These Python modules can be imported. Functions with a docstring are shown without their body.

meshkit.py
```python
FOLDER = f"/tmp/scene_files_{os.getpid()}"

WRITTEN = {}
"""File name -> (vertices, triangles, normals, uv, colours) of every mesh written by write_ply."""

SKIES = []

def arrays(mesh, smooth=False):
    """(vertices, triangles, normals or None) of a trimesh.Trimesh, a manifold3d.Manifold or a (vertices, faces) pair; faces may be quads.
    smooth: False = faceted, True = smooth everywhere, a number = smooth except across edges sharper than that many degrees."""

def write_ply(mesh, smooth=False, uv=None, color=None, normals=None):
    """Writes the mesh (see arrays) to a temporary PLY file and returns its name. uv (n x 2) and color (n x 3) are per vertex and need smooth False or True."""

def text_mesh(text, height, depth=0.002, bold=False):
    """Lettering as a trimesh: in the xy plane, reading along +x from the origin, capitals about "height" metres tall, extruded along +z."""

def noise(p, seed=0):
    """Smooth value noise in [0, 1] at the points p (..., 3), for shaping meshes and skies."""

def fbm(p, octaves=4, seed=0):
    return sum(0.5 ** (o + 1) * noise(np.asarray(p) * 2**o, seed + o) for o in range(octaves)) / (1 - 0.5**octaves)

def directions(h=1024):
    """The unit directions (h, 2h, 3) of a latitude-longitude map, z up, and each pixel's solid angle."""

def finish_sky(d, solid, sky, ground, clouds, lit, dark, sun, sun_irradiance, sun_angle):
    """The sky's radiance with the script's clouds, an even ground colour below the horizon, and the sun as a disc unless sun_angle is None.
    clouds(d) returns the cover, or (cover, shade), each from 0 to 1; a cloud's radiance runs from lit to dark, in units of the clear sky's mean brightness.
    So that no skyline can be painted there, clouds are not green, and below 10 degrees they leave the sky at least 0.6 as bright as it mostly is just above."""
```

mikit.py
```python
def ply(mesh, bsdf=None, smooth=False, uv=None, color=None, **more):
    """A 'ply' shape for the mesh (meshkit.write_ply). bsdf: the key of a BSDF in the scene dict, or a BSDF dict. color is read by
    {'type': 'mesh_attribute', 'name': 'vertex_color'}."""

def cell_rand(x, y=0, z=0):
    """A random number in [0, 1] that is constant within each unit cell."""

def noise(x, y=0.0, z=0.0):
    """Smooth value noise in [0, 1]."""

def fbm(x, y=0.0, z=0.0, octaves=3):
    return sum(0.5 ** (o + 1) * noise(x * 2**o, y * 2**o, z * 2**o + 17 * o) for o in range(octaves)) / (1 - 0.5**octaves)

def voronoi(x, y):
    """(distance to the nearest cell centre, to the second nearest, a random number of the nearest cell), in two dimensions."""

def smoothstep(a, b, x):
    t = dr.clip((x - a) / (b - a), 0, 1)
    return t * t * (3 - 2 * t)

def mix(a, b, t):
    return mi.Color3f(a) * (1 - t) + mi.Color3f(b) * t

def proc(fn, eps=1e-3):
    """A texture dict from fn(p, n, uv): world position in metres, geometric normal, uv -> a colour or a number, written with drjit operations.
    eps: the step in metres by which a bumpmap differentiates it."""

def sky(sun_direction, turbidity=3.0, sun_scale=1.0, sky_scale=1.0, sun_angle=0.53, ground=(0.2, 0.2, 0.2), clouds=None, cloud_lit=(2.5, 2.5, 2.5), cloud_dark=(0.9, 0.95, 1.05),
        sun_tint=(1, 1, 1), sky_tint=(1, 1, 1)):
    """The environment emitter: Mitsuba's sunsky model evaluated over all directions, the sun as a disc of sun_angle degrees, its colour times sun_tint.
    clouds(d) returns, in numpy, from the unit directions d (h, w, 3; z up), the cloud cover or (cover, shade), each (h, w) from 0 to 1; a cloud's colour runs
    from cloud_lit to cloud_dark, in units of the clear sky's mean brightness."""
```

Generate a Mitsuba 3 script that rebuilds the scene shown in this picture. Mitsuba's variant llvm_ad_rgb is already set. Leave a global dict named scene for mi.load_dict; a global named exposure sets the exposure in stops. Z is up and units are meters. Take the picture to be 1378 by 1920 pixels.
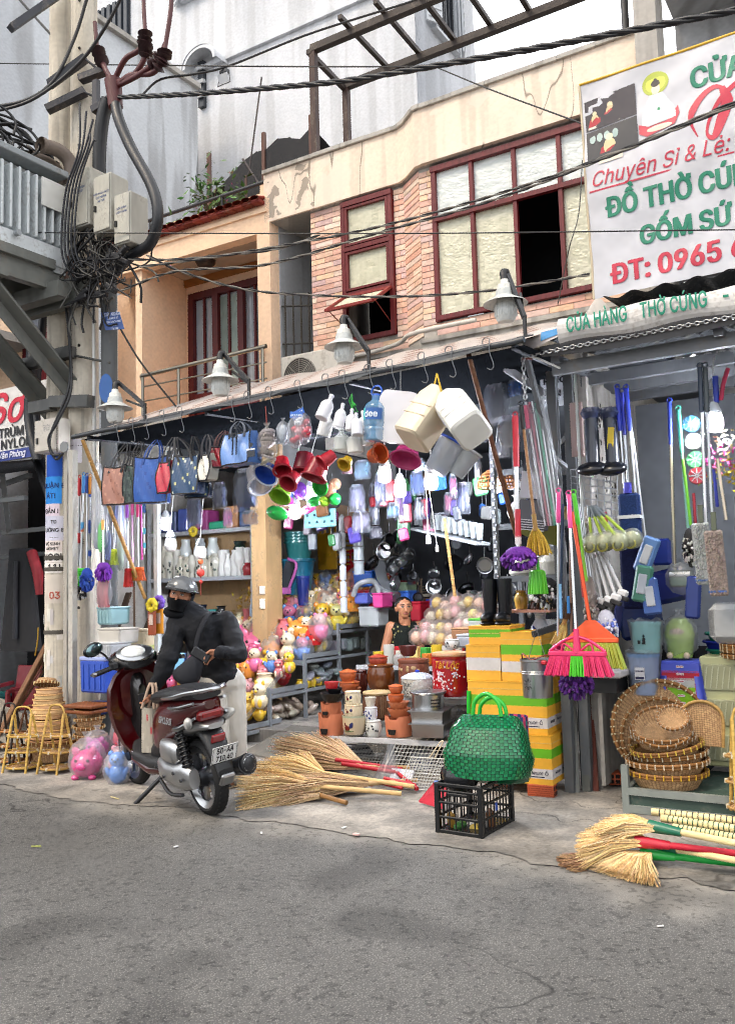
import math, random, numpy as np, trimesh, mitsuba as mi, mikit, drjit as dr
from mikit import proc,noise,fbm,voronoi,cell_rand,smoothstep,mix
from meshkit import text_mesh,fbm as nfbm
from shapely.geometry import Polygon
scene,labels={},{}
V=np.array
rng=np.random.default_rng(7);ru=rng.uniform;from math import cos,sin,pi
AZ,PITCH,ROLL=math.radians(31.5),math.radians(5.06),math.radians(1.6)
f0=V([-sin(AZ),cos(AZ),0]);r0=V([cos(AZ),sin(AZ),0])
fwd=f0*cos(PITCH)+V([0,0,1])*sin(PITCH)
u1=V([0,0,1])*cos(PITCH)-f0*sin(PITCH)
up=u1*cos(ROLL)+r0*sin(ROLL)
EYE=V([0,0,1.55])
scene['camera']={'type':'perspective','fov':2*math.degrees(math.atan(689/1650)),'fov_axis':'x','near_clip':0.05,'far_clip':500.0,'to_world':mi.ScalarTransform4f().look_at(EYE.tolist(),(EYE+fwd).tolist(),up.tolist())}
def cloud_cover(d):
 n=nfbm(d*3.0,4,3)
 return np.ones(d.shape[:2]),np.clip((n-.35)*.9,0,1)
scene['sky']=mikit.sky([-.25,-.55,.8],turbidity=4,sun_scale=0.22,sun_angle=22,clouds=cloud_cover,cloud_lit=(2.25,2.28,2.35),cloud_dark=(1.75,1.8,1.9))
exposure=3.2
def lin(c):
 if isinstance(c,str):
  c=[int(c[i:i+2],16)for i in(0,2,4)]
 return c
def pack(c,r=.5):
 c=lin(c)
 return(int(c[0])*256+int(c[1]),int(r*255)*256+int(c[2]))
def nrm(v):
 v=np.asarray(v,float);return v/(np.linalg.norm(v)+1e-12)
def RX(a):c,s=cos(a),sin(a);return V([[1,0,0],[0,c,-s],[0,s,c]])
def RY(a):c,s=cos(a),sin(a);return V([[c,0,s],[0,1,0],[-s,0,c]])
def RZ(a):c,s=cos(a),sin(a);return V([[c,-s,0],[s,c,0],[0,0,1]])
def frame(z,x=None):
 """rotation whose z column points along z"""
 z=nrm(z);x=V([1,0,0])if x is None else V(x,float)if not isinstance(x,np.ndarray)else x
 if abs(z@nrm(x))>.95:x=V([0,1,0])
 y=nrm(np.cross(z,x));return np.stack([np.cross(y,z),y,z],1)
def spl(pts,n=24):
 """Catmull-Rom through the points"""
 p=np.asarray(pts,float);k=len(p)
 if k<3:return p[0]+np.linspace(0,1,n)[:,None]*(p[-1]-p[0])
 q=np.vstack([2*p[0]-p[1],p,2*p[-1]-p[-2]]);out=[]
 for t in np.linspace(0,k-1-1e-9,n):
  i=int(t);u=t-i;a,b,c,d=q[i:i+4]
  out.append(.5*(2*b+(c-a)*u+(2*a-5*b+4*c-d)*u*u+(3*b-a-3*c+d)*u**3))
 return V(out)
class MB:
 def __init__(s,col='888888',r=.5):s.v,s.f,s.u,s.n,s.c,s.r=[],[],[],0,col,r
 def add(s,v,f,c=None,r=None,uv=None):
  v=np.asarray(v,float);f=np.asarray(f,int)
  if f.shape[1]==4:f=np.vstack([f[:,[0,1,2]],f[:,[0,2,3]]])
  s.v.append(v);s.f.append(f+s.n);s.n+=len(v)
  s.u.append(np.tile(pack(s.c if c is None else c,s.r if r is None else r),(len(v),1)).astype(float)if uv is None else np.asarray(uv,float))
  return s
 def quad(s,a,b,c,d,col=None,r=None):return s.add([a,b,c,d],[[0,1,2,3]],col,r)
 def box(s,c,size,R=None,col=None,r=None,taper=None,bev=0):
  """centre, full size"""
  h=V(size,float)/2;R=np.eye(3)if R is None else R
  if bev:
   b=min(bev,h.min()*.6);p=[]
   for ax in range(3):
    for sg in V([[-1,-1,-1],[-1,-1,1],[-1,1,-1],[-1,1,1],[1,-1,-1],[1,-1,1],[1,1,-1],[1,1,1]]):
     q=sg*(h-b);q[ax]=sg[ax]*h[ax];p.append(q)
   m=trimesh.convex.convex_hull(V(p));v=V(m.vertices);f=V(m.faces)
   v=v[f].reshape(-1,3);f=np.arange(len(v)).reshape(-1,3)
  else:
   v,f=[],[]
   for ax in range(3):
    for sg in(-1,1):
     o=[V([0.,0,0])for _ in range(4)];a,b2=(ax+1)%3,(ax+2)%3
     for q,(sa,sb)in zip(o,((-1,-1),(1,-1),(1,1),(-1,1))if sg>0 else((-1,-1),(-1,1),(1,1),(1,-1))):
      q[ax]=sg*h[ax];q[a]=sa*h[a];q[b2]=sb*h[b2]
     f.append([len(v)+i for i in range(4)]);v+=o
   v=V(v)
  if taper is not None:
   t=np.where(v[:,2:]>0,taper,1.0);v=np.hstack([v[:,:2]*t,v[:,2:]])
  return s.add(v@R.T+V(c,float),f,col,r)
 def bar(s,a,b,w,h=None,col=None,r=None,upv=(0,0,1)):
  """box beam from a to b"""
  a,b=V(a,float),V(b,float);z=b-a
  return s.box((a+b)/2,(w,h or w,np.linalg.norm(z)),frame(z,np.cross(upv,nrm(z))if abs(nrm(z)@V(upv))<.95 else None),col,r)
 def surf(s,P,c=None,r=None,cu=False,cv=False,uv=None,qc=None):
  """P (nu,nv,3) grid of points; qc: colour per quad"""
  P=np.asarray(P,float);a,b=P.shape[:2]
  i,j=np.meshgrid(np.arange(a if cu else a-1),np.arange(b if cv else b-1),indexing='ij')
  q=np.stack([i*b+j,((i+1)%a)*b+j,((i+1)%a)*b+(j+1)%b,i*b+(j+1)%b],-1).reshape(-1,4)
  v=P.reshape(-1,3)
  if qc is None:return s.add(v,q,c,r,uv)
  pk=V([pack(qc(x,y),s.r if r is None else r)for x,y in zip(i.ravel(),j.ravel())],float)
  return s.add(v[q].reshape(-1,3),np.arange(q.size).reshape(-1,4),uv=np.repeat(pk,4,0))
 def tube(s,pts,rad,n=6,c=None,r=None,cap=True,closed=False,sq=1.0,upv=None):
  p=np.asarray(pts,float);m=len(p);rad=np.broadcast_to(rad,(m,)).astype(float)
  t=np.roll(p,-1,0)-np.roll(p,1,0)if closed else np.gradient(p,axis=0)
  t/=np.linalg.norm(t,axis=1,keepdims=True)+1e-12
  N=np.zeros_like(p);x=frame(t[0],upv)[:,0]
  for i in range(m):
   x=x-t[i]*(x@t[i]);x=nrm(x);N[i]=x
  B=np.cross(t,N);a=np.arange(n)*2*pi/n
  P=p[:,None]+rad[:,None,None]*(np.cos(a)[None,:,None]*N[:,None]+sq*np.sin(a)[None,:,None]*B[:,None])
  s.surf(P,c,r,cu=closed,cv=True)
  if cap and not closed:
   for k,fl in((0,1),(m-1,0)):
    if rad[k]>1e-5:
     f=[[0,i,i+1]for i in range(1,n-1)];s.add(P[k],[x[::-1]for x in f]if fl else f,c,r)
  return s
 def lathe(s,prof,at=(0,0,0),n=16,R=None,c=None,r=None,sc=(1,1,1),crease=35,f=None):
  """profile of (radius, height[, colour]) turned about z, moved by R and at; split at creases and colour changes"""
  R=np.eye(3)if R is None else R;a=np.arange(n)*2*pi/n
  col=[q[2]if len(q)>2 else c for q in prof];p=V([q[:2]for q in prof],float);runs,st=[],0
  for i in range(1,len(p)-1):
   d0,d1=nrm(p[i]-p[i-1]),nrm(p[i+1]-p[i])
   if d0@d1<cos(math.radians(crease))or col[i+1]!=col[i]:runs.append((st,i));st=i
  runs.append((st,len(p)-1))
  for i,j in runs:
   q=p[i:j+1];P=np.stack([q[:,:1]*np.cos(a),q[:,:1]*np.sin(a),np.repeat(q[:,1:],n,1)],-1)*V(sc)
   if f is not None:P=f(P)
   s.surf(np.transpose(P@R.T+V(at,float),(1,0,2)),col[j],r,cu=True)
  return s
 def ell(s,c,rad,R=None,n=10,col=None,r=None):
  rad=np.broadcast_to(rad,(3,)).astype(float);k=max(4,n//2+1);th=np.linspace(0,pi,k+1)
  a=np.arange(n)*2*pi/n
  P=np.stack([np.sin(th)[:,None]*np.cos(a),np.sin(th)[:,None]*np.sin(a),np.repeat(np.cos(th)[:,None],n,1)],-1)*rad
  return s.surf(np.transpose(P@(np.eye(3)if R is None else R).T+V(c,float),(1,0,2))[::-1],col,r,cu=True)
 def poly(s,xy,t,R=None,at=(0,0,0),col=None,r=None):
  """outline in xy extruded by t along z"""
  g=xy if hasattr(xy,'exterior')else Polygon(xy);m=trimesh.creation.extrude_polygon(g if g.is_valid else g.buffer(0),t,engine='earcut')
  v,f=V(m.vertices),V(m.faces);v=v[f].reshape(-1,3)
  return s.add(v@(np.eye(3)if R is None else R).T+V(at,float),np.arange(len(v)).reshape(-1,3),col,r)
 def mesh(s,m,R=None,at=(0,0,0),col=None,r=None,flat=False):
  v,f=V(m.vertices),V(m.faces)
  if flat:v=v[f].reshape(-1,3);f=np.arange(len(v)).reshape(-1,3)
  return s.add(v@(np.eye(3)if R is None else R).T+V(at,float),f,col,r)
 def text(s,txt,h,R,at,col=None,bold=True,depth=.002,anchor='l',shear=0,w=None,r=.5):
  m=text_mesh(txt,h,depth,bold);v=V(m.vertices);x=v[:,0].max()
  v[:,0]+=shear*v[:,1]
  if w:v[:,0]*=w/x;x=w
  if anchor=='c':v[:,0]-=x/2
  m=trimesh.Trimesh(v,m.faces,process=False)
  return s.mesh(m,R,at,col,r,True)
 def get(s,smooth=True):
  return(np.vstack(s.v),np.vstack(s.f)),np.vstack(s.u)
def numbered(k):
 if k not in USED:USED[k]=0;return k
 USED[k]+=1;return f'{k}_{USED[k]:03d}'
USED={}
def PT(parent,name,mb,mat='paint',label=None,kind=None,smooth=True):
 """one entry of the scene, a part of parent (or a thing of its own when parent is None)"""
 k=numbered(f'{parent}__{name}' if parent else name);m,uv=mb.get()
 if smooth>1:
  t=trimesh.graph.smooth_shade(trimesh.Trimesh(*m,process=False),angle=math.radians(smooth),facet_minarea=None);m=(V(t.vertices),V(t.faces));uv=np.tile(uv[:1],(len(m[0]),1));smooth=True
 scene[k]=mikit.ply(m,mat,smooth=smooth,uv=uv)
 if label or kind:labels[k]={a:b for a,b in(('label',label),('kind',kind))if b}
 return k
def TH(name,label,cat,group=None,kind=None):
 k=numbered(name);labels[k]={'label':label,'category':cat}
 if group:labels[k]['group']=group
 if kind:labels[k]['kind']=kind
 return k
def ON(name,label,cat,mb,mat='paint',group=None,kind=None,smooth=True):
 """a thing of one mesh"""
 k=TH(name,label,cat,group,kind);m,uv=mb.get();scene[k]=mikit.ply(m,mat,smooth=smooth,uv=uv);return k
def ST(name,mb,mat,smooth=0):
 k=PT(None,name,mb,mat,smooth=smooth);labels[k]={'kind':'structure'};return k
def jit(c,a=12):
 d=ru(-a,a);return[int(min(250,max(4,x+d+ru(-a/3,a/3))))for x in lin(c)]
ORDW='first second third fourth fifth sixth seventh eighth ninth tenth eleventh twelfth thirteenth fourteenth fifteenth sixteenth seventeenth eighteenth nineteenth twentieth twenty-first twenty-second twenty-third'.split()
def unpack(uv):
 a=mi.UInt32(dr.round(dr.maximum(uv.x,0)));b=mi.UInt32(dr.round(dr.maximum(uv.y,0)))
 return mi.Color3f(mi.Float(a>>8),mi.Float(a&255),mi.Float(b&255))/255
def f_col(p,n,uv):
 c=dr.power(unpack(uv),2.2);d=fbm(p.x*9,p.y*9,p.z*9,2)
 return c*(.86+.24*d)
def f_rough(p,n,uv):return mi.Float(mi.UInt32(dr.round(dr.maximum(uv.y,0)))>>8)/255
def f_old(p,n,uv):
 c=dr.power(unpack(uv),2.2);d=fbm(p.x*14,p.y*14,p.z*3,3);g=fbm(p.x*60,p.y*60,p.z*40,2)
 return mix(c*(.75+.4*d),mi.Color3f(.16,.13,.1),smoothstep(.56,.8,d*.7+g*.35)*.5)
def pr(col,rough=.5,**k):return{'type':'twosided','b':{'type':'principled','base_color':col,'roughness':rough,**k}}
COL,ROU=proc(f_col),proc(f_rough)
scene['paint']=pr(COL,ROU,specular=.5)
scene['old']=pr(proc(f_old),ROU,specular=.35)
scene['metal']=pr(COL,ROU,metallic=1.0)
scene['film']={'type':'blendbsdf','weight':.15,'a':{'type':'thindielectric','int_ior':1.3},'b':pr(COL,.22,specular=.8)}
scene['tint']={'type':'blendbsdf','weight':.62,'a':{'type':'thindielectric','int_ior':1.3},'b':pr(COL,.2,specular=.8)}
scene['lining']={'type':'twosided','b':{'type':'diffuse','reflectance':COL}}
scene['leaf']={'type':'twosided','b':{'type':'principled','base_color':COL,'roughness':.6}}
def f_straw(p,n,uv):
 c=dr.power(unpack(uv),2.2);return c*(.6+.75*noise(p.x*130,p.y*130,p.z*130))
scene['straw']=pr(proc(f_straw),.7,specular=.2)
def f_wick(p,n,uv):
 a,b=dr.floor(uv.x),dr.floor(uv.y);fx,fy=uv.x-a,uv.y-b
 over=(mi.Int32(a)+mi.Int32(b))&1
 e=dr.select(over==0,dr.abs(fx-.5),dr.abs(fy-.5));g=dr.select(over==0,fy,fx)
 h=(1-4*e*e)*(.55+.45*dr.sin(g*pi))
 t=cell_rand(a,b)
 return mix(mi.Color3f(.09,.045,.02),mix(mi.Color3f(.36,.2,.09),mi.Color3f(.56,.36,.18),t),dr.clip(h*1.5,0,1))
def f_wickh(p,n,uv):
 a,b=dr.floor(uv.x),dr.floor(uv.y);fx,fy=uv.x-a,uv.y-b
 over=(mi.Int32(a)+mi.Int32(b))&1
 e=dr.select(over==0,dr.abs(fx-.5),dr.abs(fy-.5));g=dr.select(over==0,fy,fx)
 return(1-4*e*e)*(.5+.5*dr.sin(g*pi))
scene['wicker']={'type':'twosided','b':{'type':'bumpmap','t':proc(f_wickh),'scale':.004,'b':{'type':'principled','base_color':proc(f_wick),'roughness':.6}}}
def f_asph(p,n,uv):
 d1,d2,w=voronoi(p.x*120,p.y*120);big=fbm(p.x*.6,p.y*.6,3.0,3);mid=fbm(p.x*6,p.y*6,1.0,3)
 st=mix(mi.Color3f(.06,.0585,.056),mi.Color3f(.15,.144,.134),smoothstep(.2,1,w)*(1-smoothstep(.1,.55,d1)))
 pit=smoothstep(.63,.74,fbm(p.x*42,p.y*42,9.0,2))
 cr=smoothstep(.006,.0,dr.abs(fbm(p.x*.9,p.y*.9,17.0,4)-.5))*smoothstep(.5,.62,noise(p.x*.5,p.y*.5,2));pol=fbm(p.x*.25,p.y*1.3,11.0,3);oil=smoothstep(.68,.8,fbm(p.x*1.1,p.y*1.1,23.0,3))
 dust=smoothstep(4.35,4.95,p.y+(fbm(p.x*2.5,p.y*2.5,29.0,4)-.5)*.9)*.75
 st=mix(st,mi.Color3f(.17,.158,.14)*(.7+.6*mid),dust)
 return st*(.62+.45*big+.3*(mid-.5)+.25*pol)*(1-.4*pit)*(1-.6*cr)*(1-.35*oil)
def f_asphh(p,n,uv):
 d1,d2,w=voronoi(p.x*120,p.y*120)
 return(1-d1)*.6*w+fbm(p.x*42,p.y*42,9.0,3)*1.2
scene['asphalt']={'type':'twosided','b':{'type':'bumpmap','t':proc(f_asphh,2e-3),'scale':.005,'b':{'type':'principled','base_color':proc(f_asph),'roughness':.8,'specular':.35}}}
def f_pave(p,n,uv):
 big=fbm(p.x*.9,p.y*1.4,5.0,3);mid=fbm(p.x*5,p.y*5,2.0,4);fine=fbm(p.x*50,p.y*50,2.0,3)
 c=mix(mi.Color3f(.12,.113,.104),mi.Color3f(.26,.238,.21),smoothstep(.3,.7,big*.5+mid*.5))
 crack=smoothstep(.012,.0,dr.abs(fbm(p.x*2.2,p.y*2.2,7.0,3)-.5))*smoothstep(.45,.6,noise(p.x*.8,p.y*.8,4))
 c=c*mix(mi.Color3f(.72,.72,.72),mi.Color3f(1,1,1),smoothstep(.0,.3,p.y-4.85-.35*(fbm(p.x*3,p.y*3,6.0,3)-.5)))
 return mix(c*(.7+.6*fine),mi.Color3f(.04,.037,.033),dr.clip(crack*.8+smoothstep(.72,.8,mid)*.4,0,1))
scene['concrete']={'type':'twosided','b':{'type':'bumpmap','t':proc(lambda p,n,uv:fbm(p.x*45,p.y*45,p.z*45,3),2e-3),'scale':.008,'b':{'type':'principled','base_color':proc(f_pave),'roughness':.85,'specular':.2}}}
def plaster(base,stain,dirt,amt=.5,sc=1.0,peel=None):
 def fn(p,n,uv):
  h=p.x+p.y*.73;a=fbm(h*2.3*sc,p.z*.8*sc,3.0,4);s=fbm(h*9*sc,p.z*.55*sc,8.0,3);g=fbm(p.x*30,p.y*30,p.z*30,3)
  c=mix(base,stain,smoothstep(.4,.75,a)*.7);c=mix(c,dirt,smoothstep(.52,.74,s)*amt)*(.88+.24*g)
  if peel is not None:
   w=fbm(h*3.1,p.z*3.3,21.0,4);k=smoothstep(.62,.65,w);c=mix(c,peel,k*.7)
   cr=smoothstep(.008,.0,dr.abs(fbm(h*1.6,p.z*.35,31.0,4)-.5));c=mix(c,mi.Color3f(.12,.1,.08),cr*.75)
   d=smoothstep(.64,.67,fbm(h*4.4,p.z*5,12.0,4));c=mix(c,mi.Color3f(.2,.17,.14),d*.7*smoothstep(-5.2,-5.6,p.x))
  return c
 return proc(fn)
def wallmat(col,bump=.004,rough=.85):return{'type':'twosided','b':{'type':'bumpmap','t':proc(lambda p,n,uv:fbm(p.x*25,p.y*25,p.z*25,3),4e-3),'scale':bump,'b':{'type':'principled','base_color':col,'roughness':rough,'specular':.2}}}
scene['cream']=wallmat(plaster((.76,.64,.52),(.7,.58,.47),(.42,.35,.28),.35,1,mi.Color3f(.7,.62,.52)))
scene['peach']=wallmat(plaster((.86,.62,.43),(.82,.58,.4),(.6,.44,.32),.15))
scene['white_wall']=wallmat(plaster((.56,.575,.6),(.46,.475,.5),(.34,.345,.35),.4,.5))
scene['grey_wall']=wallmat(plaster((.4,.415,.43),(.3,.31,.325),(.2,.2,.2),.6,.6))
scene['bare']=wallmat(plaster((.4,.38,.35),(.3,.285,.26),(.17,.16,.145),.5,1.2))
scene['pole']=wallmat(plaster((.5,.46,.385),(.4,.365,.3),(.2,.185,.16),.45,2.2),.003)
def f_glass(p,n,uv):
 h=p.x+p.y;a,b=dr.floor(h*11),dr.floor(p.z*13+cell_rand(dr.floor(h*11))*.7)
 k=cell_rand(a,b);w=fbm(h*28,p.z*34,2.0,2)
 c=mix(mi.Color3f(.4,.4,.29),mi.Color3f(.56,.55,.43),k*.5+w*.6)
 top=smoothstep(5.5,5.56,p.z)*smoothstep(-4.2,-4.1,p.x)
 return mix(c,mix(mi.Color3f(.42,.47,.45),mi.Color3f(.66,.69,.67),fbm(h*6,p.z*26,6.0,2)),top)
scene['frosted']={'type':'twosided','b':{'type':'bumpmap','t':proc(lambda p,n,uv:noise((p.x+p.y)*40,p.z*55)),'scale':.006,'b':{'type':'principled','base_color':proc(f_glass),'roughness':.3,'specular':.5}}}
def f_wood(p,n,uv):
 c=dr.power(unpack(uv),2.2);g=fbm((p.x+p.y)*60,p.z*2.5,3.0,3);return c*(.65+.7*g)
scene['wood']=pr(proc(f_wood),ROU,specular=.4)
def f_bark(p,n,uv):return dr.power(unpack(uv),2.2)*(.6+.8*fbm(p.x*20,p.y*20,p.z*60,3))
scene['bamboo']=pr(proc(f_bark),.5,specular=.3)
def f_tiled(p,n,uv):
 c=dr.power(unpack(uv),2.2);g=fbm((p.x+p.y)*18,p.z*40,3.0,3);v=fbm((p.x+p.y)*3,p.z*3,3.0,2)
 return c*(.74+.42*g+.15*(v-.5))
scene['tile']=pr(proc(f_tiled),.55,specular=.4)
#  ground
def ground_sheet(poly,z,cell=None):
 m=trimesh.creation.triangulate_polygon(poly,engine='earcut');v=np.hstack([m[0],np.full((len(m[0]),1),z)])
 return MB('777777',.8).add(v,m[1])
ST('ground',ground_sheet(Polygon([(-150,-150),(150,-150),(150,150),(-150,150)]),-.012),'concrete')
ST('road',ground_sheet(Polygon([(-60,-25),(60,-25),(60,5.3),(-60,5.3)]),0),'asphalt')
xs=np.arange(-30,20,.03)
edge=4.82+(nfbm(np.stack([xs*1.1,xs*0,xs*0],1),5,2)-.5)*.42+.05*np.sin(xs*1.3)+(nfbm(np.stack([xs*9,xs*0,xs*0],1),4,5)-.5)*.12
pv=Polygon([(x,y)for x,y in zip(xs,edge)]+[(20,13),(-30,13)])
ST('pavement',ground_sheet(pv,.006),'concrete')
ST('shop_floor',MB('777777').box((-4.6,9.6,.075),(5.1,4.6,.13)),'concrete')
k=TH('ramp_plate','dark chequered ramp plate between the figurine rack and the pottery table','ramp')
PT(k,'plate',MB('5a5853',.6).add([(-5.62,6.75,.02),(-5.02,6.55,.02),(-5.0,7.5,.17),(-5.6,7.5,.17),(-5.62,6.75,.0),(-5.02,6.55,.0),(-5.0,7.5,.1),(-5.6,7.5,.1)],[[0,1,2,3],[0,4,5,1],[1,5,6,2],[3,7,4,0]]),'old',smooth=0)
#  the tiled building
tb=TH('tiled_building','two storey building clad in pink tiles with a stained cream parapet','building')
YR,YL=8.28,8.5
w=MB('a09080')
def wallrect(mb,x0,x1,z0,z1,y,t=.25):mb.box(((x0+x1)/2,y+t/2,(z0+z1)/2),(x1-x0,t,z1-z0))
for x0,x1,z0,z1,y in((-4.29,-4.13,3.4,6.15,YR),(-4.13,-1.88,3.4,4.38,YR),(-4.13,-1.88,6.1,6.15,YR),(-5.9,-5.43,3.4,6.15,YL),(-5.43,-4.74,3.4,4.42,YL),(-5.43,-4.74,6.11,6.15,YL),(-4.74,-4.6,3.4,6.15,YL)):
 wallrect(w,x0,x1,z0,z1,y)
w.add([(-4.6,YL,3.4),(-4.29,YR,3.4),(-4.29,YR,6.15),(-4.6,YL,6.15),(-4.6,8.75,3.4),(-4.29,8.75,3.4),(-4.29,8.75,6.15),(-4.6,8.75,6.15)],[[0,1,2,3],[4,0,3,7],[1,5,6,2]])
w.box((-5.84,9.5,4.7),(.12,1.6,2.9))
PT(tb,'wall',w,'bare',smooth=0)
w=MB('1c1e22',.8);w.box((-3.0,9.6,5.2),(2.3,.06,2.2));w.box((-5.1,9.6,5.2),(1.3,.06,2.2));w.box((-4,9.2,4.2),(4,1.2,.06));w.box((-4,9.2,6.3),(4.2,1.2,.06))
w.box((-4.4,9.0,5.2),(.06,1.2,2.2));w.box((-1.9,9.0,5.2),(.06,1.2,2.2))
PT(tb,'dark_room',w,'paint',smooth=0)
TC=['d8b09a','dcb8a2','d0a694','e0c0aa','d4ab9c','ccaca2','dcb898','d4a490','dcc4b4','cbaea8']
def tile(o,ax,l,h=.062,t=.012):
 m=MB(jit(TC[rng.integers(len(TC))],8),.5);z=nrm(np.cross(ax,(0,0,1)))
 m.box(o+ax*l/2+z*t/2+V([0,0,h/2]),(l-.004,h-.004,t),np.stack([ax,V([0,0,1.]),z],1),bev=.0025)if l>.03 else None
 if m.n:PT(tb,'tile',m,'tile',smooth=0)
def run(p,q,z0,z1,hole=None,L=.25,off=0):
 p,q=V([*p,0.]),V([*q,0.]);ax=nrm(q-p);W=np.linalg.norm(q-p);row=0;z=z0
 while z+.05<z1:
  spans=[(0,W)]
  if hole and z+.062>hole[2]and z<hole[3]:spans=[(0,hole[0]),(hole[1],W)]
  for a,b in spans:
   if b-a<.03:continue
   cuts=sorted({a,b,*[c for c in np.arange(-L+off+(row%2)*L*.47,W,L)if a+.03<c<b-.03]})
   for c0,c1 in zip(cuts,cuts[1:]):tile(p+ax*c0+V([0,0,z]),ax,c1-c0)
  z+=.0665;row+=1
run((-5.9,YL),(-5.43,YL),4.0,6.13,off=.2)
run((-4.74,YL),(-4.6,YL),4.38,6.13,off=.07)
run((-5.43,YL),(-4.6,YL),4.17,4.37)
run((-4.6,YL),(-4.29,YR),4.26,6.13,L=.4)
run((-4.29,YR),(-4.13,YR),4.3,6.13,off=.1)
run((-4.13,YR),(-2.0,YR),4.24,4.38)
pl=[(-6.55,8.42),(-4.62,8.42),(-4.5,8.36),(-4.3,8.2),(-4.2,8.18),(-1.86,8.18)]
PT(tb,'parapet',MB('ccbba0').poly(pl+[(-1.86,8.62),(-6.55,8.62)],.62,at=(0,0,6.14)),'cream',smooth=0)
PT(tb,'soffit',MB('8a8d86').poly([(-6.55,8.45),(-4.6,8.45),(-4.3,8.24),(-1.86,8.24),(-1.86,10.2),(-6.55,10.2)],.05,at=(0,0,6.135)),'bare',smooth=0)
for(a,b)in zip(pl,pl[1:]):
 L=math.dist(a,b);n=max(1,round(L/.42))
 for i in range(n):
  p,q=V(a)+(V(b)-V(a))*i/n,V(a)+(V(b)-V(a))*(i+1)/n;dz=ru(-.006,.006)
  nn=V([q[1]-p[1],-(q[0]-p[0])]);nn=nn/np.linalg.norm(nn)*.035
  PT(tb,'coping',MB(jit('a39f98',14),.8).poly([p+nn,q+nn-(q-p)*.01,q-nn*7,p-nn*7],.045,at=(0,0,6.762+dz)),'bare',smooth=0)
mo=MB('9a948c',.8)
for dy,z0,z1 in((-.10,4.16,4.21),(-.06,4.10,4.16),(-.13,4.02,4.10),(-.08,3.9,4.02)):
 mo.box((-2.98,8.28+dy/2,(z0+z1)/2),(2.62,-dy+.003,z1-z0));mo.box((-5.1,8.5+dy/2,(z0+z1)/2),(1.55,-dy+.003,z1-z0))
PT(tb,'moulding',mo,'bare',smooth=0)
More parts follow.
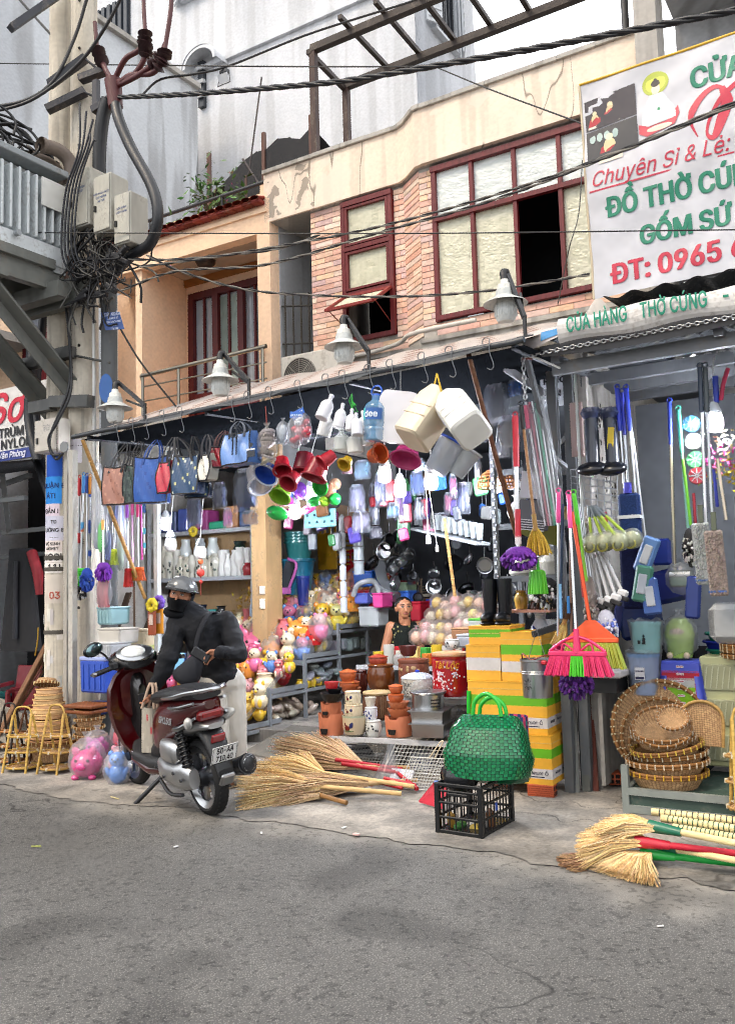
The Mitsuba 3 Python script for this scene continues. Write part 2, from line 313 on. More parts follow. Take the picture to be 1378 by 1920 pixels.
PT(tb,'drain_pipe',MB('b8b4ac',.5).tube(spl([(-5.93,8.5,4.32),(-5.93,8.38,4.3),(-5.85,8.36,4.27),(-5.2,8.36,4.22),(-4.65,8.32,4.25),(-4.32,8.1,4.26),(-3.6,8.1,4.27)],40),.025,8))
RED='5c1f22'
def frame_bar(win,a,b,w=.05,d=.06,col=RED,name='frame'):PT(win,name,MB(col,.45).bar(a,b,w,d,upv=(0,1,0)),'wood',smooth=0)
wn=PT(tb,'window',MB(RED,.45).bar((-4.13,8.26,6.065),(-1.95,8.26,6.065),.06,.08,upv=(0,1,0)),'wood','wide window with four bays, one lower pane open and black',smooth=0)
for a,b in(((-4.1,8.26,4.38),(-4.1,8.26,6.04)),((-4.1,8.255,4.415),(-1.95,8.255,4.415)),((-4.1,8.25,5.5),(-1.95,8.25,5.5))):frame_bar(wn,a,b)
bays=[-4.1,-3.66,-3.18,-2.7,-2.24,-1.95]
for x in bays[1:-1]:frame_bar(wn,(x,8.262,4.4),(x,8.262,6.04),.042,.05,name='mullion')
for i,(a,b)in enumerate(zip(bays,bays[1:])):
 for z0,z1 in((4.43,5.48),(5.52,6.04)):
  if i==2 and z0<5:continue
  PT(wn,'pane',MB('bbbb99',.3).box(((a+b)/2,8.28+.01*(i%2),(z0+z1)/2),(b-a-.03,.006,z1-z0)),'frosted',smooth=0)
w2=PT(tb,'window',MB(RED,.45).bar((-5.43,8.47,6.08),(-4.74,8.47,6.08),.06,.08,upv=(0,1,0)),'wood','narrow window of three panes with its lowest pane tilted open',smooth=0)
for a,b in(((-5.41,8.47,4.42),(-5.41,8.47,6.05)),((-4.77,8.47,4.42),(-4.77,8.47,6.05)),((-5.41,8.466,5.53),(-4.77,8.466,5.53)),((-5.41,8.46,4.98),(-4.77,8.46,4.98)),((-5.41,8.466,4.44),(-4.77,8.466,4.44))):frame_bar(w2,a,b)
for z0,z1 in((5.57,6.04),(5.03,5.49)):
 PT(w2,'pane',MB('bbbb99',.3).box((-5.09,8.49,(z0+z1)/2),(.6,.006,z1-z0)),'frosted',smooth=0)
 for x in(-5.365,-4.815):frame_bar(w2,(x,8.462,z0),(x,8.462,z1),.03,.04)
 for z in(z0+.012,z1-.012):frame_bar(w2,(-5.37,8.46,z),(-4.81,8.46,z),.026,.04)
a,b=V([-5.4,8.44,4.95]),V([-4.78,8.44,4.95]);d=V([0,-.4,-.26])
sh=PT(w2,'sash',MB('cfc08e',.35).add([a,b,b+d,a+d,a+(0,.01,-.012),b+(0,.01,-.012),b+d+(0,.01,-.012),a+d+(0,.01,-.012)],[[0,1,2,3],[4,7,6,5]]),'frosted',smooth=0)
sf=MB('7a2e2a',.5)
for p,q in((a,b),(a+d,b+d),(a,a+d),(b,b+d)):sf.bar(p+(0,-.008,.008),q+(0,-.008,.008),.035,.03)
sf.tube([b+d*.9,(-4.8,8.46,4.56)],.006,5);sf.tube([a+d*.9,(-5.38,8.46,4.56)],.006,5)
PT(w2,'sash_frame',sf,'wood',smooth=0)
#  gap with grille and peach building
pb=TH('peach_building','peach plastered house with a recessed balcony and dark red doors','building')
w=MB('d8a070')
w.box((-6.57,8.5,4.9),(.2,.16,3.1));w.box((-6.57,9.6,4.6),(.2,2.2,4.2))
w.box((-7.75,8.5,6.24),(2.2,.16,.42));w.box((-8.05,9.4,4.9),(2.9,.12,2.6));w.box((-8.79,8.92,4.9),(.12,.9,2.6));w.box((-9.6,8.5,6.24),(1.6,.16,.42));w.box((-8.2,8.95,3.55),(3.4,1.1,.12))
w.box((-10.3,8.5,4.9),(.7,.16,3.1));w.box((-9.5,9.4,4.9),(1.3,.12,2.6))
PT(pb,'wall',w,'peach',smooth=0)
PT(pb,'side_wall',MB('8b8d84').box((-6.466,9.75,4.7),(.02,2.3,4.0)).box((-6.2,10.7,4.7),(.5,.1,4.0)),'grey_wall',smooth=0)
PT(pb,'ceiling',MB('b0a090').box((-8.2,8.95,6.14),(3.4,1.0,.03)),'paint',smooth=0)
PT(pb,'ceiling_trim',MB('946130',.6).box((-7.7,9.32,6.07),(2.1,.05,.1)),'paint',smooth=0)
PT(pb,'ceiling_light',MB('3a2f2a',.4).lathe([(0,-.07),(.07,-.07),(.11,-.05),(.13,-.02),(.14,0),(.14,.02),(0,.02)],(-7.95,8.9,6.1),20))
PT(pb,'fascia_trim',MB('d59a6c').box((-8.3,8.405,6.3),(3.6,.03,.05)),'peach',smooth=0)
for i in range(26):
 x=-10.1+i*.14
 PT(pb,'roof_tile',MB(jit('7a2e22',16),.6).lathe([(.075,0),(.07,.3)],(x,8.28,6.43+ru(-.006,.006)),10,RX(-1.25),sc=(1,.45,1)).box((x,8.36,6.4),(.136,.12,.05),bev=.01),'old')
PT(pb,'roof_curb',MB('c89868').box((-8.3,8.52,6.49),(3.6,.2,.1)),'peach',smooth=0)
PT(pb,'roof_rail',MB('23242a',.5).tube([(-9.6,8.5,6.72),(-6.6,8.5,6.72)],.025,8).tube([(-8.6,8.5,6.5),(-8.6,8.5,6.72)],.015,6).tube([(-7.3,8.5,6.5),(-7.3,8.5,6.72)],.015,6))
dr_=PT(pb,'door',MB('4a1518',.4).bar((-8.62,9.3,5.83),(-6.7,9.3,5.83),.1,.08,upv=(0,1,0)),'wood','four leaf dark red balcony door with glass panes',smooth=0)
PT(dr_,'pane',MB('8e969e',.12).box((-7.65,9.333,4.95),(1.85,.006,1.7)),'paint',smooth=0)
for i in range(9):
 PT(dr_,'curtain',MB(jit('8e9298',20),.8).surf([[(-8.5+i*.2+t*.17,9.322-.006*sin(t*9),z)for z in(4.2,5.75)]for t in np.linspace(0,1,8)]),'paint')if i not in(0,4)else None
for i in range(5):
 x=-8.57+i*.46;frame_bar(dr_,(x,9.29,3.9),(x,9.29,5.8),.1,.07,'4e171a','stile')
 if i<4:
  frame_bar(dr_,(x,9.288,4.33),(x+.46,9.288,4.33),.12,.06,'4e171a','rail');PT(dr_,'panel',MB('551a1c',.4).box((x+.23,9.32,4.08),(.36,.05,.38),bev=.02),'wood',smooth=0)
  frame_bar(dr_,(x+.23,9.3,4.35),(x+.23,9.3,5.78),.03,.03,'4e171a','glazing_bar')
rl=PT(pb,'railing',MB('9a968c',.35).tube([(-6.5,8.35,4.55),(-8.62,8.35,4.5)],.028,8).tube([(-8.62,8.35,4.5),(-8.95,8.7,4.5)],.028,8),'metal','steel balcony railing')
for x in(-6.56,-7.25,-7.95,-8.6):PT(rl,'post',MB('9a968c',.35).tube([(x,8.35,3.65),(x,8.35,4.53)],.02,8),'metal')
for i in range(4):
 z=3.75+i*.2;PT(rl,'bar',MB('9a968c',.35).tube([(-6.5,8.35,z),(-8.62,8.35,z),(-8.95,8.7,z)],.01,6),'metal')
PT(pb,'side_door',MB('4a1518',.4).box((-9.35,9.3,4.7),(.5,.05,2.0)).box((-9.35,9.27,5.1),(.3,.03,.7)),'wood',smooth=0)
gr=TH('metal_grille','rusty bar grille closing the gap between the two houses','grille')
for i in range(6):
 x=-6.4+i*.085;y=8.62+i*.05;PT(gr,'bar',MB('3a3630',.6).tube([(x,y,3.75),(x,y,5.25+.02*(i%2))],.012,6),'old')
for z in(4.15,4.62,5.1):PT(gr,'crossbar',MB('3a3630',.6).bar((-6.44,8.6,z),(-5.93,8.9,z),.03,.012),'old')
def aircon(x,y,z,lab):
 k=TH('air_conditioner',lab,'air conditioner');PT(k,'case',MB('b9b6ae',.45).box((x,y,z),(.8,.3,.55),bev=.015),'old',smooth=0)
 PT(k,'fan_recess',MB('3c3a38',.6).lathe([(.225,0),(.225,.01),(0,.012)],(x-.13,y-.15,z),24,RX(pi/2)),'paint')
 g=MB('8a867e',.5)
 for r in np.linspace(.04,.22,9):a=np.linspace(0,2*pi,25)[:-1];g.tube([(x-.13+r*cos(t),y-.168,z+r*sin(t))for t in a],.004,4,closed=True)
 for t in np.arange(8)*pi/4:g.tube([(x-.13,y-.168,z),(x-.13+.225*cos(t),y-.168,z+.225*sin(t))],.004,4)
 PT(k,'fan_grille',g,'paint');PT(k,'hub',MB('c4c1b8',.4).lathe([(.045,0),(.045,.02),(0,.025)],(x-.13,y-.165,z),16,RX(pi/2)),'paint')
 return k
aircon(-5.62,8.15,3.98,'white air conditioner with a round grille below the pink tiled wall')
aircon(-8.0,7.9,3.5,'white air conditioner half hidden behind the striped awning near the grey poles')
#  buildings behind
gb=TH('grey_building','tall grey plastered building with a stained blank side wall behind the peach house','building')
PT(gb,'wall',MB('777b80').add([(-12,4,0),(-12,13.24,0),(-12,13.24,12.1),(-12,4,12.1),(-22,4,0),(-22,13.24,0),(-22,13.24,12.1),(-22,4,12.1)],[[0,1,2,3],[1,5,6,2],[4,0,3,7],[3,2,6,7]]),'grey_wall',smooth=0)
PT(gb,'coping',MB('8d8f90').box((-12.05,8.7,12.13),(.3,9.1,.1)),'bare',smooth=0)
wb=TH('white_building','large white rendered building with small shuttered windows rising behind the shops','building')
PT(wb,'wall',MB('b0b2b6').add([(-30,14,0),(-7.23,14,0),(-7.23,16.76,0),(-7.23,16.76,26),(-7.23,14,26),(-30,14,26)],[[0,1,4,5],[1,2,3,4]]),'white_wall',smooth=0)
PT(wb,'string_course',MB('a6a8ac').box((-18,13.96,13.1),(21.5,.08,.1)),'white_wall',smooth=0)
def shut_window(x,z,w=.7,h=1.1,R=None,o=None):
 R=np.eye(3)if R is None else R;o=V([x,13.98,z])if o is None else V(o);f=lambda p:R@V(p,float)+o
 k=PT(wb,'window',MB('14181f',.2).box(f((0,0,0)),(w,.06,h),R),'paint',smooth=0)
 fr=MB('a9adb2',.5)
 for p,s in(((0,-.03,h/2),(w+.1,.1,.06)),((0,-.03,-h/2),(w+.2,.16,.06)),((-w/2,-.03,0),(.06,.1,h)),((w/2,-.03,0),(.06,.1,h))):fr.box(f(p),s,R)
 PT(k,'frame',fr,'paint',smooth=0)
 for q in np.linspace(-w/2+.1,w/2-.1,5):PT(k,'bar',MB('2a2d33',.5).bar(f((q,-.05,-h/2)),f((q,-.05,h/2)),.02),'paint',smooth=0)
 for s in(-1,1):
  m=MB('b4b8bc',.5);m.box(f((s*(w/2+.2),-.12,0)),(.36,.04,h),R@RZ(s*.5))
  for q in np.linspace(-h/2+.1,h/2-.1,8):m.box(f((s*(w/2+.2),-.15,q)),(.3,.03,.03),R@RZ(s*.5))
  PT(k,'shutter',m,'paint',smooth=0)
shut_window(-12.6,15.4)
shut_window(0,0,.9,1.5,RZ(pi/2),(-7.21,15.2,13.2))
k=PT(wb,'window',MB('20242b',.2).box((-15.6,13.98,14.5),(1.7,.06,2.4)),'paint',smooth=0)
for i in range(9):PT(k,'louvre',MB('3c4148',.5).box((-15.6+(i-4)*.19,13.93,14.5),(.1,.04,2.4)),'paint',smooth=0)
k=TH('wall_air_conditioner','pale air conditioner box high on the white building wall','air conditioner')
PT(k,'case',MB('c2c4c6',.5).box((-13.75,13.7,13.05),(.75,.5,1.05),bev=.03),'paint',smooth=0);PT(k,'grille',MB('6a6d70',.5).box((-14.05,13.42,13.0),(.1,.04,.9)),'paint',smooth=0)
a=np.linspace(pi/2,pi*1.5,12)
k=TH('window_hood','white arched hood over the narrow slot window at the grey wall corner','hood');c=V((-12.286,13.6,12.952));c2=V((-12.5,13.95,12.716))
PT(k,'arch',MB('a8aaac').surf([[c+V([.5*cos(t)*q,y,.42*sin(t)*q])for q,y in((.8,0),(1,0),(1,.4))]for t in np.linspace(0,pi,16)]),'white_wall')
PT(k,'slot',MB('2c3036',.4).box(c2,(.16,.1,1.05)),'paint',smooth=0)
for z in(-.3,.02,.34):PT(k,'louvre',MB('b0b2b4',.5).box(c2+(.03,-.08,z),(.2,.1,.07),RX(.3)),'paint',smooth=0)
rb=TH('right_building','grey concrete building edge with a dark soffit above the banner','building')
PT(rb,'column',MB('8f8a84').box((-1.74,8.15,5.5),(.2,.3,4.4)),'bare',smooth=0)
PT(rb,'wall',MB('6c706c').box((.6,9.3,6.0),(4.6,.2,6.0)).box((.9,8.2,4.9),(5.1,.2,1.2)),'grey_wall',smooth=0)
PT(rb,'soffit',MB('6c706c').box((.7,8.6,7.45),(4.8,1.5,.15)),'grey_wall',smooth=0)
PT(rb,'drain_pipe',MB('3a3a3c',.5).tube([(-2.0,8.35,6.78),(-2.0,8.35,9)],.035,8))
#  pergola, net, plants on the roofs
pg=TH('pergola_frame','rusty steel pergola frame standing bare on the cream parapet roof','pergola')
for a,b in(((-5.86,8.55,8.24),(-1.0,8.55,8.24)),((-5.96,9.45,8.24),(-1.0,9.45,8.24))):PT(pg,'beam',MB('3b3431',.6).bar(a,b,.09,.09),'old',smooth=0)
for a in((-5.84,8.55),(-5.94,9.45)):PT(pg,'post',MB('42332f',.6).bar((*a,6.5),(*a,8.24),.08),'old',smooth=0)
PT(pg,'rafter',MB('3b3431',.6).bar((-5.88,8.5,8.2),(-5.96,9.5,8.2),.06),'old',smooth=0)
for i in range(9):
 x=-5.28+i*.49;PT(pg,'rafter',MB('3b3431',.6).bar((x,8.3,8.31),(x-.05,9.6,8.31),.055),'old',smooth=0)
k=TH('shade_net','black sun shade net sagging over a rooftop frame','net')
g=[[(-8.3+i*.19,9.3+j*.3,7.25+.5*sin(min(1,i/9)*pi*.62)-.06*abs(sin(i*1.9))-j*.05+.04*sin(i*2+j))for j in range(5)]for i in range(11)]
for q in(0,2,5,8):PT(k,'ridge',MB('3a3b3f',.7).tube([V(p)+(0,0,.012)for p in g[q]],.016,5),'old')
PT(k,'net',MB('212226',.8).surf(g).surf([[(p[0][0],p[0][1]-.02,z)for z in(p[0][2],6.7)]for p in g[2:]]),'paint')
for x in(-8.2,-7.2,-6.4):PT(k,'post',MB('5a4038',.6).bar((x,9.28,6.5),(x,9.28,7.9),.05),'old',smooth=0)
def leafy(mb,o,n,sp,col,size=.09):
 for _ in range(n):
  c=V(o)+rng.normal(0,1,3)*V(sp);R=frame(rng.normal(0,1,3)+V([0,-.4,.8]),V(rng.normal(0,1,3)));s=size*ru(.6,1.3)
  mb.add([c-R[:,0]*s,c+R[:,1]*s*.4+R[:,2]*s*.1,c+R[:,0]*s,c-R[:,1]*s*.4+R[:,2]*s*.1],[[0,1,2,3]],jit(col,26),.5)
for(px,lab,n,col)in(((-7.72,8.75,6.95),'leafy shrub with small pink flowers above the peach balcony',210,'3c5a26'),((-7.35,8.8,6.75),'low green plant beside the flowering shrub on the balcony roof',80,'466a2c'),((-8.35,8.75,6.6),'small pot plant with narrow leaves on the balcony roof edge',70,'3d6a2a')):
 k=TH('roof_plant',lab,'plant');st=MB('4a3a26',.8)
 for _ in range(9):e=V(px)+rng.normal(0,1,3)*V([.28,.12,.22]);st.tube(spl([(px[0],px[1],6.5),(V(px)+e)/2+(0,0,-.05),e],6),.008,4)
 PT(k,'stem',st);m=MB();leafy(m,px,n,(.22,.12,.17),col,.055);PT(k,'leaves',m,'leaf',smooth=0)
 if n>200:
  m=MB();leafy(m,px,20,(.2,.1,.15),'b0406a',.03);PT(k,'flower',m,'leaf',smooth=0)
k=TH('antenna','thin rusty antenna mast with a bent arm by the roof plants','antenna');PT(k,'mast',MB('5a4640',.6).tube([(-7.3,9.0,6.5),(-7.3,9.0,7.2)],.02,5),'old');PT(k,'rod',MB('4a4444',.6).tube([(-7.25,9.0,7.2),(-7.0,9.0,8.5)],.012,5).tube([(-7.35,9.0,7.45),(-7.0,9.0,6.9)],.016,5),'old')
#  poles and electrical gear
def pole(lab,x,y,r0,r1,h,mat='pole',col='8a8478',name='concrete_pole'):
 k=TH(name,lab,'pole');PT(k,'shaft',MB(col,.8).lathe([(r0,0),(r1,h)],(x,y,0),28),mat);return k
pA=pole('thick pale concrete utility pole carrying the white switch boxes',-7.36,6.3,.165,.135,10)
for z in np.arange(.9,9,.55):PT(pA,'bolt_hole',MB('1a1816',.9).lathe([(0,0),(.016,.0),(.016,.01),(0,.01)],(-7.36+.148*sin(.55),6.3-.152*cos(.55),z),8,RX(pi/2)if 0 else frame((sin(.55),-cos(.55),0))),'paint')
pB=pole('concrete utility pole covered in pasted paper notices, left of the boxed pole',-7.72,6.28,.15,.115,10)
pC=pole('dark galvanised steel pole with a tilted blue plate',-6.92,6.25,.085,.08,5.6,'old','55585a','steel_pole')
PT(pC,'collar',MB('6a2c20',.7).lathe([(.1,5.2),(.11,5.24),(.1,5.28),(.11,5.32),(.1,5.36)],(-6.92,6.25,0),16),'old')
for z in(1.98,1.86,1.2):PT(pB,'band',MB('4a4640',.6).lathe([(.155,-.02),(.155,.02)],(-7.72,6.28,z),24),'old')
def sticker(p,x,y,r,z0,z1,a0,a1,col,lines,tc='1a1a1a'):
 """paper pasted round the pole; angles from the street side"""
 g=[[(x+r*sin(t),y-r*cos(t),z)for z in(z0,z1)]for t in np.linspace(a0,a1,8)]
 k=PT(p,'notice',MB(col,.8).surf(g),'paint')
 am=(a0+a1)/2;R=np.stack([V([cos(am),sin(am),0]),V([0,0,1.]),V([sin(am),-cos(am),0])],1)
 for t,h,dz,dx in lines:
  try:m=text_mesh(t,h,.001,True)
  except Exception:continue
  v=V(m.vertices);v[:,0]-=v[:,0].max()/2;v[:,0]+=dx;ang=am+v[:,0]/r;rr=r+.002+v[:,2]
  PT(k,'lettering',MB(tc,.7).add(np.stack([x+rr*np.sin(ang),y-rr*np.cos(ang),z0+dz+v[:,1]],1),m.faces),'paint',kind='stuff',smooth=0)
XB,YB,RB=-7.72,6.28,.143
sticker(pB,XB,YB,RB+.004,2.84,3.1,-.2,1.1,'2456b8',[])
sticker(pB,XB,YB,RB+.005,2.55,2.84,-.3,1.05,'2f86d8',[('QUẬN 8',.05,.17,0),('ÁT!',.05,.06,-.02)],'122a66')
sticker(pB,XB,YB,RB+.004,2.4,2.55,-.4,.9,'d8c8d4',[('GẦN !',.045,.05,0)])
sticker(pB,XB,YB,RB+.006,2.16,2.42,-.3,1.25,'c4c4d4',[('TD',.035,.18,0),('ƯỜNG 8',.04,.09,0),('----',.03,.02,0)])
sticker(pB,XB,YB,RB+.004,2.04,2.16,-.4,1.1,'d8ccc8',[('VỆ SINH',.03,.07,0),('NGHẸT',.03,.02,0)])
sticker(pB,XB,YB,RB+.005,1.93,2.04,-.5,1.1,'dcd6d0',[('NGSU',.07,.02,.02)])
sticker(pB,XB,YB,RB+.005,1.82,1.925,-.5,1.1,'dcd6d0',[('11L',.07,.02,.04)])
sticker(pB,XB,YB,RB+.004,1.5,1.8,-.8,1.2,'b8b0a6',[('03',.07,.05,.05)],'a04030')
for z,dz in((.55,.5),(1.05,.35)):
 for i in range(7):a=ru(-.9,1.2);zz=z+ru(0,dz);sticker(pB,XB,YB,RB+.003+.0012*i,zz,zz+ru(.05,.2),a,a+ru(.15,.45),jit('b4b0aa',20),[])
sticker(pA,-7.36,6.3,.163,2.95,3.2,-.1,.75,'cfcbd2',[('--- ----',.03,.17,0),('A',.03,.02,-.02)])
sticker(pA,-7.36,6.3,.164,2.25,2.75,-.35,.7,'d2cccb',[('AT',.05,.1,.05)],'8a1f2a')
sticker(pA,-7.36,6.3,.165,2.06,2.2,-.35,.7,'d8d2cf',[('N  G',.08,.03,0)])
sticker(pA,-7.36,6.3,.165,1.9,2.05,-.35,.7,'d8d2cf',[('1  1',.08,.03,0)])
k=TH('steel_post','slim grey painted square post beside the noticed pole','post');PT(k,'shaft',MB('9a958c',.5).bar((-7.16,5.92,0),(-7.16,5.92,3.05),.05),'old',smooth=0)
k=TH('steel_post','second grey square post right of the slim one, half hidden by mops','post');PT(k,'shaft',MB('a5a29a',.5).bar((-6.93,5.8,0),(-6.93,5.8,3.0),.06),'old',smooth=0)
k=TH('white_conduit','thin white conduit pipe rising beside the steel pole','pipe');PT(k,'pipe',MB('c0c0bc',.4).tube([(-7.08,6.2,2.9),(-7.1,6.2,4.7)],.018,8))
tr=TH('transformer','grey pole mounted transformer with cooling fins and a small white plate','transformer')
PT(tr,'tank',MB('b4babc',.5).box((-7.98,5.35,5.5),(1.0,1.5,.95),bev=.01),'old',smooth=0)
PT(tr,'lid',MB('8a9093',.5).box((-7.95,5.3,6.02),(1.3,1.5,.07),bev=.008),'old',smooth=0)
for i in range(13):PT(tr,'fin',MB('c2c8ca',.45).box((-7.4,4.76+i*.1,5.55),(.18,.028,.66),bev=.006),'old',smooth=0)
PT(tr,'fin_tank',MB('c2c8ca',.45).box((-7.42,6.12,5.5),(.18,.3,.72),bev=.01),'old',smooth=0)
PT(tr,'plate',MB('c9c9c4',.4).box((-7.295,5.85,5.72),(.012,.3,.3)),'paint',smooth=0)
PT(tr,'base_bracket',MB('c2c8ca',.5).box((-7.36,5.4,5.1),(.05,1.5,.2)).box((-7.36,6.0,5.02),(.02,.2,.18)),'old',smooth=0)
for a in((-7.3,5.4,5.16),):PT(tr,'drain_valve',MB('8a8f93',.4).lathe([(.03,0),(.03,.06),(0,.06)],a,10,RY(pi/2)),'paint')
cb=TH('cable_bundle','tangled bundle of black cables looping on top of the transformer','cables')
for i in range(22):
 a,s=ru(0,6.3),ru(.16,.34);c=V([-7.75+ru(-.25,.2),5.35+ru(-.2,.4),6.32+ru(-.12,.1)])
 pts=[c+V([.35*s*cos(t*1.3+a),s*cos(t+a),s*.8*sin(t+a)])for t in np.linspace(0,ru(3.5,6),9)]
 if i%2:pts+=[V([-7.62,6.0,6.3])+rng.normal(0,.04,3),V([-7.58,6.12,6.22])+rng.normal(0,.02,3)]
 PT(cb,'cable',MB('17181b',.45).tube(spl(pts,36),.014,6))
for i,(x,y,z)in enumerate(((-7.6,6.12,6.12),(-7.4,6.1,6.2))):
 k=TH('duct_elbow',('rusty brown duct elbow','grey brown duct elbow with a cut flange')[i]+' turning down beside the transformer','duct')
 PT(k,'elbow',MB('6d625a',.6).tube(spl([(x-.05,y-.28,z+.1),(x,y-.1,z+.1),(x+.03,y+.02,z),(x+.03,y+.03,z-.25)],14),[.075]*14,14,cap=False).lathe([(.085,-.02),(.085,.02)],(x-.05,y-.28,z+.1),14,RX(1.57)),'old')
 if i:PT(k,'downpipe',MB('a8a294',.6).tube([(x+.03,y+.03,z-.25),(x+.03,y+.03,z-1.1)],.07,14),'old');PT(k,'reducer',MB('5a4238',.6).tube(spl([(x+.03,y+.03,z-1.05),(x+.03,y+.03,z-1.3),(x+.15,y+.1,z-1.4)],8),.085,12),'old')
sf=TH('steel_platform','galvanised beams and long diagonal braces carrying the transformer','platform')
for n,a,b,w,h in(('beam',(-7.45,4.6,4.85),(-7.4,6.7,4.85),.1,.2),('beam',(-7.95,4.6,4.85),(-7.95,6.7,4.85),.1,.2),('beam',(-7.35,4.6,5.0),(-7.35,5.9,5.0),.06,.1),('crossbeam',(-7.2,5.9,4.72),(-8.3,5.9,4.72),.14,.16),('crossbeam',(-7.2,5.2,4.72),(-8.3,5.2,4.72),.1,.12),('crossbeam',(-7.0,6.1,4.75),(-8.3,6.1,4.75),.1,.3)):
 PT(sf,n,MB('6a6c68',.5).bar(a,b,w,h),'old',smooth=0)
for x in(-7.4,-7.95):
 m=MB('666864',.5);m.bar((x,4.7,5.05),(x,6.5,3.55),.015,.2,upv=(1,0,0));m.bar((x-.06,4.7,5.15),(x-.06,6.5,3.65),.12,.015,upv=(1,0,0));m.bar((x-.06,4.7,4.95),(x-.06,6.5,3.45),.12,.015,upv=(1,0,0))
 PT(sf,'brace',m,'old',smooth=0)
for a,b in(((-7.6,6.08,3.62),(-7.0,6.08,3.55)),((-7.6,6.1,4.12),(-7.3,6.1,4.12)),((-8.1,6.1,4.1),(-7.8,6.1,4.1)),((-7.95,6.1,3.6),(-7.6,6.1,3.6))):PT(sf,'clamp',MB('4e4f4e',.5).bar(a,b,.1,.12),'old',smooth=0)
for a,b in(((-7.35,6.12,4.1),(-6.85,6.2,3.95)),((-7.9,6.1,3.62),(-7.3,6.05,3.66))):PT(sf,'tie_rod',MB('4a4a48',.5).tube([a,b],.014,6),'old')
ca=TH('crossarm','dark steel crossarms bolted high on the concrete poles','crossarm')
for a,b in(((-7.438,5.9,7.002),(-7.166,6.15,7.334)),((-7.534,5.95,6.777),(-7.165,6.15,6.961)),((-7.676,5.6,7.559),(-7.519,6.1,8.175)),((-7.19,6.1,7.077),(-6.892,6.2,7.132)),((-6.976,6.1,6.65),(-6.663,6.15,6.747))):PT(ca,'arm',MB('33343a',.5).bar(a,b,.1,.07),'old',smooth=0)
for a,b in(((-7.124,6.1,7.293),(-6.958,6.2,7.125)),((-7.124,6.1,6.911),(-6.975,6.2,6.833))):PT(ca,'bolt',MB('3c3c40',.5).tube([a,b],.014,5),'old')
PT(ca,'bracket',MB('4a4a4e',.5).bar((-7,6.15,7.025),(-7,6.15,6.669),.07,.05),'old',smooth=0)
def cabinet(name,lab,c,s,leg,cat='box',col='a9a79d'):
 k=TH(name,lab,cat);PT(k,'case',MB(col,.5).box(c,s,bev=.008),'old',smooth=0)
 PT(k,'door',MB(col,.5).box((c[0],c[1]-s[1]/2-.008,c[2]),(s[0]*.93,.014,s[2]*.95),bev=.004),'old',smooth=0)
 PT(k,'lock',MB('4a4a4a',.4).box((c[0]-s[0]*.33,c[1]-s[1]/2-.02,c[2]-.05),(.025,.02,.06)),'metal',smooth=0)
 p=V(c)+(0,-s[1]/2-.0165,.09)
 for i,t in enumerate(leg):PT(k,'lettering',MB('3a4a78',.6).text(t,.02,RX(pi/2),p+(0,0,-.04*i),anchor='c',bold=False,depth=.001),'paint',kind='stuff',smooth=0)
 return k
cabinet('switch_box','leftmost and largest pale switch box on the concrete pole',(-7.015,6.05,5.652),(.3,.22,.62),['CÔNG TY ĐIỆN','CÁP NGẦM'])
cabinet('switch_box','middle pale switch box with a blue printed notice',(-6.659,6.05,5.502),(.24,.24,.6),['HỘP PHÂN PHỐI','CÁP NGẦM','HẠ THẾ'])
cabinet('switch_box','rightmost and lowest pale switch box with two black cable glands',(-6.371,6.05,5.273),(.22,.24,.52),['HỘP ĐIỆN','CÁP NGẦM'])
k=cabinet('meter_box','off white meter box with a dial window low on the pole',(-7.457,5.98,3.224),(.36,.16,.34),[],'meter box','b8b2a8')
PT(k,'dial_window',MB('6a6c6c',.3).lathe([(.055,0),(.055,.02),(0,.02)],(-7.146,5.88,3.066),18,RX(pi/2)),'paint');PT(k,'vent',MB('5c6064',.5).box((-7.436,5.89,3.298),(.1,.01,.07)),'paint',smooth=0);PT(k,'door_seam',MB('5a544c',.5).box((-7.273,5.885,3.19),(.006,.012,.32)),'paint',smooth=0)
k=TH('blue_plate','small tilted blue enamel plate lettered in white on the steel pole','sign');c=V((-6.71,6.1,4.341));R=RX(pi/2)@RZ(-.1)
PT(k,'plate',MB('44598e',.4).poly([(-.17,.1),(.1,.08),(.19,-.1),(-.08,-.09)],.006,R,c),'paint',smooth=0)
for i,(t,h)in enumerate((('CÁP NGẦM',.032),('TRUNG THẾ',.02),('22kV LẠC LONG',.02),('QUÂN',.02),('2 x 240',.02))):PT(k,'lettering',MB('c9d0e4',.5).text(t,h,R,c+R@V([.0+i*.014,.05-i*.036,.007]),anchor='c',depth=.001),'paint',kind='stuff',smooth=0)
k=TH('street_sign','little blue round topped sign fixed to the steel pole above a lamp','sign');PT(k,'plate',MB('1f4f8c',.4).lathe([(0,0),(.1,0),(.1,.01),(0,.01)],(-6.797,6.1,3.656),20,RX(pi/2)@RY(.5),sc=(.7,1.5,1)),'paint')
hv=TH('cable_joint','red brown cable termination fanning out into insulated arms','cable joint')
PT(hv,'trunk',MB('4a2022',.55).tube(spl([(-6.594,6.05,6.549),(-6.616,6.05,6.729),(-6.632,6.05,6.849)],8),np.linspace(.075,.09,8),12))
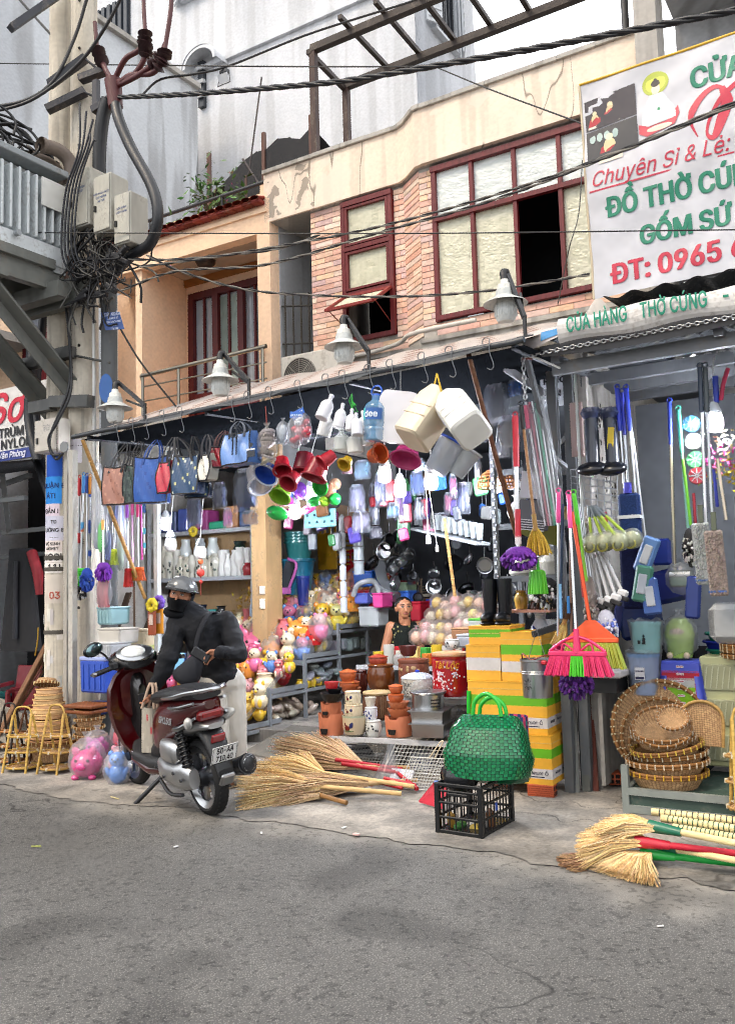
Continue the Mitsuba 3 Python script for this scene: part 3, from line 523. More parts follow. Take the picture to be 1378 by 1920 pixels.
for arm,sh in(([(-6.632,6.05,6.82),(-6.813,6.1,7.083),(-6.918,6.1,7.327),(-6.959,6.1,7.639)],(.45,.6)),([(-6.616,6.05,6.844),(-6.399,6,6.971),(-6.195,6,7),(-6.121,6,7.096),(-6.133,6,7.382),(-6.145,6,7.726)],(.5,.6)),([(-6.6,6.05,6.809),(-6.287,6,6.762),(-6.122,6,6.9),(-6.121,6,7.068)],(.7,.85)),([(-6.585,6.05,6.775),(-6.324,6,6.775),(-6.028,6,6.695),(-5.876,6,6.785),(-5.846,6,6.912),(-5.772,6,7.242),(-5.74,6,7.56)],(.42,.5,.58)),([(-6.569,6.05,6.77),(-6.177,5.98,6.725),(-5.948,6,6.81),(-5.846,6,6.939)],(.55,.7))):
 p=spl(arm,40);rad=np.where(np.arange(40)<26,.028,.022);red=PT(hv,'arm',MB('4c2426',.5).tube(p,rad,8))
 for s in sh:
  i=int(s*39)
  for d in(0,2):PT(red,'shed',MB('2e1a1c',.5).lathe([(.03,-.03),(.075,.0),(.03,.025)],p[min(38,i+d)],12,frame(p[min(39,i+d+1)]-p[min(38,i+d)])))
BLK='1d1e22'
def cable(lab,pts,r,n=40,col=BLK,name='cable',rough=.45,twist=0,sides=6):
 p=spl(pts,n);m=MB(col,rough)
 if twist:
  d=np.cumsum(np.r_[0,np.linalg.norm(np.diff(p,axis=0),axis=1)]);p=spl(pts,max(n,int(d[-1]/.05)));
  d=np.cumsum(np.r_[0,np.linalg.norm(np.diff(p,axis=0),axis=1)]);t=nrm(p[-1]-p[0]);a=nrm(np.cross(t,(0,0,1)));b=np.cross(t,a);k=TH(name,lab,'cable')
  for ph in range(twist):
   w=d*2*pi/(.5 if twist>2 else .35)+ph*2*pi/twist
   PT(k,'strand',MB(BLK if ph or twist>2 else '6a6660',rough).tube(p+r*.9*(np.cos(w)[:,None]*a+np.sin(w)[:,None]*b),r,5))
  return k
 return ON(name,lab,'cable',m.tube(p,r,sides))
cable('fat black cable curving in a wide loop right of the switch boxes',[(-6.601,6.05,6.62),(-6.501,6,6.383),(-6.329,6,6.022),(-6.038,6,5.528),(-5.963,6,5.212),(-6.115,6.05,4.998),(-6.441,6.1,4.954),(-6.779,6.15,4.832)],.055,40,'222428','power_cable',sides=12)
cable('fat black cable dropping straight from the red joint behind the boxes',[(-6.78,6.12,6.73),(-6.869,6.12,6.525),(-6.952,6.15,6.126),(-6.977,6.2,5.57),(-6.898,6.2,4.975)],.07,24,'222428','power_cable',sides=12)
cable('heavy dark sheathed cable hanging left of the meter box',[(-8.325,6.4,4.477),(-8.275,6.35,4.088),(-8.317,6.35,3.605),(-8.13,6.3,3.155),(-7.861,6.3,2.601)],.06,20,'1b1e25','power_cable',sides=10)
cable('second heavy dark cable curving behind the meter box towards the pole foot',[(-8.243,6.5,4.986),(-8.295,6.45,4.234),(-8.282,6.4,3.73),(-8.124,6.38,3.104),(-7.863,6.35,2.78)],.05,20,'1b1e25','power_cable',sides=10)
cable('long black twisted cable slanting across the whole street front',[(-6.726,6.05,6.696),(-5.923,6,6.428),(-5.406,5.98,6.268),(-4.535,5.9,5.988),(-3.669,5.85,5.737),(-2.906,5.8,5.559),(-2.046,5.8,5.399),(-.703,5.8,5.169),(-.046,5.8,5.076)],.014,60,twist=3)
for i,(lab,pts,r,tw)in enumerate((('thin straight wire crossing high over the red joint',[(-9.456,6.3,8.167),(-5.095,6.3,6.594),(-3.224,6.6,6.088)],.007,0),('thin wire dropping from the pergola towards the banner corner',[(-3.956,8.1,7.119),(-3.21,7.8,6.463),(-2.091,7.1,5.435)],.008,0),('thin level wire crossing in front of the balcony and windows',[(-8.367,5.6,5.501),(-3.723,6.3,4.6),(-.938,6.9,4.158)],.006,0),('twisted pair wire rising from the knot past the narrow window to the banner',[(-6.211,6,4.762),(-5.261,6.3,4.774),(-3.787,6.6,4.792),(-2.234,6.7,4.863),(-.841,6.6,4.985),(-.082,6.6,5.115)],.008,2),('lower twisted pair wire rising past the tilted sash to the banner',[(-6.486,6,4.578),(-5.827,6.1,4.665),(-4.804,6.2,4.537),(-3.782,6.4,4.644),(-2.529,6.5,4.713),(-.829,6.5,4.909),(-.083,6.5,5.024)],.008,2),('sagging twisted wire below the balcony ceiling reaching the lamp right',[(-6.116,6,4.859),(-5.783,6.2,4.665),(-5.091,6.4,4.403),(-4.039,6.8,4.243),(-3.061,7,4.148),(-2.082,7,4.091)],.008,2),('twisted wire running level under the coping of the peach house',[(-6.372,6,4.874),(-6.017,6.3,4.888),(-5.651,6.6,4.943),(-5.207,6.9,5.004),(-4.887,7.2,5.173)],.008,2),('black cable bowing from the upper left to the crossarm',[(-8.06,5.5,6.747),(-7.583,5.7,6.775),(-7.37,5.9,7.026),(-7.156,6,7.479),(-6.95,6,7.877)],.018,0),('second black cable bowing over the first at the upper left',[(-8.059,5.5,6.675),(-7.454,5.7,6.744),(-6.955,5.9,7.087),(-6.558,5.9,7.345),(-6.311,5.9,7.591)],.018,0),('short black cable slanting to the left roof edge',[(-8.135,6,8.348),(-7.94,6.1,8.076),(-7.676,6.2,7.736)],.014,0),('grey service wire climbing from the joint to the pergola',[(-6.177,6,6.512),(-6.02,6.1,6.676),(-5.686,6.2,6.667),(-5.377,6.4,6.751),(-4.686,6.8,7.047),(-3.815,7.2,7.257),(-3.63,7.3,7.326)],.012,0),('thin wire hanging loosely at the banner edge',[(-2.076,6.95,5.048),(-2.13,6.95,4.604),(-2.231,6.95,4.309),(-2.563,7.6,4.094)],.005,0),('brown wire slanting across the balcony to the awning',[(-6.618,6.1,4.274),(-6.506,6.3,3.914),(-6.322,6.6,3.488)],.01,0))):
 cable(lab,pts,r,30,'2a2a2c' if r>.0055 else '4a4a48','wire',.5,tw,5)
kn=TH('wire_knot','dense knot of black service wires and clamps under the switch boxes','wires')
for i in range(46):
 top=V([ru(-7.2,-6.6),ru(5.95,6.15),ru(5.1,5.5)]);mid=V([ru(-7.25,-6.55),ru(5.85,6.15),ru(4.7,5.1)]);end=V([ru(-7.2,-6.15),ru(5.85,6.1),ru(4.4,4.95)])
 q=[top,(top+mid)/2+rng.normal(0,.07,3)*V([1,.4,1]),mid,end+rng.normal(0,.06,3)*V([1,.4,1]),end+V([ru(-.12,.2),0,ru(-.2,.15)])]
 PT(kn,'wire',MB(['1a1b1e','1a1b1e','222327','4b4a46'][i%4],.5).tube(spl(q,18),rng.choice([.007,.009,.013]),5))
for i in range(9):PT(kn,'clamp',MB('1f2024',.5).box((ru(-7.0,-6.35),5.95,ru(4.55,4.95)),(.16,.06,.05),RY(ru(-.6,.9)),bev=.01),'paint',smooth=0)
for i in range(5):x=-7.2+i*.05;PT(kn,'drop_cable',MB('22242a',.5).tube(spl([(x+.3+.05*(i%3),5.85,6.6-.12*i),(x+.3,5.84,6.1),(x+.1,5.84,5.7),(x+.02,5.86,5.1),(x+.1,5.95,4.8)],24),.011,6))
for i in range(2):PT(kn,'hanging_loop',MB('1c1d20',.5).tube(spl([(-7.352,6.1,4.698),(-7.274,6.05,4.156),(-7.124,5.9,3.656),(-7.315,5.84,3.205),(-7.298,5.84,3.012),(-7.201,5.86,2.988)]if i else[(-7.419,6.1,4.711),(-7.291,6.05,4.215),(-7.084,5.9,3.65),(-7.186,5.82,3.323),(-7.322,5.82,3.149),(-7.265,5.86,2.957),(-7.153,5.86,3)],40),.014,6))
k=TH('flood_light','small floodlight with a wire guard hanging from the service wire','light');c=V((-5.44,6.4,6.684))
PT(k,'body',MB('3a3c40',.4).box(c+(0,0,.02),(.1,.06,.05),bev=.01),'paint',smooth=0);PT(k,'bracket',MB('55575a',.4).tube([c+(-.06,0,-.01),c+(-.09,0,-.1),c+(.07,0,-.1),c+(.06,0,-.01)],.006,5),'paint');PT(k,'glass',MB('c8ccd0',.2).box(c+(0,-.02,-.05),(.12,.01,.08),RX(.4)),'paint',smooth=0)
def lamp(lab,p,foot):
 p=V(p);k=TH('shade_lamp',lab,'lamp')
 PT(k,'shade',MB('a9adac',.35).lathe([(.05,.06),(.065,.05),(.075,.0),(.155,-.045),(.165,-.055),(.155,-.05),(.07,-.01),(.03,-.01)],p,28),'old')
 PT(k,'cap',MB('c2c2bc',.4).lathe([(.0,.13),(.03,.13),(.035,.1),(.055,.09),(.06,.05)],p,16))
 PT(k,'glass_jar',MB('aeb2b0',.15).lathe([(.05,-.01),(.075,-.04),(.08,-.1),(.08,-.15),(.06,-.19),(0,-.2)],p,20))
 for i in range(12):a=i*pi/6;PT(k,'rib',MB('b9bdbb',.2).tube([p+(.081*cos(a),.081*sin(a),z)for z in(-.05,-.15)],.004,4))
 e=V(foot);arm=PT(k,'arm',MB('17181b',.4).bar(p+(-.0,.05,.2),e+(0,0,.14),.03),'paint',smooth=0);PT(k,'socket',MB('1b1c1f',.5).tube(spl([p+(0,.05,.2),p+(-.01,.01,.19),p+(0,0,.12)],6),.028,8))
 PT(k,'brace',MB('17181b',.4).bar(p+(.1,.05,.02),e+(.0,0,.12),.018),'paint',smooth=0);PT(k,'foot',MB('17181b',.4).bar(e+(0,0,.16),e,.022).bar(e-(.06,0,0),e+(.06,0,0),.02),'paint',smooth=0)
lamp('white shaded lamp in front of the steel pole, leftmost lamp',(-6.339,5.8,3.394),(-5.894,5.75,3.161))
lamp('white shaded lamp in front of the balcony railing',(-5.07,5.85,3.483),(-4.668,5.75,3.204))
lamp('white shaded lamp below the tilted window sash',(-3.794,5.9,3.579),(-3.503,5.8,3.274))
lamp('white shaded lamp on the black open pane of the wide window',(-2.404,5.95,3.677),(-2.204,5.8,3.301))
#  neighbour on the left
nb=TH('neighbour_shop','dark open fronted neighbour shop with a peach upper wall at the far left','building')
PT(nb,'upper_wall',MB('d8a070').box((-12.2,8.4,5.2),(4,.2,2.2)),'peach',smooth=0)
PT(nb,'slab',MB('d8a888').box((-12.4,7.6,5.3),(3.4,1.8,.12)),'bare',smooth=0)
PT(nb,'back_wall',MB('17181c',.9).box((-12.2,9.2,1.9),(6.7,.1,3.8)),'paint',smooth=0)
PT(nb,'roof',MB('3c3e42',.7).add([(-14,5.6,2.95),(-7.85,5.6,2.95),(-7.85,8.6,3.5),(-14,8.6,3.5)],[[0,1,2,3]]),'old',smooth=0)
k=PT(nb,'window',MB('5a1d20',.4).box((-10.5,8.26,5.1),(.9,.06,1.7)),'wood',smooth=0);PT(k,'pane',MB('5c6068',.15).box((-10.65,8.22,5.35),(.38,.02,.8)).box((-10.2,8.22,5.3),(.3,.02,.8)),'paint',smooth=0)
for a,b in(((-14,5.8,2.6),(-7.9,6.0,2.62)),((-14,6.6,2.3),(-8.0,6.6,2.35)),((-14,7.2,2.5),(-8.1,6.2,2.9)),((-9.0,6.6,2.35),(-8.3,6.0,2.9)),((-14,7.0,2.05),(-8.0,7.0,2.1)),((-8.6,5.9,2.3),(-8.6,5.9,3.0))):PT(nb,'roof_bar',MB('5c5f60',.5).bar(a,b,.05),'old',smooth=0)
sg=TH('shop_sign','white shop sign with big red script letters at the left edge','sign')
PT(sg,'board',MB('c9c9c9',.5).box((-9.75,6.62,3.64),(3.0,.04,.88)),'paint',smooth=0);PT(sg,'blue_band',MB('2c3a7a',.5).box((-9.75,6.598,3.26),(3.0,.01,.12)),'paint',smooth=0)
RF=RX(pi/2)
for t,h,p,c,sh,sx in(('Sơn',.36,(-9.42,6.59,3.66),'b8283e',.25,.95),('TRÙM MÁY MÓC',.11,(-9.2,6.59,3.48),'26262a',0,1.3),('NYLON, BAO BÌ',.11,(-9.16,6.59,3.34),'26262a',0,1.25),('Văn Phòng',.07,(-9.2,6.588,3.23),'d0d4e8',.2,.5)):PT(sg,'lettering',MB(c,.5).text(t,h,RF,p,shear=sh,w=sx,depth=.004),'paint',kind='stuff',smooth=0)
#  banner and right awning signs
bn=TH('shop_banner','large white banner with red and green lettering at the upper right','banner')
bx0,bx1=-2.085,.9
def bpt(u,v,d=0):
 x=bx0+u;z=5.725-v+.012*u;return V([x+.016*v,7.0-d+.012*sin(v*5+u*1.3)+.005*sin(u*9+v*17),z])
PT(bn,'sheet',MB('b4b5bb',.45).surf([[bpt(u,v)for v in np.linspace(0,1.85,36)]for u in np.linspace(0,3,40)]))
PT(bn,'hem',MB('d0a030',.5).tube([bpt(u,-.005)for u in np.linspace(0,3,12)],.011,6));PT(bn,'side_hem',MB('b9ab90',.5).tube([bpt(0,v)for v in np.linspace(0,1.85,8)],.01,6))
def btext(t,h,u,v,col,w=None,shear=0,bold=True):
 m=text_mesh(t,h,.001,bold);p=V(m.vertices);x=p[:,0].max();p[:,0]+=shear*p[:,1]
 if w:p[:,0]*=w/x
 mb=MB(col,.5)
 for s in((-1,0,1)if bold else(0,)):mb.add([bpt(u+a+s*.006,v-b,.004+.0015*(s+1)+c)for a,b,c in p],m.faces)
 PT(bn,'lettering',mb,'paint',kind='stuff',smooth=0)
GR,RD='0f7058','b02a40'
btext('CỬA HÀNG',.16,.87,.335,GR,.98);btext('ĐỒ THỜ CÚNG',.16,.15,1.195,GR,1.22);btext('GỐM SỨ',.15,.395,1.485,GR,.70);btext('ĐT: 0965 680',.16,.15,1.755,RD,1.27)
btext('Chuyên Sỉ & Lẻ:',.125,.04,.915,RD,1.07,.3,False)
PT(bn,'underline',MB(RD,.5).add([bpt(.03,.945,.004),bpt(1.15,.93,.004),bpt(1.15,.942,.004),bpt(.03,.96,.004)],[[0,1,2,3]]),'paint',smooth=0)
def swash(pts,w,col=RD):
 p=spl(pts,30);t=np.gradient(p,axis=0);n=np.stack([-t[:,1],t[:,0]],1);n/=np.linalg.norm(n,axis=1,keepdims=True);ww=np.interp(np.linspace(0,1,30),np.linspace(0,1,len(w)),w)[:,None]
 PT(bn,'script_stroke',MB(col,.5).surf([[bpt(*a,.005)for a in(p-n*ww)],[bpt(*a,.005)for a in(p+n*ww)]]),'paint',smooth=0)
swash([(.90,.74),(.86,.62),(.88,.52),(.96,.42),(1.05,.38),(1.12,.42)],[.004,.012,.03,.025,.02,.01])
swash([(1.1,.4),(1.13,.52),(1.08,.66),(1.02,.78),(.97,.74),(1.0,.62),(1.1,.48),(1.25,.38)],[.02,.045,.04,.025,.01,.012,.02,.02])
swash([(1.25,.38),(1.3,.5),(1.24,.66),(1.28,.74),(1.4,.66)],[.02,.04,.04,.03,.01]);swash([(1.45,.55),(1.4,.7),(1.5,.74),(1.58,.6),(1.6,.72)],[.03,.03,.02,.02,.02])
def bpatch(poly,col,d=.004):
 m=trimesh.creation.triangulate_polygon(Polygon(poly).buffer(0),engine='earcut');PT(bn,'print',MB(col,.5).add([bpt(a,b,d)for a,b in m[0]],m[1]),'paint',smooth=0)
def circ(u,v,a,b=None,n=18):return[(u+a*cos(t),v+(b or a)*sin(t))for t in np.arange(n)*2*pi/n]
bpatch([(.03,.16),(.45,.13),(.45,.4),(.03,.42)],'2c2730');bpatch([(.03,.43),(.45,.41),(.45,.68),(.03,.7)],'2d2e33')
for u,v,s in((.11,.33,.06),(.24,.3,.075),(.37,.28,.065),(.22,.6,.1),(.36,.6,.05)):
 bpatch([(u-s,v+s),(u-s*.7,v),(u,v-s*.5),(u+s*.8,v),(u+s,v+s)],'a33238',.005);bpatch(circ(u,v,s*.5,s*.7),'c8b88e',.006);bpatch(circ(u,v-s*.8,s*.3),'d8c4a4',.006);bpatch([(u-s,v+s),(u+s,v+s*.9),(u+s,v+s*1.25),(u-s,v+s*1.3)],'c9c2b4',.006)
for u in(.08,.14,.2,.27):bpatch(circ(u,.5,.025,.04),'8fa3a0',.005)
bpatch(circ(.61,.19,.105,.1),'9aa53a');bpatch(circ(.61,.19,.08,.075),'b5bb4a',.005);bpatch(circ(.61,.24,.035,.045),'d8c4a8',.007);bpatch(circ(.61,.19,.035,.03),'2a2622',.0075);bpatch(circ(.61,.165,.014,.02),'2a2622',.0075)
bpatch([(.56,.28),(.66,.28),(.74,.42),(.76,.52),(.48,.54),(.5,.4)],'c2ccd0',.006);bpatch([(.46,.5),(.54,.54),(.68,.53),(.77,.43),(.78,.5),(.74,.58),(.52,.62),(.46,.58)],'b03a48',.007);bpatch(circ(.62,.57,.1,.025),'d0b8a8',.008);bpatch(circ(.625,.43,.012,.03),'3a8a5c',.008)
#  shop shell, awning, lamps
sh_=TH('shop','open fronted household goods shop packed under the lit ceiling','shop')
w=MB('b8bcc2',.8);w.box((-5.0,11.6,1.7),(7.6,.1,3.4));w.box((-8.75,9.6,1.7),(.1,3.8,3.4));PT(sh_,'wall',w,'bare',smooth=0)
PT(sh_,'ceiling',MB('5a5e64',.8).box((-5.2,9.4,3.42),(7.2,4.4,.06)),'lining',smooth=0)
PT(sh_,'pillar',MB('b8966c',.8).box((-6.55,8.35,1.7),(.22,.3,3.4)),'old',smooth=0)
PT(sh_,'partition',MB('c8b89a',.8).box((-2.12,8.2,1.7),(.06,3.0,3.4)),'bare',smooth=0)
for z in(1.58,1.42):PT(sh_,'socket_box',MB('d8d4c8',.4).box((-6.5,8.19,z),(.07,.03,.12 if z<1.5 else .1),bev=.008),'paint',smooth=0)
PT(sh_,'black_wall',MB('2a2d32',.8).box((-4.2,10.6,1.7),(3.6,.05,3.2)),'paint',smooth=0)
aw=TH('awning','long dark awning with a striped top edge carrying hung goods','awning')
A0,A1=V([-6.48,5.5,3.05]),V([-2.1,5.5,3.2])
N=60;g=[]
for i in range(N+1):
 t=i/N;p=A0+(A1-A0)*t;q=V([p[0]-.35*(1-t),8.02,4.02+.05*t]);g.append([p+(q-p)*s+V([0,0,.015*sin(t*40+s*6)*s])for s in np.linspace(0,1,8)])
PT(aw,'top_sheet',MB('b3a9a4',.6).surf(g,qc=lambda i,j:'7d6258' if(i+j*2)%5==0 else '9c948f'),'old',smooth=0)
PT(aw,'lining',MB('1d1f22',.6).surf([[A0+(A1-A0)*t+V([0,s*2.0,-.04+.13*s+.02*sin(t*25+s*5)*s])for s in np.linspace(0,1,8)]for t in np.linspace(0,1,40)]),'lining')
PT(aw,'front_roll',MB('34373b',.4).tube([A0+(-.1,0,0),*[A0+(A1-A0)*t+(0,0,.006*sin(t*30))for t in np.linspace(.02,.98,30)],A1],.022,10),'paint')
for i in range(4):PT(aw,'torn_film',MB('c0c4c8',.25).surf([[A0+(A1-A0)*(.18+i*.2+u*.16)+V([0,-.026,-.005-v*.035*sin(u*3.1)])for v in(0,1)]for u in np.linspace(0,1,12)]),'film')
PT(aw,'back_beam',MB('44484c',.5).bar((-7.2,7.4,3.16),(-2.1,7.4,3.22),.08,.1),'old',smooth=0)
for t in(.02,.35,.68,.98):p=A0+(A1-A0)*t;PT(aw,'rafter',MB('50545a',.5).bar(p+(0,.02,-.03),p+(-.1,2.4,.14),.03,.04),'old',smooth=0)
def stick(lab,a,b,r,col,name='bamboo_pole',cat='pole',mat='bamboo',nodes=0):
 k=TH(name,lab,cat);a,b=V(a),V(b);PT(k,'shaft',MB(col,.5).tube([a,(a+b)/2,b],[r,r*1.05,r],8),mat)
 for i in range(nodes):PT(k,'node',MB(col,.5).lathe([(r,-.008),(r*1.25,0),(r,.008)],a+(b-a)*(i+.7)/(nodes+.5),8,frame(b-a)),mat)
 return k
stick('slanting bamboo pole propping the left end of the awning',(-6.442,5.5,3.007),(-6.471,6.3,1.528),.018,'a07a48',nodes=5)
stick('weathered wooden pole leaning under the right end of the awning',(-2.542,5.55,3.214),(-2.61,6.5,1.918),.02,'6a4a38','wooden_pole')
stick('bamboo pole standing upright in the middle of the shop',(-3.791,7.6,2.216),(-3.805,7.8,1.465),.016,'b08a58',nodes=3)
st=TH('awning_strut','angled steel strut and chain at the corner of the two awnings','strut')
PT(st,'strut',MB('5c5f62',.45).bar((-2.237,5.9,3.174),(-2.14,6.2,2.281),.035),'old',smooth=0);PT(st,'clip',MB('5a2a26',.5).box((-2.236,5.9,3.189),(.06,.06,.05)),'old',smooth=0)
PT(st,'bracket',MB('9a9ca0',.4).bar((-2.497,6.1,3.193),(-2.344,6.6,3.039),.012,.07),'old',smooth=0);PT(st,'bracket',MB('8a8c90',.4).bar((-2.362,6.5,2.527),(-2.217,6.6,2.692),.03),'old',smooth=0);PT(st,'bracket',MB('8a8c90',.4).bar((-2.246,6.3,2.533),(-2.208,6.6,2.448),.03),'old',smooth=0)
def chain(a,b,sag,n,r,k):
 for i in range(n):
  t=(i+.5)/n;p=V(a)+(V(b)-V(a))*t-V([0,0,sag*4*t*(1-t)]);d=nrm(V(b)-V(a));L=np.linalg.norm(V(b)-V(a))/n;R=frame(d)@RZ(i%2*1.57)
  PT(k,'chain_link',MB('b4b6b8',.3).tube([p+R@V([r*sin(a2),0,L*.62*cos(a2)])for a2 in np.arange(8)*pi/4],.006,5,closed=True),'metal')
chain((-2.257,5.85,3.182),(-.823,5.85,3.205),.0,52,.013,st);chain((-2.249,5.85,3.18),(-2.244,5.85,2.87),0,9,.013,st)
PT(st,'white_cord',MB('c8c8c4',.5).tube(spl([(-2.217,5.85,3.44),(-2.232,5.85,3.209),(-2.149,5.9,3.159),(-2.03,6,3.091)],20),.008,6))
k=TH('shop_post','pair of grey steel posts dividing the two shop fronts','post')
for x,y in((-2.27,6.5),(-2.17,6.6)):PT(k,'shaft',MB('5c5f62',.45).bar((x,y,0),(x,y,3.2),.07),'old',smooth=0)
PT(k,'white_rod',MB('b4b8b4',.4).tube([(-2.035,6.35,3.122),(-2.031,6.35,2.079)],.012,6),'paint')
ra=TH('right_awning','right hand grey awning with a rolled banner and steel beams below','awning')
R0,R1=V([-2.12,5.9,3.17]),V([.9,5.9,3.2])
PT(ra,'roof',MB('5a5d60',.6).surf([[R0+(R1-R0)*t+V([0,s*2.3,.12+.28*s+.016*cos(t*160)])for s in(0,.5,1)]for t in np.linspace(0,1,160)]),'old')
cl=[[R0+(R1-R0)*t+V([0,-.02-.08*cos(a)*(1+.2*sin(t*9)),.13+.1*sin(a)+.012*sin(t*26+a)])for a in np.linspace(-2.3,2.6,16)]for t in np.linspace(.05,1,60)]
rc=PT(ra,'rolled_cloth',MB('b0aeac',.6).surf(cl,qc=lambda i,j:'6f6e70' if j<4 else 'b9b7b4'),'old','rolled white banner cloth with green letters cut by the fold',smooth=True)
PT(ra,'valance',MB('4a4a4c',.5).surf([[R0+(R1-R0)*t+V([.02*sin(t*22),-.05+.03*s,.06-s*(.07+.03*sin(t*7))])for s in(0,.5,1)]for t in np.linspace(0,1,60)]),'film' if 0 else 'paint')
for t,h,u,wd in(('CỬA HÀNG',.1,.22,.42),('THỜ CÚNG',.1,.72,.42),('- GỐM',.1,1.22,.3)):
 m=text_mesh(t,h,.002,True);v=V(m.vertices);v[:,0]*=wd/v[:,0].max()
 P=[R0+(R1-R0)*((u+x)/3.02)+V([0,-.112-.02*sin((u+x)*3)-z+.2*(y-.06)**2*10,.105+y])for x,y,z in v]
 PT(rc,'lettering',MB('1d7a62',.6).add(P,m.faces),'paint',kind='stuff',smooth=0)
for y,z in((6.05,3.1),(6.7,3.14),(7.3,3.18),(7.9,3.22)):PT(ra,'beam',MB('6c6f73',.45).bar((-2.1,y,z),(.9,y,z+.03),.05,.09),'old',smooth=0)
for x in(-2.05,-.95,.2):PT(ra,'cross_beam',MB('5c5f64',.45).bar((x,5.95,3.15),(x,8.1,3.3),.06,.05),'old',smooth=0)
k=TH('cloth_scrap','white cloth scrap with a blue printed patch at the corner of the awnings','cloth');g=[[V([-2.22+.38*u,5.84-.03*sin(u*3+v*2),3.2+.1*u+.13*v-.06*u*v])for v in np.linspace(0,1,6)]for u in np.linspace(0,1,10)]
PT(k,'cloth',MB('b8b0ae',.7).surf(g));PT(k,'blue_patch',MB('2f74a8',.6).surf([[V(g[3+i][1+j])+V([0,-.006,0])for j in range(4)]for i in range(5)]))
k=TH('folded_cloth','white folded cloth flap hanging from the moulding beside the banner','cloth');PT(k,'flap',MB('c0bdb8',.7).add([(-2.333,7.5,3.867),(-1.923,7.2,3.752),(-2.077,7.3,3.964),(-2.15,7.4,4.025)],[[0,1,2],[0,2,3]]).add([(-2.32,7.52,3.87),(-1.928,7.22,3.758),(-2.147,7.42,4.021)],[[0,1,2]]),smooth=0)
cr=TH('corrugated_roof','dark corrugated sheet roof edge under the banner','roof')
PT(cr,'sheet',MB('26282b',.5).surf([[V([-1.97+t*2.9,6.95+s*1.2,3.85+.05*t+.02*cos(t*2.9*26)+s*.1])for s in(0,1)]for t in np.linspace(0,1,140)]),'old')
PT(cr,'beam',MB('6a655f',.7).box((-.5,7.3,3.62),(2.9,.12,.26)),'bare',smooth=0)
sb=TH('right_stall','deep right hand stall with plain grey side panels','shop')
PT(sb,'back_wall',MB('74787e',.7).box((-.6,8.3,1.6),(3.0,.06,3.2)),'paint',smooth=0);PT(sb,'side_wall',MB('80848a',.7).box((.95,7.2,1.6),(.06,2.4,3.2)),'paint',smooth=0)
PT(sb,'side_panel',MB('c8c0ae',.8).box((-2.05,7.3,1.6),(.03,1.4,3.1)),'bare',smooth=0)
for i in range(60):y,z=ru(6.7,7.9),ru(1.9,3.0);PT(sb,'flake',MB('2c2823',.8).box((-2.033,y,z),(.004,ru(.01,.03),ru(.02,.06)),RX(ru(-.3,.3))),'paint',smooth=0)
k=TH('wall_notice','white notice with black capitals behind the dividing posts','sign');c=V((-2.297,6.9,3.161));PT(k,'board',MB('b8bcc4',.5).box(c,(.42,.01,.3)),'paint',smooth=0)
for i,t in enumerate(('KHÔNG','BÁN CHỊU')):PT(k,'lettering',MB('20242c',.5).text(t,.05,RF,c+(-.19,-.008,.04-i*.11),w=.36),'paint',kind='stuff',smooth=0)
scene['bulb_glow']={'type':'diffuse','reflectance':{'type':'rgb','value':.5}}
def bulb(lab,p,on=True,s=1.0,power=150):
 p=V(p);k=TH('light_bulb',lab,'light bulb');R=np.eye(3)
 PT(k,'cap',MB('b8bcc0' if on else '6a6e70',.4).lathe([(.045*s,.03),(.05*s,.05),(.03*s,.1),(.02*s,.12),(.0,.12)],p,14),'paint')
 if not on:
  for i in range(10):a=i*.628;PT(k,'cooling_fin',MB('55595c',.4).box(p+V([.045*cos(a),.045*sin(a),.055]),(.012,.004,.04),RZ(a)),'paint',smooth=0)
 g=MB('d8d8d4',.3).lathe([(0,-.1*s),(.045*s,-.085*s),(.058*s,-.05*s),(.055*s,0),(.045*s,.03)],p,12)
 m,uv=g.get();kk=numbered(k+'__globe')
 scene[kk]=mikit.ply(m,'bulb_glow' if on else 'paint',smooth=True,uv=uv,**({'emitter':{'type':'area','radiance':{'type':'rgb','value':[power*.93,power*.98,power*1.08]}}}if on else{}))
 PT(k,'flex',MB('d0d0cc',.5).tube(spl([p+(0,0,.12),p+(.01,.02,.4),(p[0]+.03,p[1]+.1,max(3.15,p[2]+.5))],10),.005,5))
 return k
BP=46
for lab,p in(('glowing bulb above the vase shelves at the left',(-6.869,7,2.353)),('lower glowing bulb beside the hanging green bags',(-5.055,6.9,2.351)),('glowing bulb just above the lower left pair bulb',(-5.001,7.1,2.535)),('glowing bulb under the blue water bottle',(-3.741,6.4,2.547)),('smaller glowing bulb hanging lower right of the water bottle bulb',(-3.876,6.9,2.474)),('glowing bulb below the two big white cans',(-3.353,6.5,2.458)),('glowing bulb among the poles of the right stall',(-1.098,6.5,2.682)),('glowing bulb deep inside the shop near the pans',(-3.24,7.6,2.515))):bulb(lab,p,power=BP)
bulb('unlit bulb with dark cooling fins before the vases',(-6.554,7.2,2.04),False,1.1);bulb('large unlit translucent bulb under the lit left bulb',(-6.897,7.1,2.142),False,1.2)
k=TH('bulb_socket','white hanging bulb socket with two cords before the pans','socket');p=V((-3.868,7.4,2.018));PT(k,'socket',MB('d8d8d2',.4).lathe([(0,.06),(.012,.06),(.016,.03),(.024,.02),(.026,-.05),(0,-.05)],p,12));PT(k,'cord',MB('c8c8c2',.5).tube([p+(0,0,.06),p+(-.01,0,.7)],.005,5));PT(k,'cord',MB('c8c8c2',.5).tube(spl([p+(.09,0,-.08),p+(.06,0,.2),p+(0,0,.7)],8),.004,5));PT(k,'switch',MB('d8d8d2',.4).box(p+(.09,0,-.1),(.03,.02,.06),bev=.006))
k=TH('woven_lamp_shade','warm glowing woven bamboo lamp shade on the steel shelf','lamp shade');p=V((-2.941,6.9,2.426))
m=MB('a06a3c',.6)
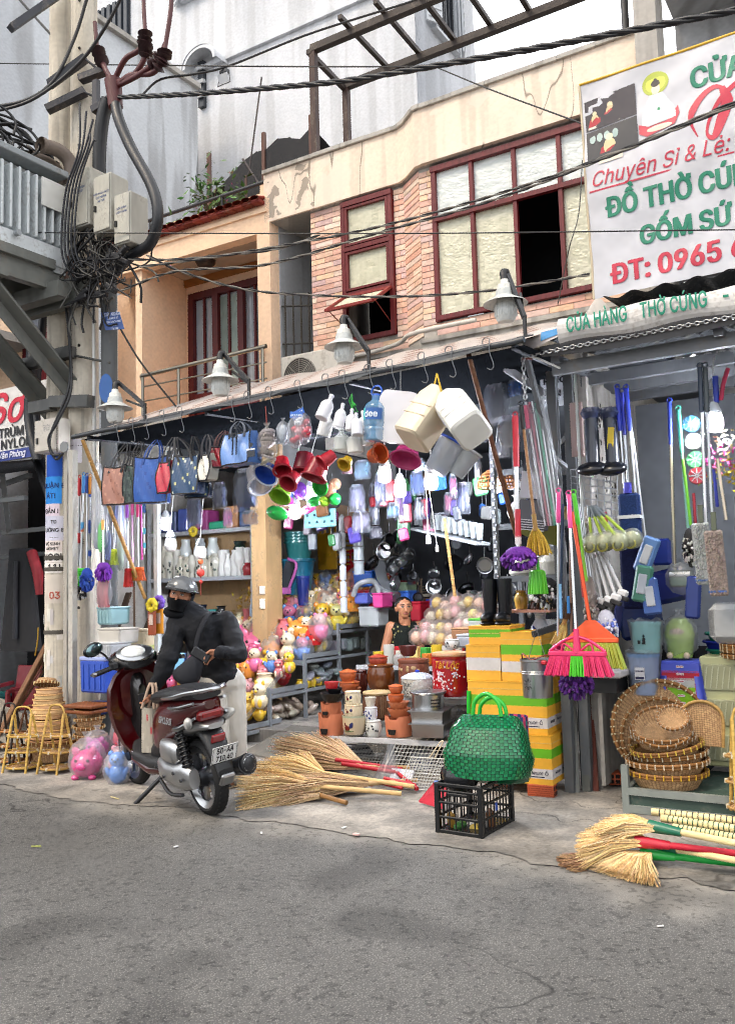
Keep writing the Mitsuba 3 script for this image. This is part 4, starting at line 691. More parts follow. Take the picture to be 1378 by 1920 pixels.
for a in np.arange(28)*2*pi/28:m.tube([p+V([r*cos(a),r*sin(a),z])for r,z in((.16,-.04),(.15,.02),(.11,.08),(.05,.11))],.0045,4)
for r,z in((.16,-.04),(.157,-.015),(.15,.02),(.135,.05),(.11,.08),(.08,.1),(.05,.11)):m.tube([p+V([r*cos(a),r*sin(a),z])for a in np.arange(28)*2*pi/28],.005,4,closed=True)
PT(k,'weave',m,'bamboo',kind='stuff')
#  goods hung from the awning
def hook(lab,p,drop=.14):
 p=V(p);k=TH('wire_hook',lab,'hook');t=np.linspace(-2.6,1.2,10)
 top=[p+V([.028*sin(a),-.03,.03+.028*cos(a)])for a in t]
 PT(k,'wire',MB('6a6c6e',.3).tube(spl(top+[p+V([.02,-.03,-.04]),p+V([.05,-.03,-drop]),p+V([.03,-.03,-drop-.03]),p+V([.0,-.03,-drop-.015])],30),.0035,5),'metal');return p+V([.035,-.03,-drop-.02])
def awn(px):t=px;return A0+(A1-A0)*t
def tote(lab,r,cols,strap='17181e',deep=.16,yaw=0.,pat=None,slump=.06):
 """carrier bag: front, right gusset, handles; r = x, y, z, w, h of the body; pat(i, j) colours the front"""
 x,y,z,w,h=r;w*=1.14;z-=.04;k=TH('tote_bag',lab,'bag');R=RZ(yaw);o=V([x,y,z])
 def P(u,v,d):
  pinch=1-.12*v*abs(u);return o+R@V([u*w/2*(1+.03*sin(v*7+d)),(d-.5)*deep*(1-.55*v*v)+.012*sin(u*5+v*6),v*h*(1-slump*(1-abs(u)))])
 N=14;us,vs=np.linspace(-1,1,N),np.linspace(0,1,N)
 PT(k,'front_panel',MB(cols[0],.35).surf([[P(u,v,0)for v in vs]for u in us],qc=pat),smooth=pat is None)
 PT(k,'back_panel',MB(cols[1],.4).surf([[P(u,v,1)for v in vs]for u in us[::-1]]))
 for sd in(-1,1):PT(k,'gusset',MB(cols[2 if sd<0 else 3],.35).surf([[P(sd,v,d)+R@V([sd*-.03*sin(d*pi)*v,0,0])for v in vs]for d in(np.linspace(0,1,5)if sd>0 else np.linspace(1,0,5))]))
 PT(k,'base',MB(cols[1],.5).surf([[P(u,0,d)for d in(0,1)]for u in us]))
 PT(k,'piping',MB(strap,.5).tube([P(u,1,0)for u in us],.007,5).tube([P(-1,v,0)for v in vs],.006,5).tube([P(1,v,0)for v in vs],.006,5).tube([P(u,0,0)for u in us],.006,5))
 return k,P
def straps(k,P,top,col,wd=.03):
 for d in(0,1):
  for u in(-.5,.5):
   a=P(u,.85,d)+(0,-.004,0);b=V(top)+(.02*u,d*.03,0);PT(k,'handle',MB(col,.6).surf([[a+(b-a)*t+V([s*wd/2*(1-.5*t)+u*.05*sin(t*pi),0,.02*sin(t*3)])for s in(-1,1)]for t in np.linspace(0,1,8)]))
B='8a5a48'
def plaid(a,b,c):return lambda i,j:c if(i%4==0 or j%4==0)and(i+j)%3 else(b if i%2 else a)
def dots(base,cs):return lambda i,j:cs[(i*7+j*3)%len(cs)]if(i*5+j*11+i*j)%7==0 else base
def stripes(a,b):return lambda i,j:a if j%2 else b
for lab,r,cols,yaw,pat,top,sc in(('copper brown checked tote bag, leftmost of the hung bags',(-6.004,5.5,2.411,.196,.347),('8a5e4e','5a4038','8a5e4e','7a5448'),.35,dots('93685a',['7a5245','a87a68']),(-5.864,5.5,2.917),'17181e'),('dark green plaid tote bag beside the copper one',(-5.813,5.55,2.415,.171,.349),('1e2c2a','1c2224','1e2c2a','1a2022'),.3,plaid('1d2b2b','24332f','3a4a44'),(-5.756,5.55,2.921),'17181e'),('blue open topped tote bag lined in blue',(-5.66,5.6,2.406,.255,.414),('2a4f94','27488a','2a4f94','24437e'),.55,dots('2b529a',['24458a','30599f']),(-5.554,5.55,2.912),'22407e'),('tote bag with a crimson side panel',(-5.356,5.48,2.465,.182,.271),('9c2334','7a1c2a','9c2334','8a1f2e'),-.25,dots('9f2436',['86202f','ab2f42']),(-5.302,5.5,2.9),'1a1b22'),('navy tote bag sprinkled with pale leaves',(-5.13,5.5,2.434,.216,.331),('243a5c','20324e','243a5c','1c2c46'),.2,dots('26405f',['9aa49a','26405f','a8a878']),(-5.271,5.5,2.896),'14151a'),('second navy leaf print bag hanging lower behind',(-5.114,5.6,2.409,.182,.206),('243a5c','20324e','243a5c','1c2c46'),.4,dots('26405f',['9aa49a','26405f','a8a878']),(-5.122,5.55,2.895),'14151a'),('small white tote with black ring print',(-4.915,5.5,2.532,.142,.224),('b4b2a8','8a887e','b4b2a8','9a988e'),-.3,dots('b8b6ac',['26262a','b8b6ac']),(-4.921,5.5,2.879),'1b1b24'),('small red patent bag beside the ring print tote',(-4.835,5.55,2.637,.115,.179),('7a1f2a','5a1820','7a1f2a','6a1b25'),.3,dots('7d202b',['a04a50','7d202b']),(-4.778,5.55,2.9),'3a1218'),('light blue beach bag printed with palm trees',(-4.517,5.45,2.621,.274,.26),('5a7cb4','48689c','5a7cb4','4a6ca6'),-.1,None,(-4.539,5.45,2.936),'3a4250')):
 k,P=tote(lab,r,cols,'1c1d22',.16 if r[3]>.2 else .1,yaw,pat);straps(k,P,top,sc)
 if 'palm' in lab:
  for px,h in((437,.14),(446,.2)):
   c=V((-4.524,5.36,2.628))+V([(px-437)*.0045,-.01,.02]);m=MB('1c2430',.6).bar(c,c+(.01,0,h),.008)
   for a in np.arange(7)*.9:m.tube(spl([c+(.01,0,h),c+(.01+.035*cos(a),0,h+.02+.02*sin(a)),c+(.01+.06*cos(a),0,h-.01+.025*sin(a))],5),[.006,.007,.006,.004,.001],4)
   PT(k,'print',m,kind='stuff')
  c=V((-4.335,5.36,2.609));PT(k,'print',MB('2a2f38',.6).box(c+(0,-.01,.03),(.08,.004,.05)).box(c+(0,-.01,.1),(.04,.004,.03)).box(c+(0,-.012,.065),(.085,.004,.012),col='c8ccd2'),kind='stuff',smooth=0)
for i,px in enumerate((.115,.16,.198,.245,.292,.42,.46,.51,.575,.635,.67,.722,.765,.825,.875,.94)):
 q=awn(px);hook('wire hook on the awning roll, number %d from the left in line'%(i+1)if 0 else['wire hook above the copper tote','wire hook above the plaid tote','wire hook above the blue tote','wire hook above the crimson bag','wire hook above the leaf print bag','wire hook above the second leaf print bag','wire hook above the ring print bag','wire hook above the palm tree bag','wire hook above the net bag of clear ware','wire hook above the red toy packets','wire hook above the white squeeze bottle','wire hook above the bottle cluster string','wire hook above the blue water bottle','wire hook above the flat white can','wire hook above the yellow strap','empty wire hook near the right end of the awning roll'][i],q)
def bottle(name,lab,cat,p,h,r,col,tilt=(0,0),mat='paint',cap=None,rough=.35,prof=None,handle=False):
 """p: neck top; hangs down by h"""
 k=TH(name,lab,cat);R=RX(tilt[0])@RY(tilt[1]);o=V(p)-R@V([0,0,h])
 pf=prof or[(0,0),(.85,0),(1,.04),(1,.62),(.9,.74),(.35,.86),(.3,.97),(.3,1)]
 PT(k,'body',MB(col,rough).lathe([(a*r,b*h)for a,b in pf],o,20,R),mat)
 PT(k,'cap',MB(cap or col,.4).lathe([(.34*r,.93*h),(.36*r,1.0*h),(.3*r,1.04*h),(0,1.05*h)],o,14,R))
 if handle:PT(k,'handle',MB(cap or col,.4).tube([o+R@V([r*.5*cos(a),0,h*1.03+.045*sin(a)+.02])for a in np.linspace(-.5,pi+.5,12)],.007,6))
 return k,o,R
def jerry(lab,c,s,R,col,label=None):
 """chunky jerrycan: rounded box with sloped shoulders, c centre"""
 k=TH('jerrycan',lab,'plastic can');w,d,h=V(s)/2;P=[]
 for z,q in((-h,.86),(-h*.93,1),(h*.62,1),(h*.97,.45)):
  for a in np.linspace(0,2*pi,41)[:-1]:
   ca,sa=cos(a),sin(a);n=5;m=(abs(ca)**n+abs(sa)**n)**(-1/n);P.append((m*ca*w*(q if z<0 or q==1 else(q if 1 else 1)),m*sa*d*(1 if q==.45 else q),z))
 hull=trimesh.convex.convex_hull(V(P));PT(k,'body',MB(col,.42).mesh(hull,R,c,flat=False),'can',smooth=32)
 Rm=np.asarray(R);PT(k,'cap',MB(col,.4).lathe([(.04,0),(.045,.03),(.04,.05),(0,.05)],V(c)+Rm@V([w*.5,0,h*.9]),14,Rm))
 PT(k,'grip',MB(col,.4).tube(spl([V(c)+Rm@V(p)for p in((-w*.7,0,h*.7),(-w*.5,0,h*1.0),(0,0,h*1.02),(w*.2,0,h*.9))],10),.02,8))
 for z in(-.3,.1):PT(k,'seam',MB(col,.42).tube([V(c)+Rm@V([u*w*.9,-d*1.005,z*h])for u in np.linspace(-1,1,6)],.004,4))
 if label:q=V(c)+Rm@V([-w*1.004,0,-h*.1]);PT(k,'sticker',MB('8e9298',.4).box(q,(.004,d*1.3,h*.9),Rm,bev=.001),smooth=0);PT(k,'sticker_print',MB('2c2f36',.4).ell(q+Rm@V([-.004,.02,0]),(.002,.03,.03),Rm).ell(q+Rm@V([-.004,-.04,.03]),(.002,.015,.015),Rm,col='3a5a9a'),kind='stuff')
 return k
scene['can']={'type':'twosided','b':{'type':'principled','base_color':COL,'roughness':.38,'specular':.5}}
jerry('cream coloured white plastic jerrycan tied with a yellow strap',(-2.829,5.45,2.745),(.22,.27,.42),RY(.45)@RX(-.5)@RZ(-.2),'c2b49c')
jerry('bright white jerrycan with a grey sticker, right of the cream one',(-2.533,5.4,2.707),(.24,.27,.40),RY(-.75)@RX(-.5)@RZ(.3),'c8c8c2',True)
k=TH('yellow_strap','yellow strap holding the two big cans','strap');PT(k,'strap',MB('b8982a',.5).bar((-2.736,5.45,3.053),(-2.776,5.45,2.913),.012,.004).bar((-2.736,5.45,3.053),(-2.686,5.42,2.895),.012,.004),smooth=0)
k=TH('flat_can','flat white plastic water can hanging by a thin wire','plastic can');R=RY(.18)@RZ(.3)
hull=[(x,y,z)for a in np.linspace(0,6.28,24)for x,y,z in(((abs(cos(a))**.4)*np.sign(cos(a))*.155,dy,(abs(sin(a))**.4)*np.sign(sin(a))*.19*(1 if dy==0 else 1))for dy in(-.045,.045))]
PT(k,'body',MB('c4c4ca',.4).mesh(trimesh.convex.convex_hull(V(hull)),R,(-3.08,5.5,2.789)),smooth=32);PT(k,'neck',MB('c4c4ca',.4).lathe([(.03,0),(.032,.04),(0,.04)],(-3.164,5.5,2.962),12));PT(k,'wire',MB('7a7c7e',.4).tube([(-3.053,5.5,3.171),(-3.06,5.5,2.978)],.004,4))
scene['water']={'type':'blendbsdf','weight':.42,'a':{'type':'thindielectric','int_ior':1.33},'b':pr(COL,.12,specular=.9)}
k,o,R=bottle('water_bottle','big blue tinted water bottle with a blue cap and printed label','water bottle',(-3.234,5.45,2.963),.335,.088,'5a8fb4',(.0,.08),'water','1f4fa8',handle=True,prof=[(0,0),(.8,0),(.95,.03),(.93,.2),(1,.25),(.93,.3),(1,.36),(1,.72),(.8,.82),(.4,.9),(.36,1)])
g=[[o+R@V([.0905*cos(a),.0905*sin(a),z])for z in(.15,.235)]for a in np.linspace(-2.9,-.5,12)];lb=PT(k,'label_band',MB('2a6a9a',.4).surf(g,qc=lambda i,j:'3a9a9a' if i<4 else '24508e'),smooth=0)
m=text_mesh('dee',.045,.001,True);v=V(m.vertices);a=-2.1+v[:,0]/.0905;PT(lb,'lettering',MB('c8d4e0',.4).add([o+R@V([(.092+z)*cos(t),(.092+z)*sin(t),.17+y])for t,(x,y,z)in zip(a,v)],m.faces),kind='stuff',smooth=0)
sq=[(0,0),(.9,0),(1,.03),(1,.55),(.96,.6),(.75,.7),(.3,.8),(.28,.86),(.34,.87),(.2,.97),(.16,1)]
for lab,p,h,r,tl,col in(('largest white squeeze bottle at the upper left of the cluster',(-3.594,5.4,3.005),.20,.052,(-.4,.25),'c6c6cc'),('white square flask hanging below the largest squeeze bottle',(-3.684,5.5,2.911),.19,.055,(0,.35),'cacaca'),('white squeeze bottle second in the cluster',(-3.509,5.42,2.932),.185,.042,(-.2,.15),'c8c8cc'),('white squeeze bottle hung by green strings',(-3.431,5.42,2.881),.16,.04,(-.1,.05),'cacace'),('short white squeeze bottle in front of the green strings',(-3.351,5.35,2.827),.165,.04,(-.15,-.12),'c4c6ce'),('white squeeze bottle at the right end of the cluster',(-3.357,5.45,2.86),.18,.042,(-.1,-.15),'c8c8ca'),('translucent white flask low in the cluster',(-3.581,5.5,2.763),.16,.06,(0,.0),'b8bab4'),('second translucent flask low in the cluster',(-3.477,5.5,2.738),.17,.06,(0,-.1),'bcbcb6'),('third translucent flask behind the short bottle',(-3.403,5.55,2.789),.16,.05,(0,-.15),'bebeba')):
 bottle('squeeze_bottle',lab,'bottle',p,h,r,col,tl,prof=sq)
k=TH('green_strings','bunch of green strings holding the white bottles','string')
for i in range(9):PT(k,'string',MB('2f9a3a',.5).tube(spl([(-3.446,5.45,3.009),V((-3.448,5.45,2.952))+rng.normal(0,.008,3),V((-3.436,5.45,2.87))+rng.normal(0,.025,3)],8),.0035,4))
def wrap(k,c,rad,R=None,top=True,col='c8ccd2',n=14):
 """crumpled clear film bag round something"""
 c=V(c);rad=V(np.broadcast_to(rad,(3,)),float);th=np.linspace(.12,pi-.05,10);a=np.arange(n)*2*pi/n;P=[]
 for t in th:
  row=[]
  for b in a:q=1+.09*sin(b*5+t*7)+.06*sin(b*9-t*11);row.append(c+V([sin(t)*cos(b)*rad[0]*q,sin(t)*sin(b)*rad[1]*q,cos(t)*rad[2]]))
  P.append(row)
 if top:P.insert(0,[c+V([.18*rad[0]*cos(b)*(1.6+.3*sin(b*4)),.18*rad[1]*sin(b)*1.6,rad[2]*1.22])for b in a])
 P=np.transpose(V(P),(1,0,2));return PT(k,'film_wrap',MB(col,.2).surf(P[::-1],cu=True),'film')
k=TH('net_bag','clear bag stuffed with clear plastic lids on a red string','bag');c=V((-4.289,5.5,2.706));wrap(k,c,(.085,.085,.16),col='b8b4ac')
for i in range(9):PT(k,'lid',MB(jit('8a827a',25),.3).lathe([(0,0),(.06,0),(.065,.015),(.06,.02)],c+V([ru(-.015,.015),0,-.12+.028*i]),12,RX(ru(-.4,.4))@RY(ru(-.4,.4))))
PT(k,'string',MB('8a3a34',.5).tube([c+(0,0,.18),c+(-.01,0,.33)],.005,4))
for lab,c,t in(('toy packet with blue header holding pink and red ware, left',(-4.008,5.5,2.81),.1),('toy packet with blue header holding red ware, right',(-3.956,5.52,2.832),-.35)):
 k=TH('toy_packet',lab,'packet');c=V(c);R=RY(t);PT(k,'header_card',MB('2a5aa8',.4).box(c+R@V([0,0,.12]),(.12,.008,.05),R),smooth=0)
 for i in range(6):PT(k,'header_mark',MB('c8d0dc',.4).box(c+R@V([-.045+i*.018,-.006,.115]),(.008,.003,.016),R),smooth=0)
 for i in range(7):PT(k,'toy',MB(['a02a3a','b8485a','b03040','c08890','b02a3a','a83a4a','b0b4ba'][i],.3).ell(c+R@V([ru(-.04,.04),ru(-.02,.02),-.08+i*.022]),(.035,.025,.022),R))
 wrap(k,c+R@V([0,0,-.02]),(.075,.05,.13),top=False)
k=TH('clear_packet','clear packet of glassy ware left of the toy packets','packet');c=V((-4.166,5.55,2.81));wrap(k,c,(.06,.05,.1));PT(k,'ware',MB('9aa4ae',.2).ell(c,(.045,.035,.07)))
def bucketish(name,lab,cat,c,r,h,col,R,mat='paint',inner=None):
 k=TH(name,lab,cat);c=V(c);PT(k,'wall',MB(col,.3).lathe([(0,0),(.72*r,0),(.78*r,.02*h),(.98*r,.93*h),(1.06*r,.94*h),(1.06*r,h),(.98*r,h),(.95*r,.95*h),(.72*r,.06*h),(0,.05*h)],c,20,R),mat)
 PT(k,'rim',MB(inner or col,.3).tube([c+R@V([1.06*r*cos(a),1.06*r*sin(a),h])for a in np.arange(20)*pi/10],.01,5,closed=True));return k
for i,(nm,lab,cat,c,r,h,col,R)in enumerate((('scoop','red plastic scoop hanging below the clear lids bag','scoop',(-4.337,5.75,2.636),.07,.13,'9c2430',RX(2.6)@RY(.4)),('dipper','red water dipper in the middle of the red cluster','dipper',(-4.242,5.8,2.499),.07,.12,'8c2630',RX(2.2)),('scoop','dark red plastic tub at the centre of the hanging cluster','tub',(-3.989,5.8,2.606),.1,.16,'8a2430',RX(2.8)@RY(-.2)),('dipper','small red dipper at the right of the red cluster','dipper',(-3.792,5.7,2.617),.06,.12,'a82a36',RX(2.3)@RY(-.5)),('basin','blue plastic basin with a pale ring seen from below','basin',(-4.461,5.75,2.568),.1,.08,'2a4aa0',RX(2.3)),('basin','maroon tub behind the red dippers','tub',(-4.278,6,2.712),.09,.16,'6e202c',RX(2.9)),('funnel','clear frosted funnel hanging at the left of the blue basin','funnel',(-4.739,5.9,2.601),.1,.2,'a8aab0',RX(2.7)@RY(.6)),('basin','pink basin below the flat white can','basin',(-3.183,5.8,2.589),.11,.08,'b03a6e',RX(2.6)),('toy_football','orange and white ball shaped toy under the white flasks','toy',(-3.436,5.7,2.563),.07,.1,'b8542a',RX(1.2)@RY(1.2)),('pail','tall frosted clear pail with a blue lid hanging under the cans','pail',(-2.959,5.8,2.409),.11,.26,'a4aab2',RX(-.3)@RY(.5)),('pail','frosted white jar hanging right of the tall clear pail','jar',(-2.846,5.9,2.388),.09,.22,'aab0b4',RX(-.2)@RY(.6)),('basin','yellow cup hanging right of the red dippers','cup',(-3.719,5.8,2.579),.05,.08,'b89a30',RX(2.2)),('ladle','lime green ladle bowl hanging above the pink toy','bowl',(-4.66,6.2,2.453),.09,.09,'7ab030',RX(2.4)),('basin','bright green round basin among the hung toys','basin',(-4.306,6.3,2.46),.07,.05,'2aa03a',RX(1.8)))):
 bucketish(nm,lab,cat,c,r,h,col,R,'tint' if 'frosted' in lab else 'paint','2a4aa8' if 'blue lid' in lab else('b8c4d4' if 'pale ring' in lab else None))
def balloon(lab,c,rad,col,name='toy_ring',cat='toy'):k=TH(name,lab,cat);PT(k,'body',MB(col,.25).ell(c,rad,RY(ru(-.3,.3)),14));PT(k,'valve',MB(col,.3).lathe([(.012,0),(.012,.02),(0,.025)],V(c)+(0,-rad[1],0),8,RX(1.57)));return k
for lab,c,rad,col in(('magenta inflatable toy beside the lower left bulb',(-5.063,6.7,2.436),(.14,.06,.06),'c23a92'),('bright green inflatable toy under the magenta one',(-5.117,6.7,2.307),(.13,.06,.07),'2aa848'),('purple round toy behind the upper of the two left bulbs',(-4.993,6.9,2.528),(.08,.06,.09),'6a3a98'),('brown round pad hanging between the bulbs',(-4.576,6.8,2.485),(.07,.05,.07),'8a6450'),('second brown pad lower in the bunch',(-4.548,6.85,2.548),(.06,.05,.06),'94705c'),('green ball in the bunch between the bulbs',(-4.519,6.8,2.401),(.06,.05,.06),'2aa848'),('lime ball lowest in the bunch between the bulbs',(-4.639,6.8,2.39),(.06,.05,.05),'8ab838'),('hot pink flat toy below the bulbs',(-4.967,7,2.351),(.09,.05,.04),'c04a86'),('green flat toy left of the lime ball',(-4.819,6.9,2.411),(.09,.05,.05),'2f9a48')):balloon(lab,c,rad,col)
k=TH('swim_board','light blue board with dark round holes hanging behind the lamps','board');c=V((-5.521,8,2.353));PT(k,'board',MB('6aa0a8',.4).box(c,(.42,.03,.2),bev=.01),smooth=0)
for i in range(8):PT(k,'hole',MB('24404c',.6).lathe([(0,0),(.016,0),(.016,.002)],c+V([-.16+.1*(i%4)+.03*(i//4),-.018,.04-.08*(i//4)]),10,RX(1.57)))
PK=[((-4.527,7.2,2.306,.207,.286),'8a86b0','purple mesh packet'),((-4.551,7.3,2.104,.235,.236),'9088a8','grey lilac packet of hangers'),((-4.137,7,2.316,.148,.348),'8a90c0','pale blue packet of pegs'),((-4.456,7.4,2.181,.131,.448),'a0a4c0','long clear packet'),((-4.061,7.2,2.197,.11,.353),'9a6ab0','violet foil packet'),((-4.073,7.1,2.208,.149,.16),'5a9ac8','blue speckled packet'),((-3.755,7,2.385,.169,.243),'4a6ab8','deep blue packet'),((-3.843,7.2,2.183,.124,.223),'a8acb8','white card packet'),((-3.439,7.1,2.343,.086,.24),'c04a80','pink glove packet'),((-3.58,7.3,2.221,.138,.222),'b03a72','magenta bow packet'),((-3.392,7.2,2.202,.144,.314),'4a56a0','indigo net packet'),((-3.841,7.6,2.127,.258,.155),'8a5a48','brown bead packet'),((-4.333,7,2.583,.201,.202),'7aa4c4','sky blue film packet'),((-3.507,6.6,2.541,.114,.115),'9ab0c8','ice blue packet'),((-3.1,6.9,2.463,.069,.184),'b0b8c0','frosted packet'),((-4.505,7.5,2.056,.159,.133),'b0aab8','lavender packet'),((-4.376,6.8,2.618,.109,.099),'b05a68','rose packet'),((-2.782,6.6,2.845,.239,.351),'8a9096','big clear packet of crumpled film'),((-2.635,6.5,2.598,.233,.299),'8e8c84','crumpled clear packet'),((-2.956,6.8,2.758,.135,.227),'9a8a50','olive yellow packet'),((-2.77,6.6,2.572,.195,.139),'a0a0a4','pale packet over the lamp shade'),((-2.61,6.6,3.063,.151,.143),'2a58a0','blue bag tied at the top'),((-2.805,6.7,3.019,.088,.178),'5a9a4a','green packet'),((-5.921,6.8,2.406,.189,.272),'2c3656','dark navy packet of socks'),((-5.427,6.6,2.332,.309,.415),'28406e','large blue packet sparkling'),((-6.175,6.7,2.227,.217,.328),'4a5270','slate packet beside the left bulb'),((-6.332,7.4,2.269,.146,.235),'b05088','pink and gold gift packet'),((-6.114,7.5,2.289,.262,.175),'9a7048','tan packet of sticks')]
for r,col,lab in PK:
 r=(r[0]*(1+.09*(r[1]>6.9)),r[1]*(1+.09*(r[1]>6.9)),r[2]+.09*(r[2]-1.55)*(r[1]>6.9),*r[3:])
 x,y,z,w,h=r;k=TH('film_packet',lab+' hanging in the shop mouth','packet');c=V([x,y,z+h/2]);P=[]
 PT(k,'content',MB([int(x*.72)+4 for x in lin(col)],.3).mesh(trimesh.convex.convex_hull(V([[sx*w*.4*ru(.6,1),sy*.03*ru(.5,1),sz*h*.4*ru(.6,1)]for sx in(-1,1)for sy in(-1,1)for sz in(-1,0,1)])),at=c,flat=True),smooth=0)
 PT(k,'film',MB('8a90a0',.15).surf([[c+V([u*w/2*(1-.25*v*v*(v>0)),-.045*(1-u*u)-.012*sin(u*9+v*7),v*h/2])for v in np.linspace(-1,1,9)]for u in np.linspace(-1,1,9)]),'film')
 PT(k,'header',MB(jit('7a7e88',30),.4).box(c+(0,-.01,h*.48),(w*.5,.006,h*.1)),smooth=0)
for i in range(46):
 c=V([ru(-6.2,-3.1),ru(7.8,8.6),ru(2.1,2.75)]);h=ru(.1,.24);k=TH('hung_packet',f'small {["blue", "pink", "violet", "red", "green", "silver", "white", "brown"][i % 8]} packet in the crowded rows hung under the shop ceiling','packet',f'small hung {["blue", "pink", "violet", "red", "green", "silver", "white", "brown"][i % 8]} packets');PT(k,'content',MB(jit(['2f5aa8','8a2a5a','4a3f84','8a2630','2f6a3c','5a6068','8a8e94','5a4030'][i%8],16),.3).box(c,(ru(.06,.16),.05,h),RY(ru(-.2,.2)),bev=.02),smooth=0);PT(k,'hook',MB('6a6c70',.4).tube([c+(0,0,h/2),c+(0,0,h/2+.12)],.004,4))
#  mops and poles
def pole_tool(name,lab,cat,a,b,col='b8bcc0',grip=None,joints=(),head=None,r=.011,mat='metal',glen=.16,group=None):
 """a top, b bottom; joints: (t, length, colour); head(k, b, d)"""
 k=TH(name,lab,cat,group);a,b=V(a),V(b);d=nrm(b-a);L=np.linalg.norm(b-a)
 PT(k,'pole',MB(col,.3 if mat=='metal' else .5).tube([a,b],r,8),mat)
 if grip:PT(k,'grip',MB(grip,.4).tube([a-d*.01,a,a+d*glen,a+d*(glen+.01)],[r*.8,r*1.5,r*1.5,r],8));PT(k,'hang_loop',MB(grip,.4).tube([a-d*.02+V([.018*cos(q),0,.018*sin(q)])for q in np.arange(8)*pi/4],.005,4,closed=True))
 for t,l,c in joints:PT(k,'joint',MB(c,.4).tube([a+d*L*t,a+d*(L*t+l)],r*1.45,8))
 if head:head(k,b,d)
 return k
def bristles(col,w=.1,h=.13,cols=None,n=26,thick=.03,cap=None,flare=1.35,yaw=0.):
 def f(k,b,d):
  Rz=RZ(yaw);PT(k,'block',MB(cap or col,.4).box(b+(0,0,-.015),(w,thick*1.2,.035),Rz,bev=.008),smooth=0);m=MB(col,.5)
  for i in range(n):
   u=(i+.5)/n*2-1;c=jit(cols[int((u+1)/2*len(cols))]if cols else col,14)
   for q in(-1,0,1):p=b+Rz@V([u*w/2*.95,q*thick*.4,-.03]);e=b+Rz@V([u*w/2*flare+ru(-.004,.004),q*thick*.7,-.03-h+ru(-.006,.006)]);m.tube([p,(p+e)/2+rng.normal(0,.002,3),e],w/n*.62,4,c=c)
  PT(k,'bristles',m,kind='stuff')
 return f
def chenille(cols,w=.17,h=.09,d_=.09,n=70,l=.05):
 def f(k,b,d):
  m=MB(lin(cols[0]),.8);c=b+V([0,0,-h*.45])
  PT(k,'pad',MB(cols[0],.8).ell(c+(0,0,h*.25),(w*.8/2,d_*.8/2,h*.35)))
  for i in range(n):
   t=ru(0,2*pi);z=ru(-1,.75);s=math.sqrt(1-z*z);q=c+V([s*cos(t)*w/2*.75,s*sin(t)*d_/2*.75,z*h/2*.7]);o=c+V([s*cos(t)*w/2,s*sin(t)*d_/2,z*h/2-l*.5]);m.tube(spl([q,(q+o)/2+(0,0,.012),o],5),[.008,.011,.0115,.011,.006],5,c=jit(cols[i%len(cols)],14))
  PT(k,'strands',m,kind='stuff')
 return f
def strings(cols,w=.06,h=.2,n=40,r=.005):
 def f(k,b,d):
  m=MB(cols[0],.85)
  for i in range(n):a=ru(0,6.28);q=ru(0,1);e=b+V([cos(a)*w*q,sin(a)*w*q,-h*ru(.8,1)]);m.tube(spl([b+(0,0,.01),(b+e)/2+V([cos(a),sin(a),0])*w*.4*q,e],6),r,4,c=jit(cols[i%len(cols)],12))
  PT(k,'strands',m,kind='stuff')
 return f
ML=[('mop with a red grip, leftmost of the mops by the grey posts',(-7.015,5.95,2.737),(-7.089,6,1.865),'c4c6c8','b02a30',((.62,.1,'b02a30'),),None),('broom with a blue top and an apple green brush',(-6.953,5.95,2.758),(-6.991,5.95,1.84),'c4c6c8','3a7ab8',((.5,.08,'3a8ac0'),(.57,.03,'c85a28')),bristles('3ab030',.1,.14,yaw=.5)),('mop with a blue woolly head at the left post',(-6.964,6,2.758),(-6.906,5.95,1.816),'c4c6c8','2a4a9a',(),chenille(['2a4aa8','24408f'],.16,.2,.12)),('mop with orange tip and blue joints',(-6.918,6,2.743),(-6.983,6.05,1.739),'c0c2c4','c07a28',((.06,.13,'2a4a9a'),(.42,.13,'2a4a9a'),(.72,.06,'2a4a9a')),None),('black and white woolly mop below the blue one',(-7.101,6.05,2.416),(-7.041,5.98,1.673),'b8bcc0',None,(),chenille(['1c1c20','b8b8b8','26262a'],.17,.13,.12)),('mop with a purple fringed head under a green bracket',(-6.685,5.95,2.486),(-6.615,5.9,1.867),'d0d0d0',None,((.3,.1,'c09048'),),chenille(['5c2488','6a2a98'],.2,.14,.12,80,.08)),('small broom with a yellow green brush',(-6.648,6.1,2.441),(-6.578,6,2.012),'b8bcc0','2f4aa0',(),bristles('a0b030',.06,.12)),('broom with a red brush under the bamboo pole',(-6.613,6.2,2.498),(-6.548,6.15,1.825),'b8bcc0','9a4ac0',(),bristles('b82820',.1,.15,yaw=-.3)),('broom with a bright green brush next to the red one',(-6.591,6.25,2.527),(-6.535,6.2,1.836),'c8a0c0','c04a80',(),bristles('40b030',.07,.1)),('broom with an orange brush beside the green one',(-6.464,6.2,2.498),(-6.454,6.2,1.833),'b8bcc0','b02a60',(),bristles('d0602a',.13,.1,cap='d0602a')),('tall pole with a turquoise joint',(-6.478,6.3,2.549),(-6.475,6.3,1.961),'b8bcc0','2a5aa0',((.55,.06,'3aa0b8'),(.8,.05,'3aa0b8')),None),('slim pink pole hung behind the bamboo pole',(-6.627,6.4,2.525),(-6.616,6.4,1.916),'b04a80',None,(),None),('slim blue pole hung behind the bamboo pole',(-6.888,6.4,2.589),(-6.907,6.4,1.982),'3a5ab0',None,(),None),('slim green pole hung between the wrapped mops',(-7.023,6.35,2.596),(-6.969,6.3,1.956),'4ab04a',None,(),None),('grey pole standing on the paper roll',(-6.521,6.2,1.699),(-6.517,6.2,1.188),'6a5a50',None,(),None)]
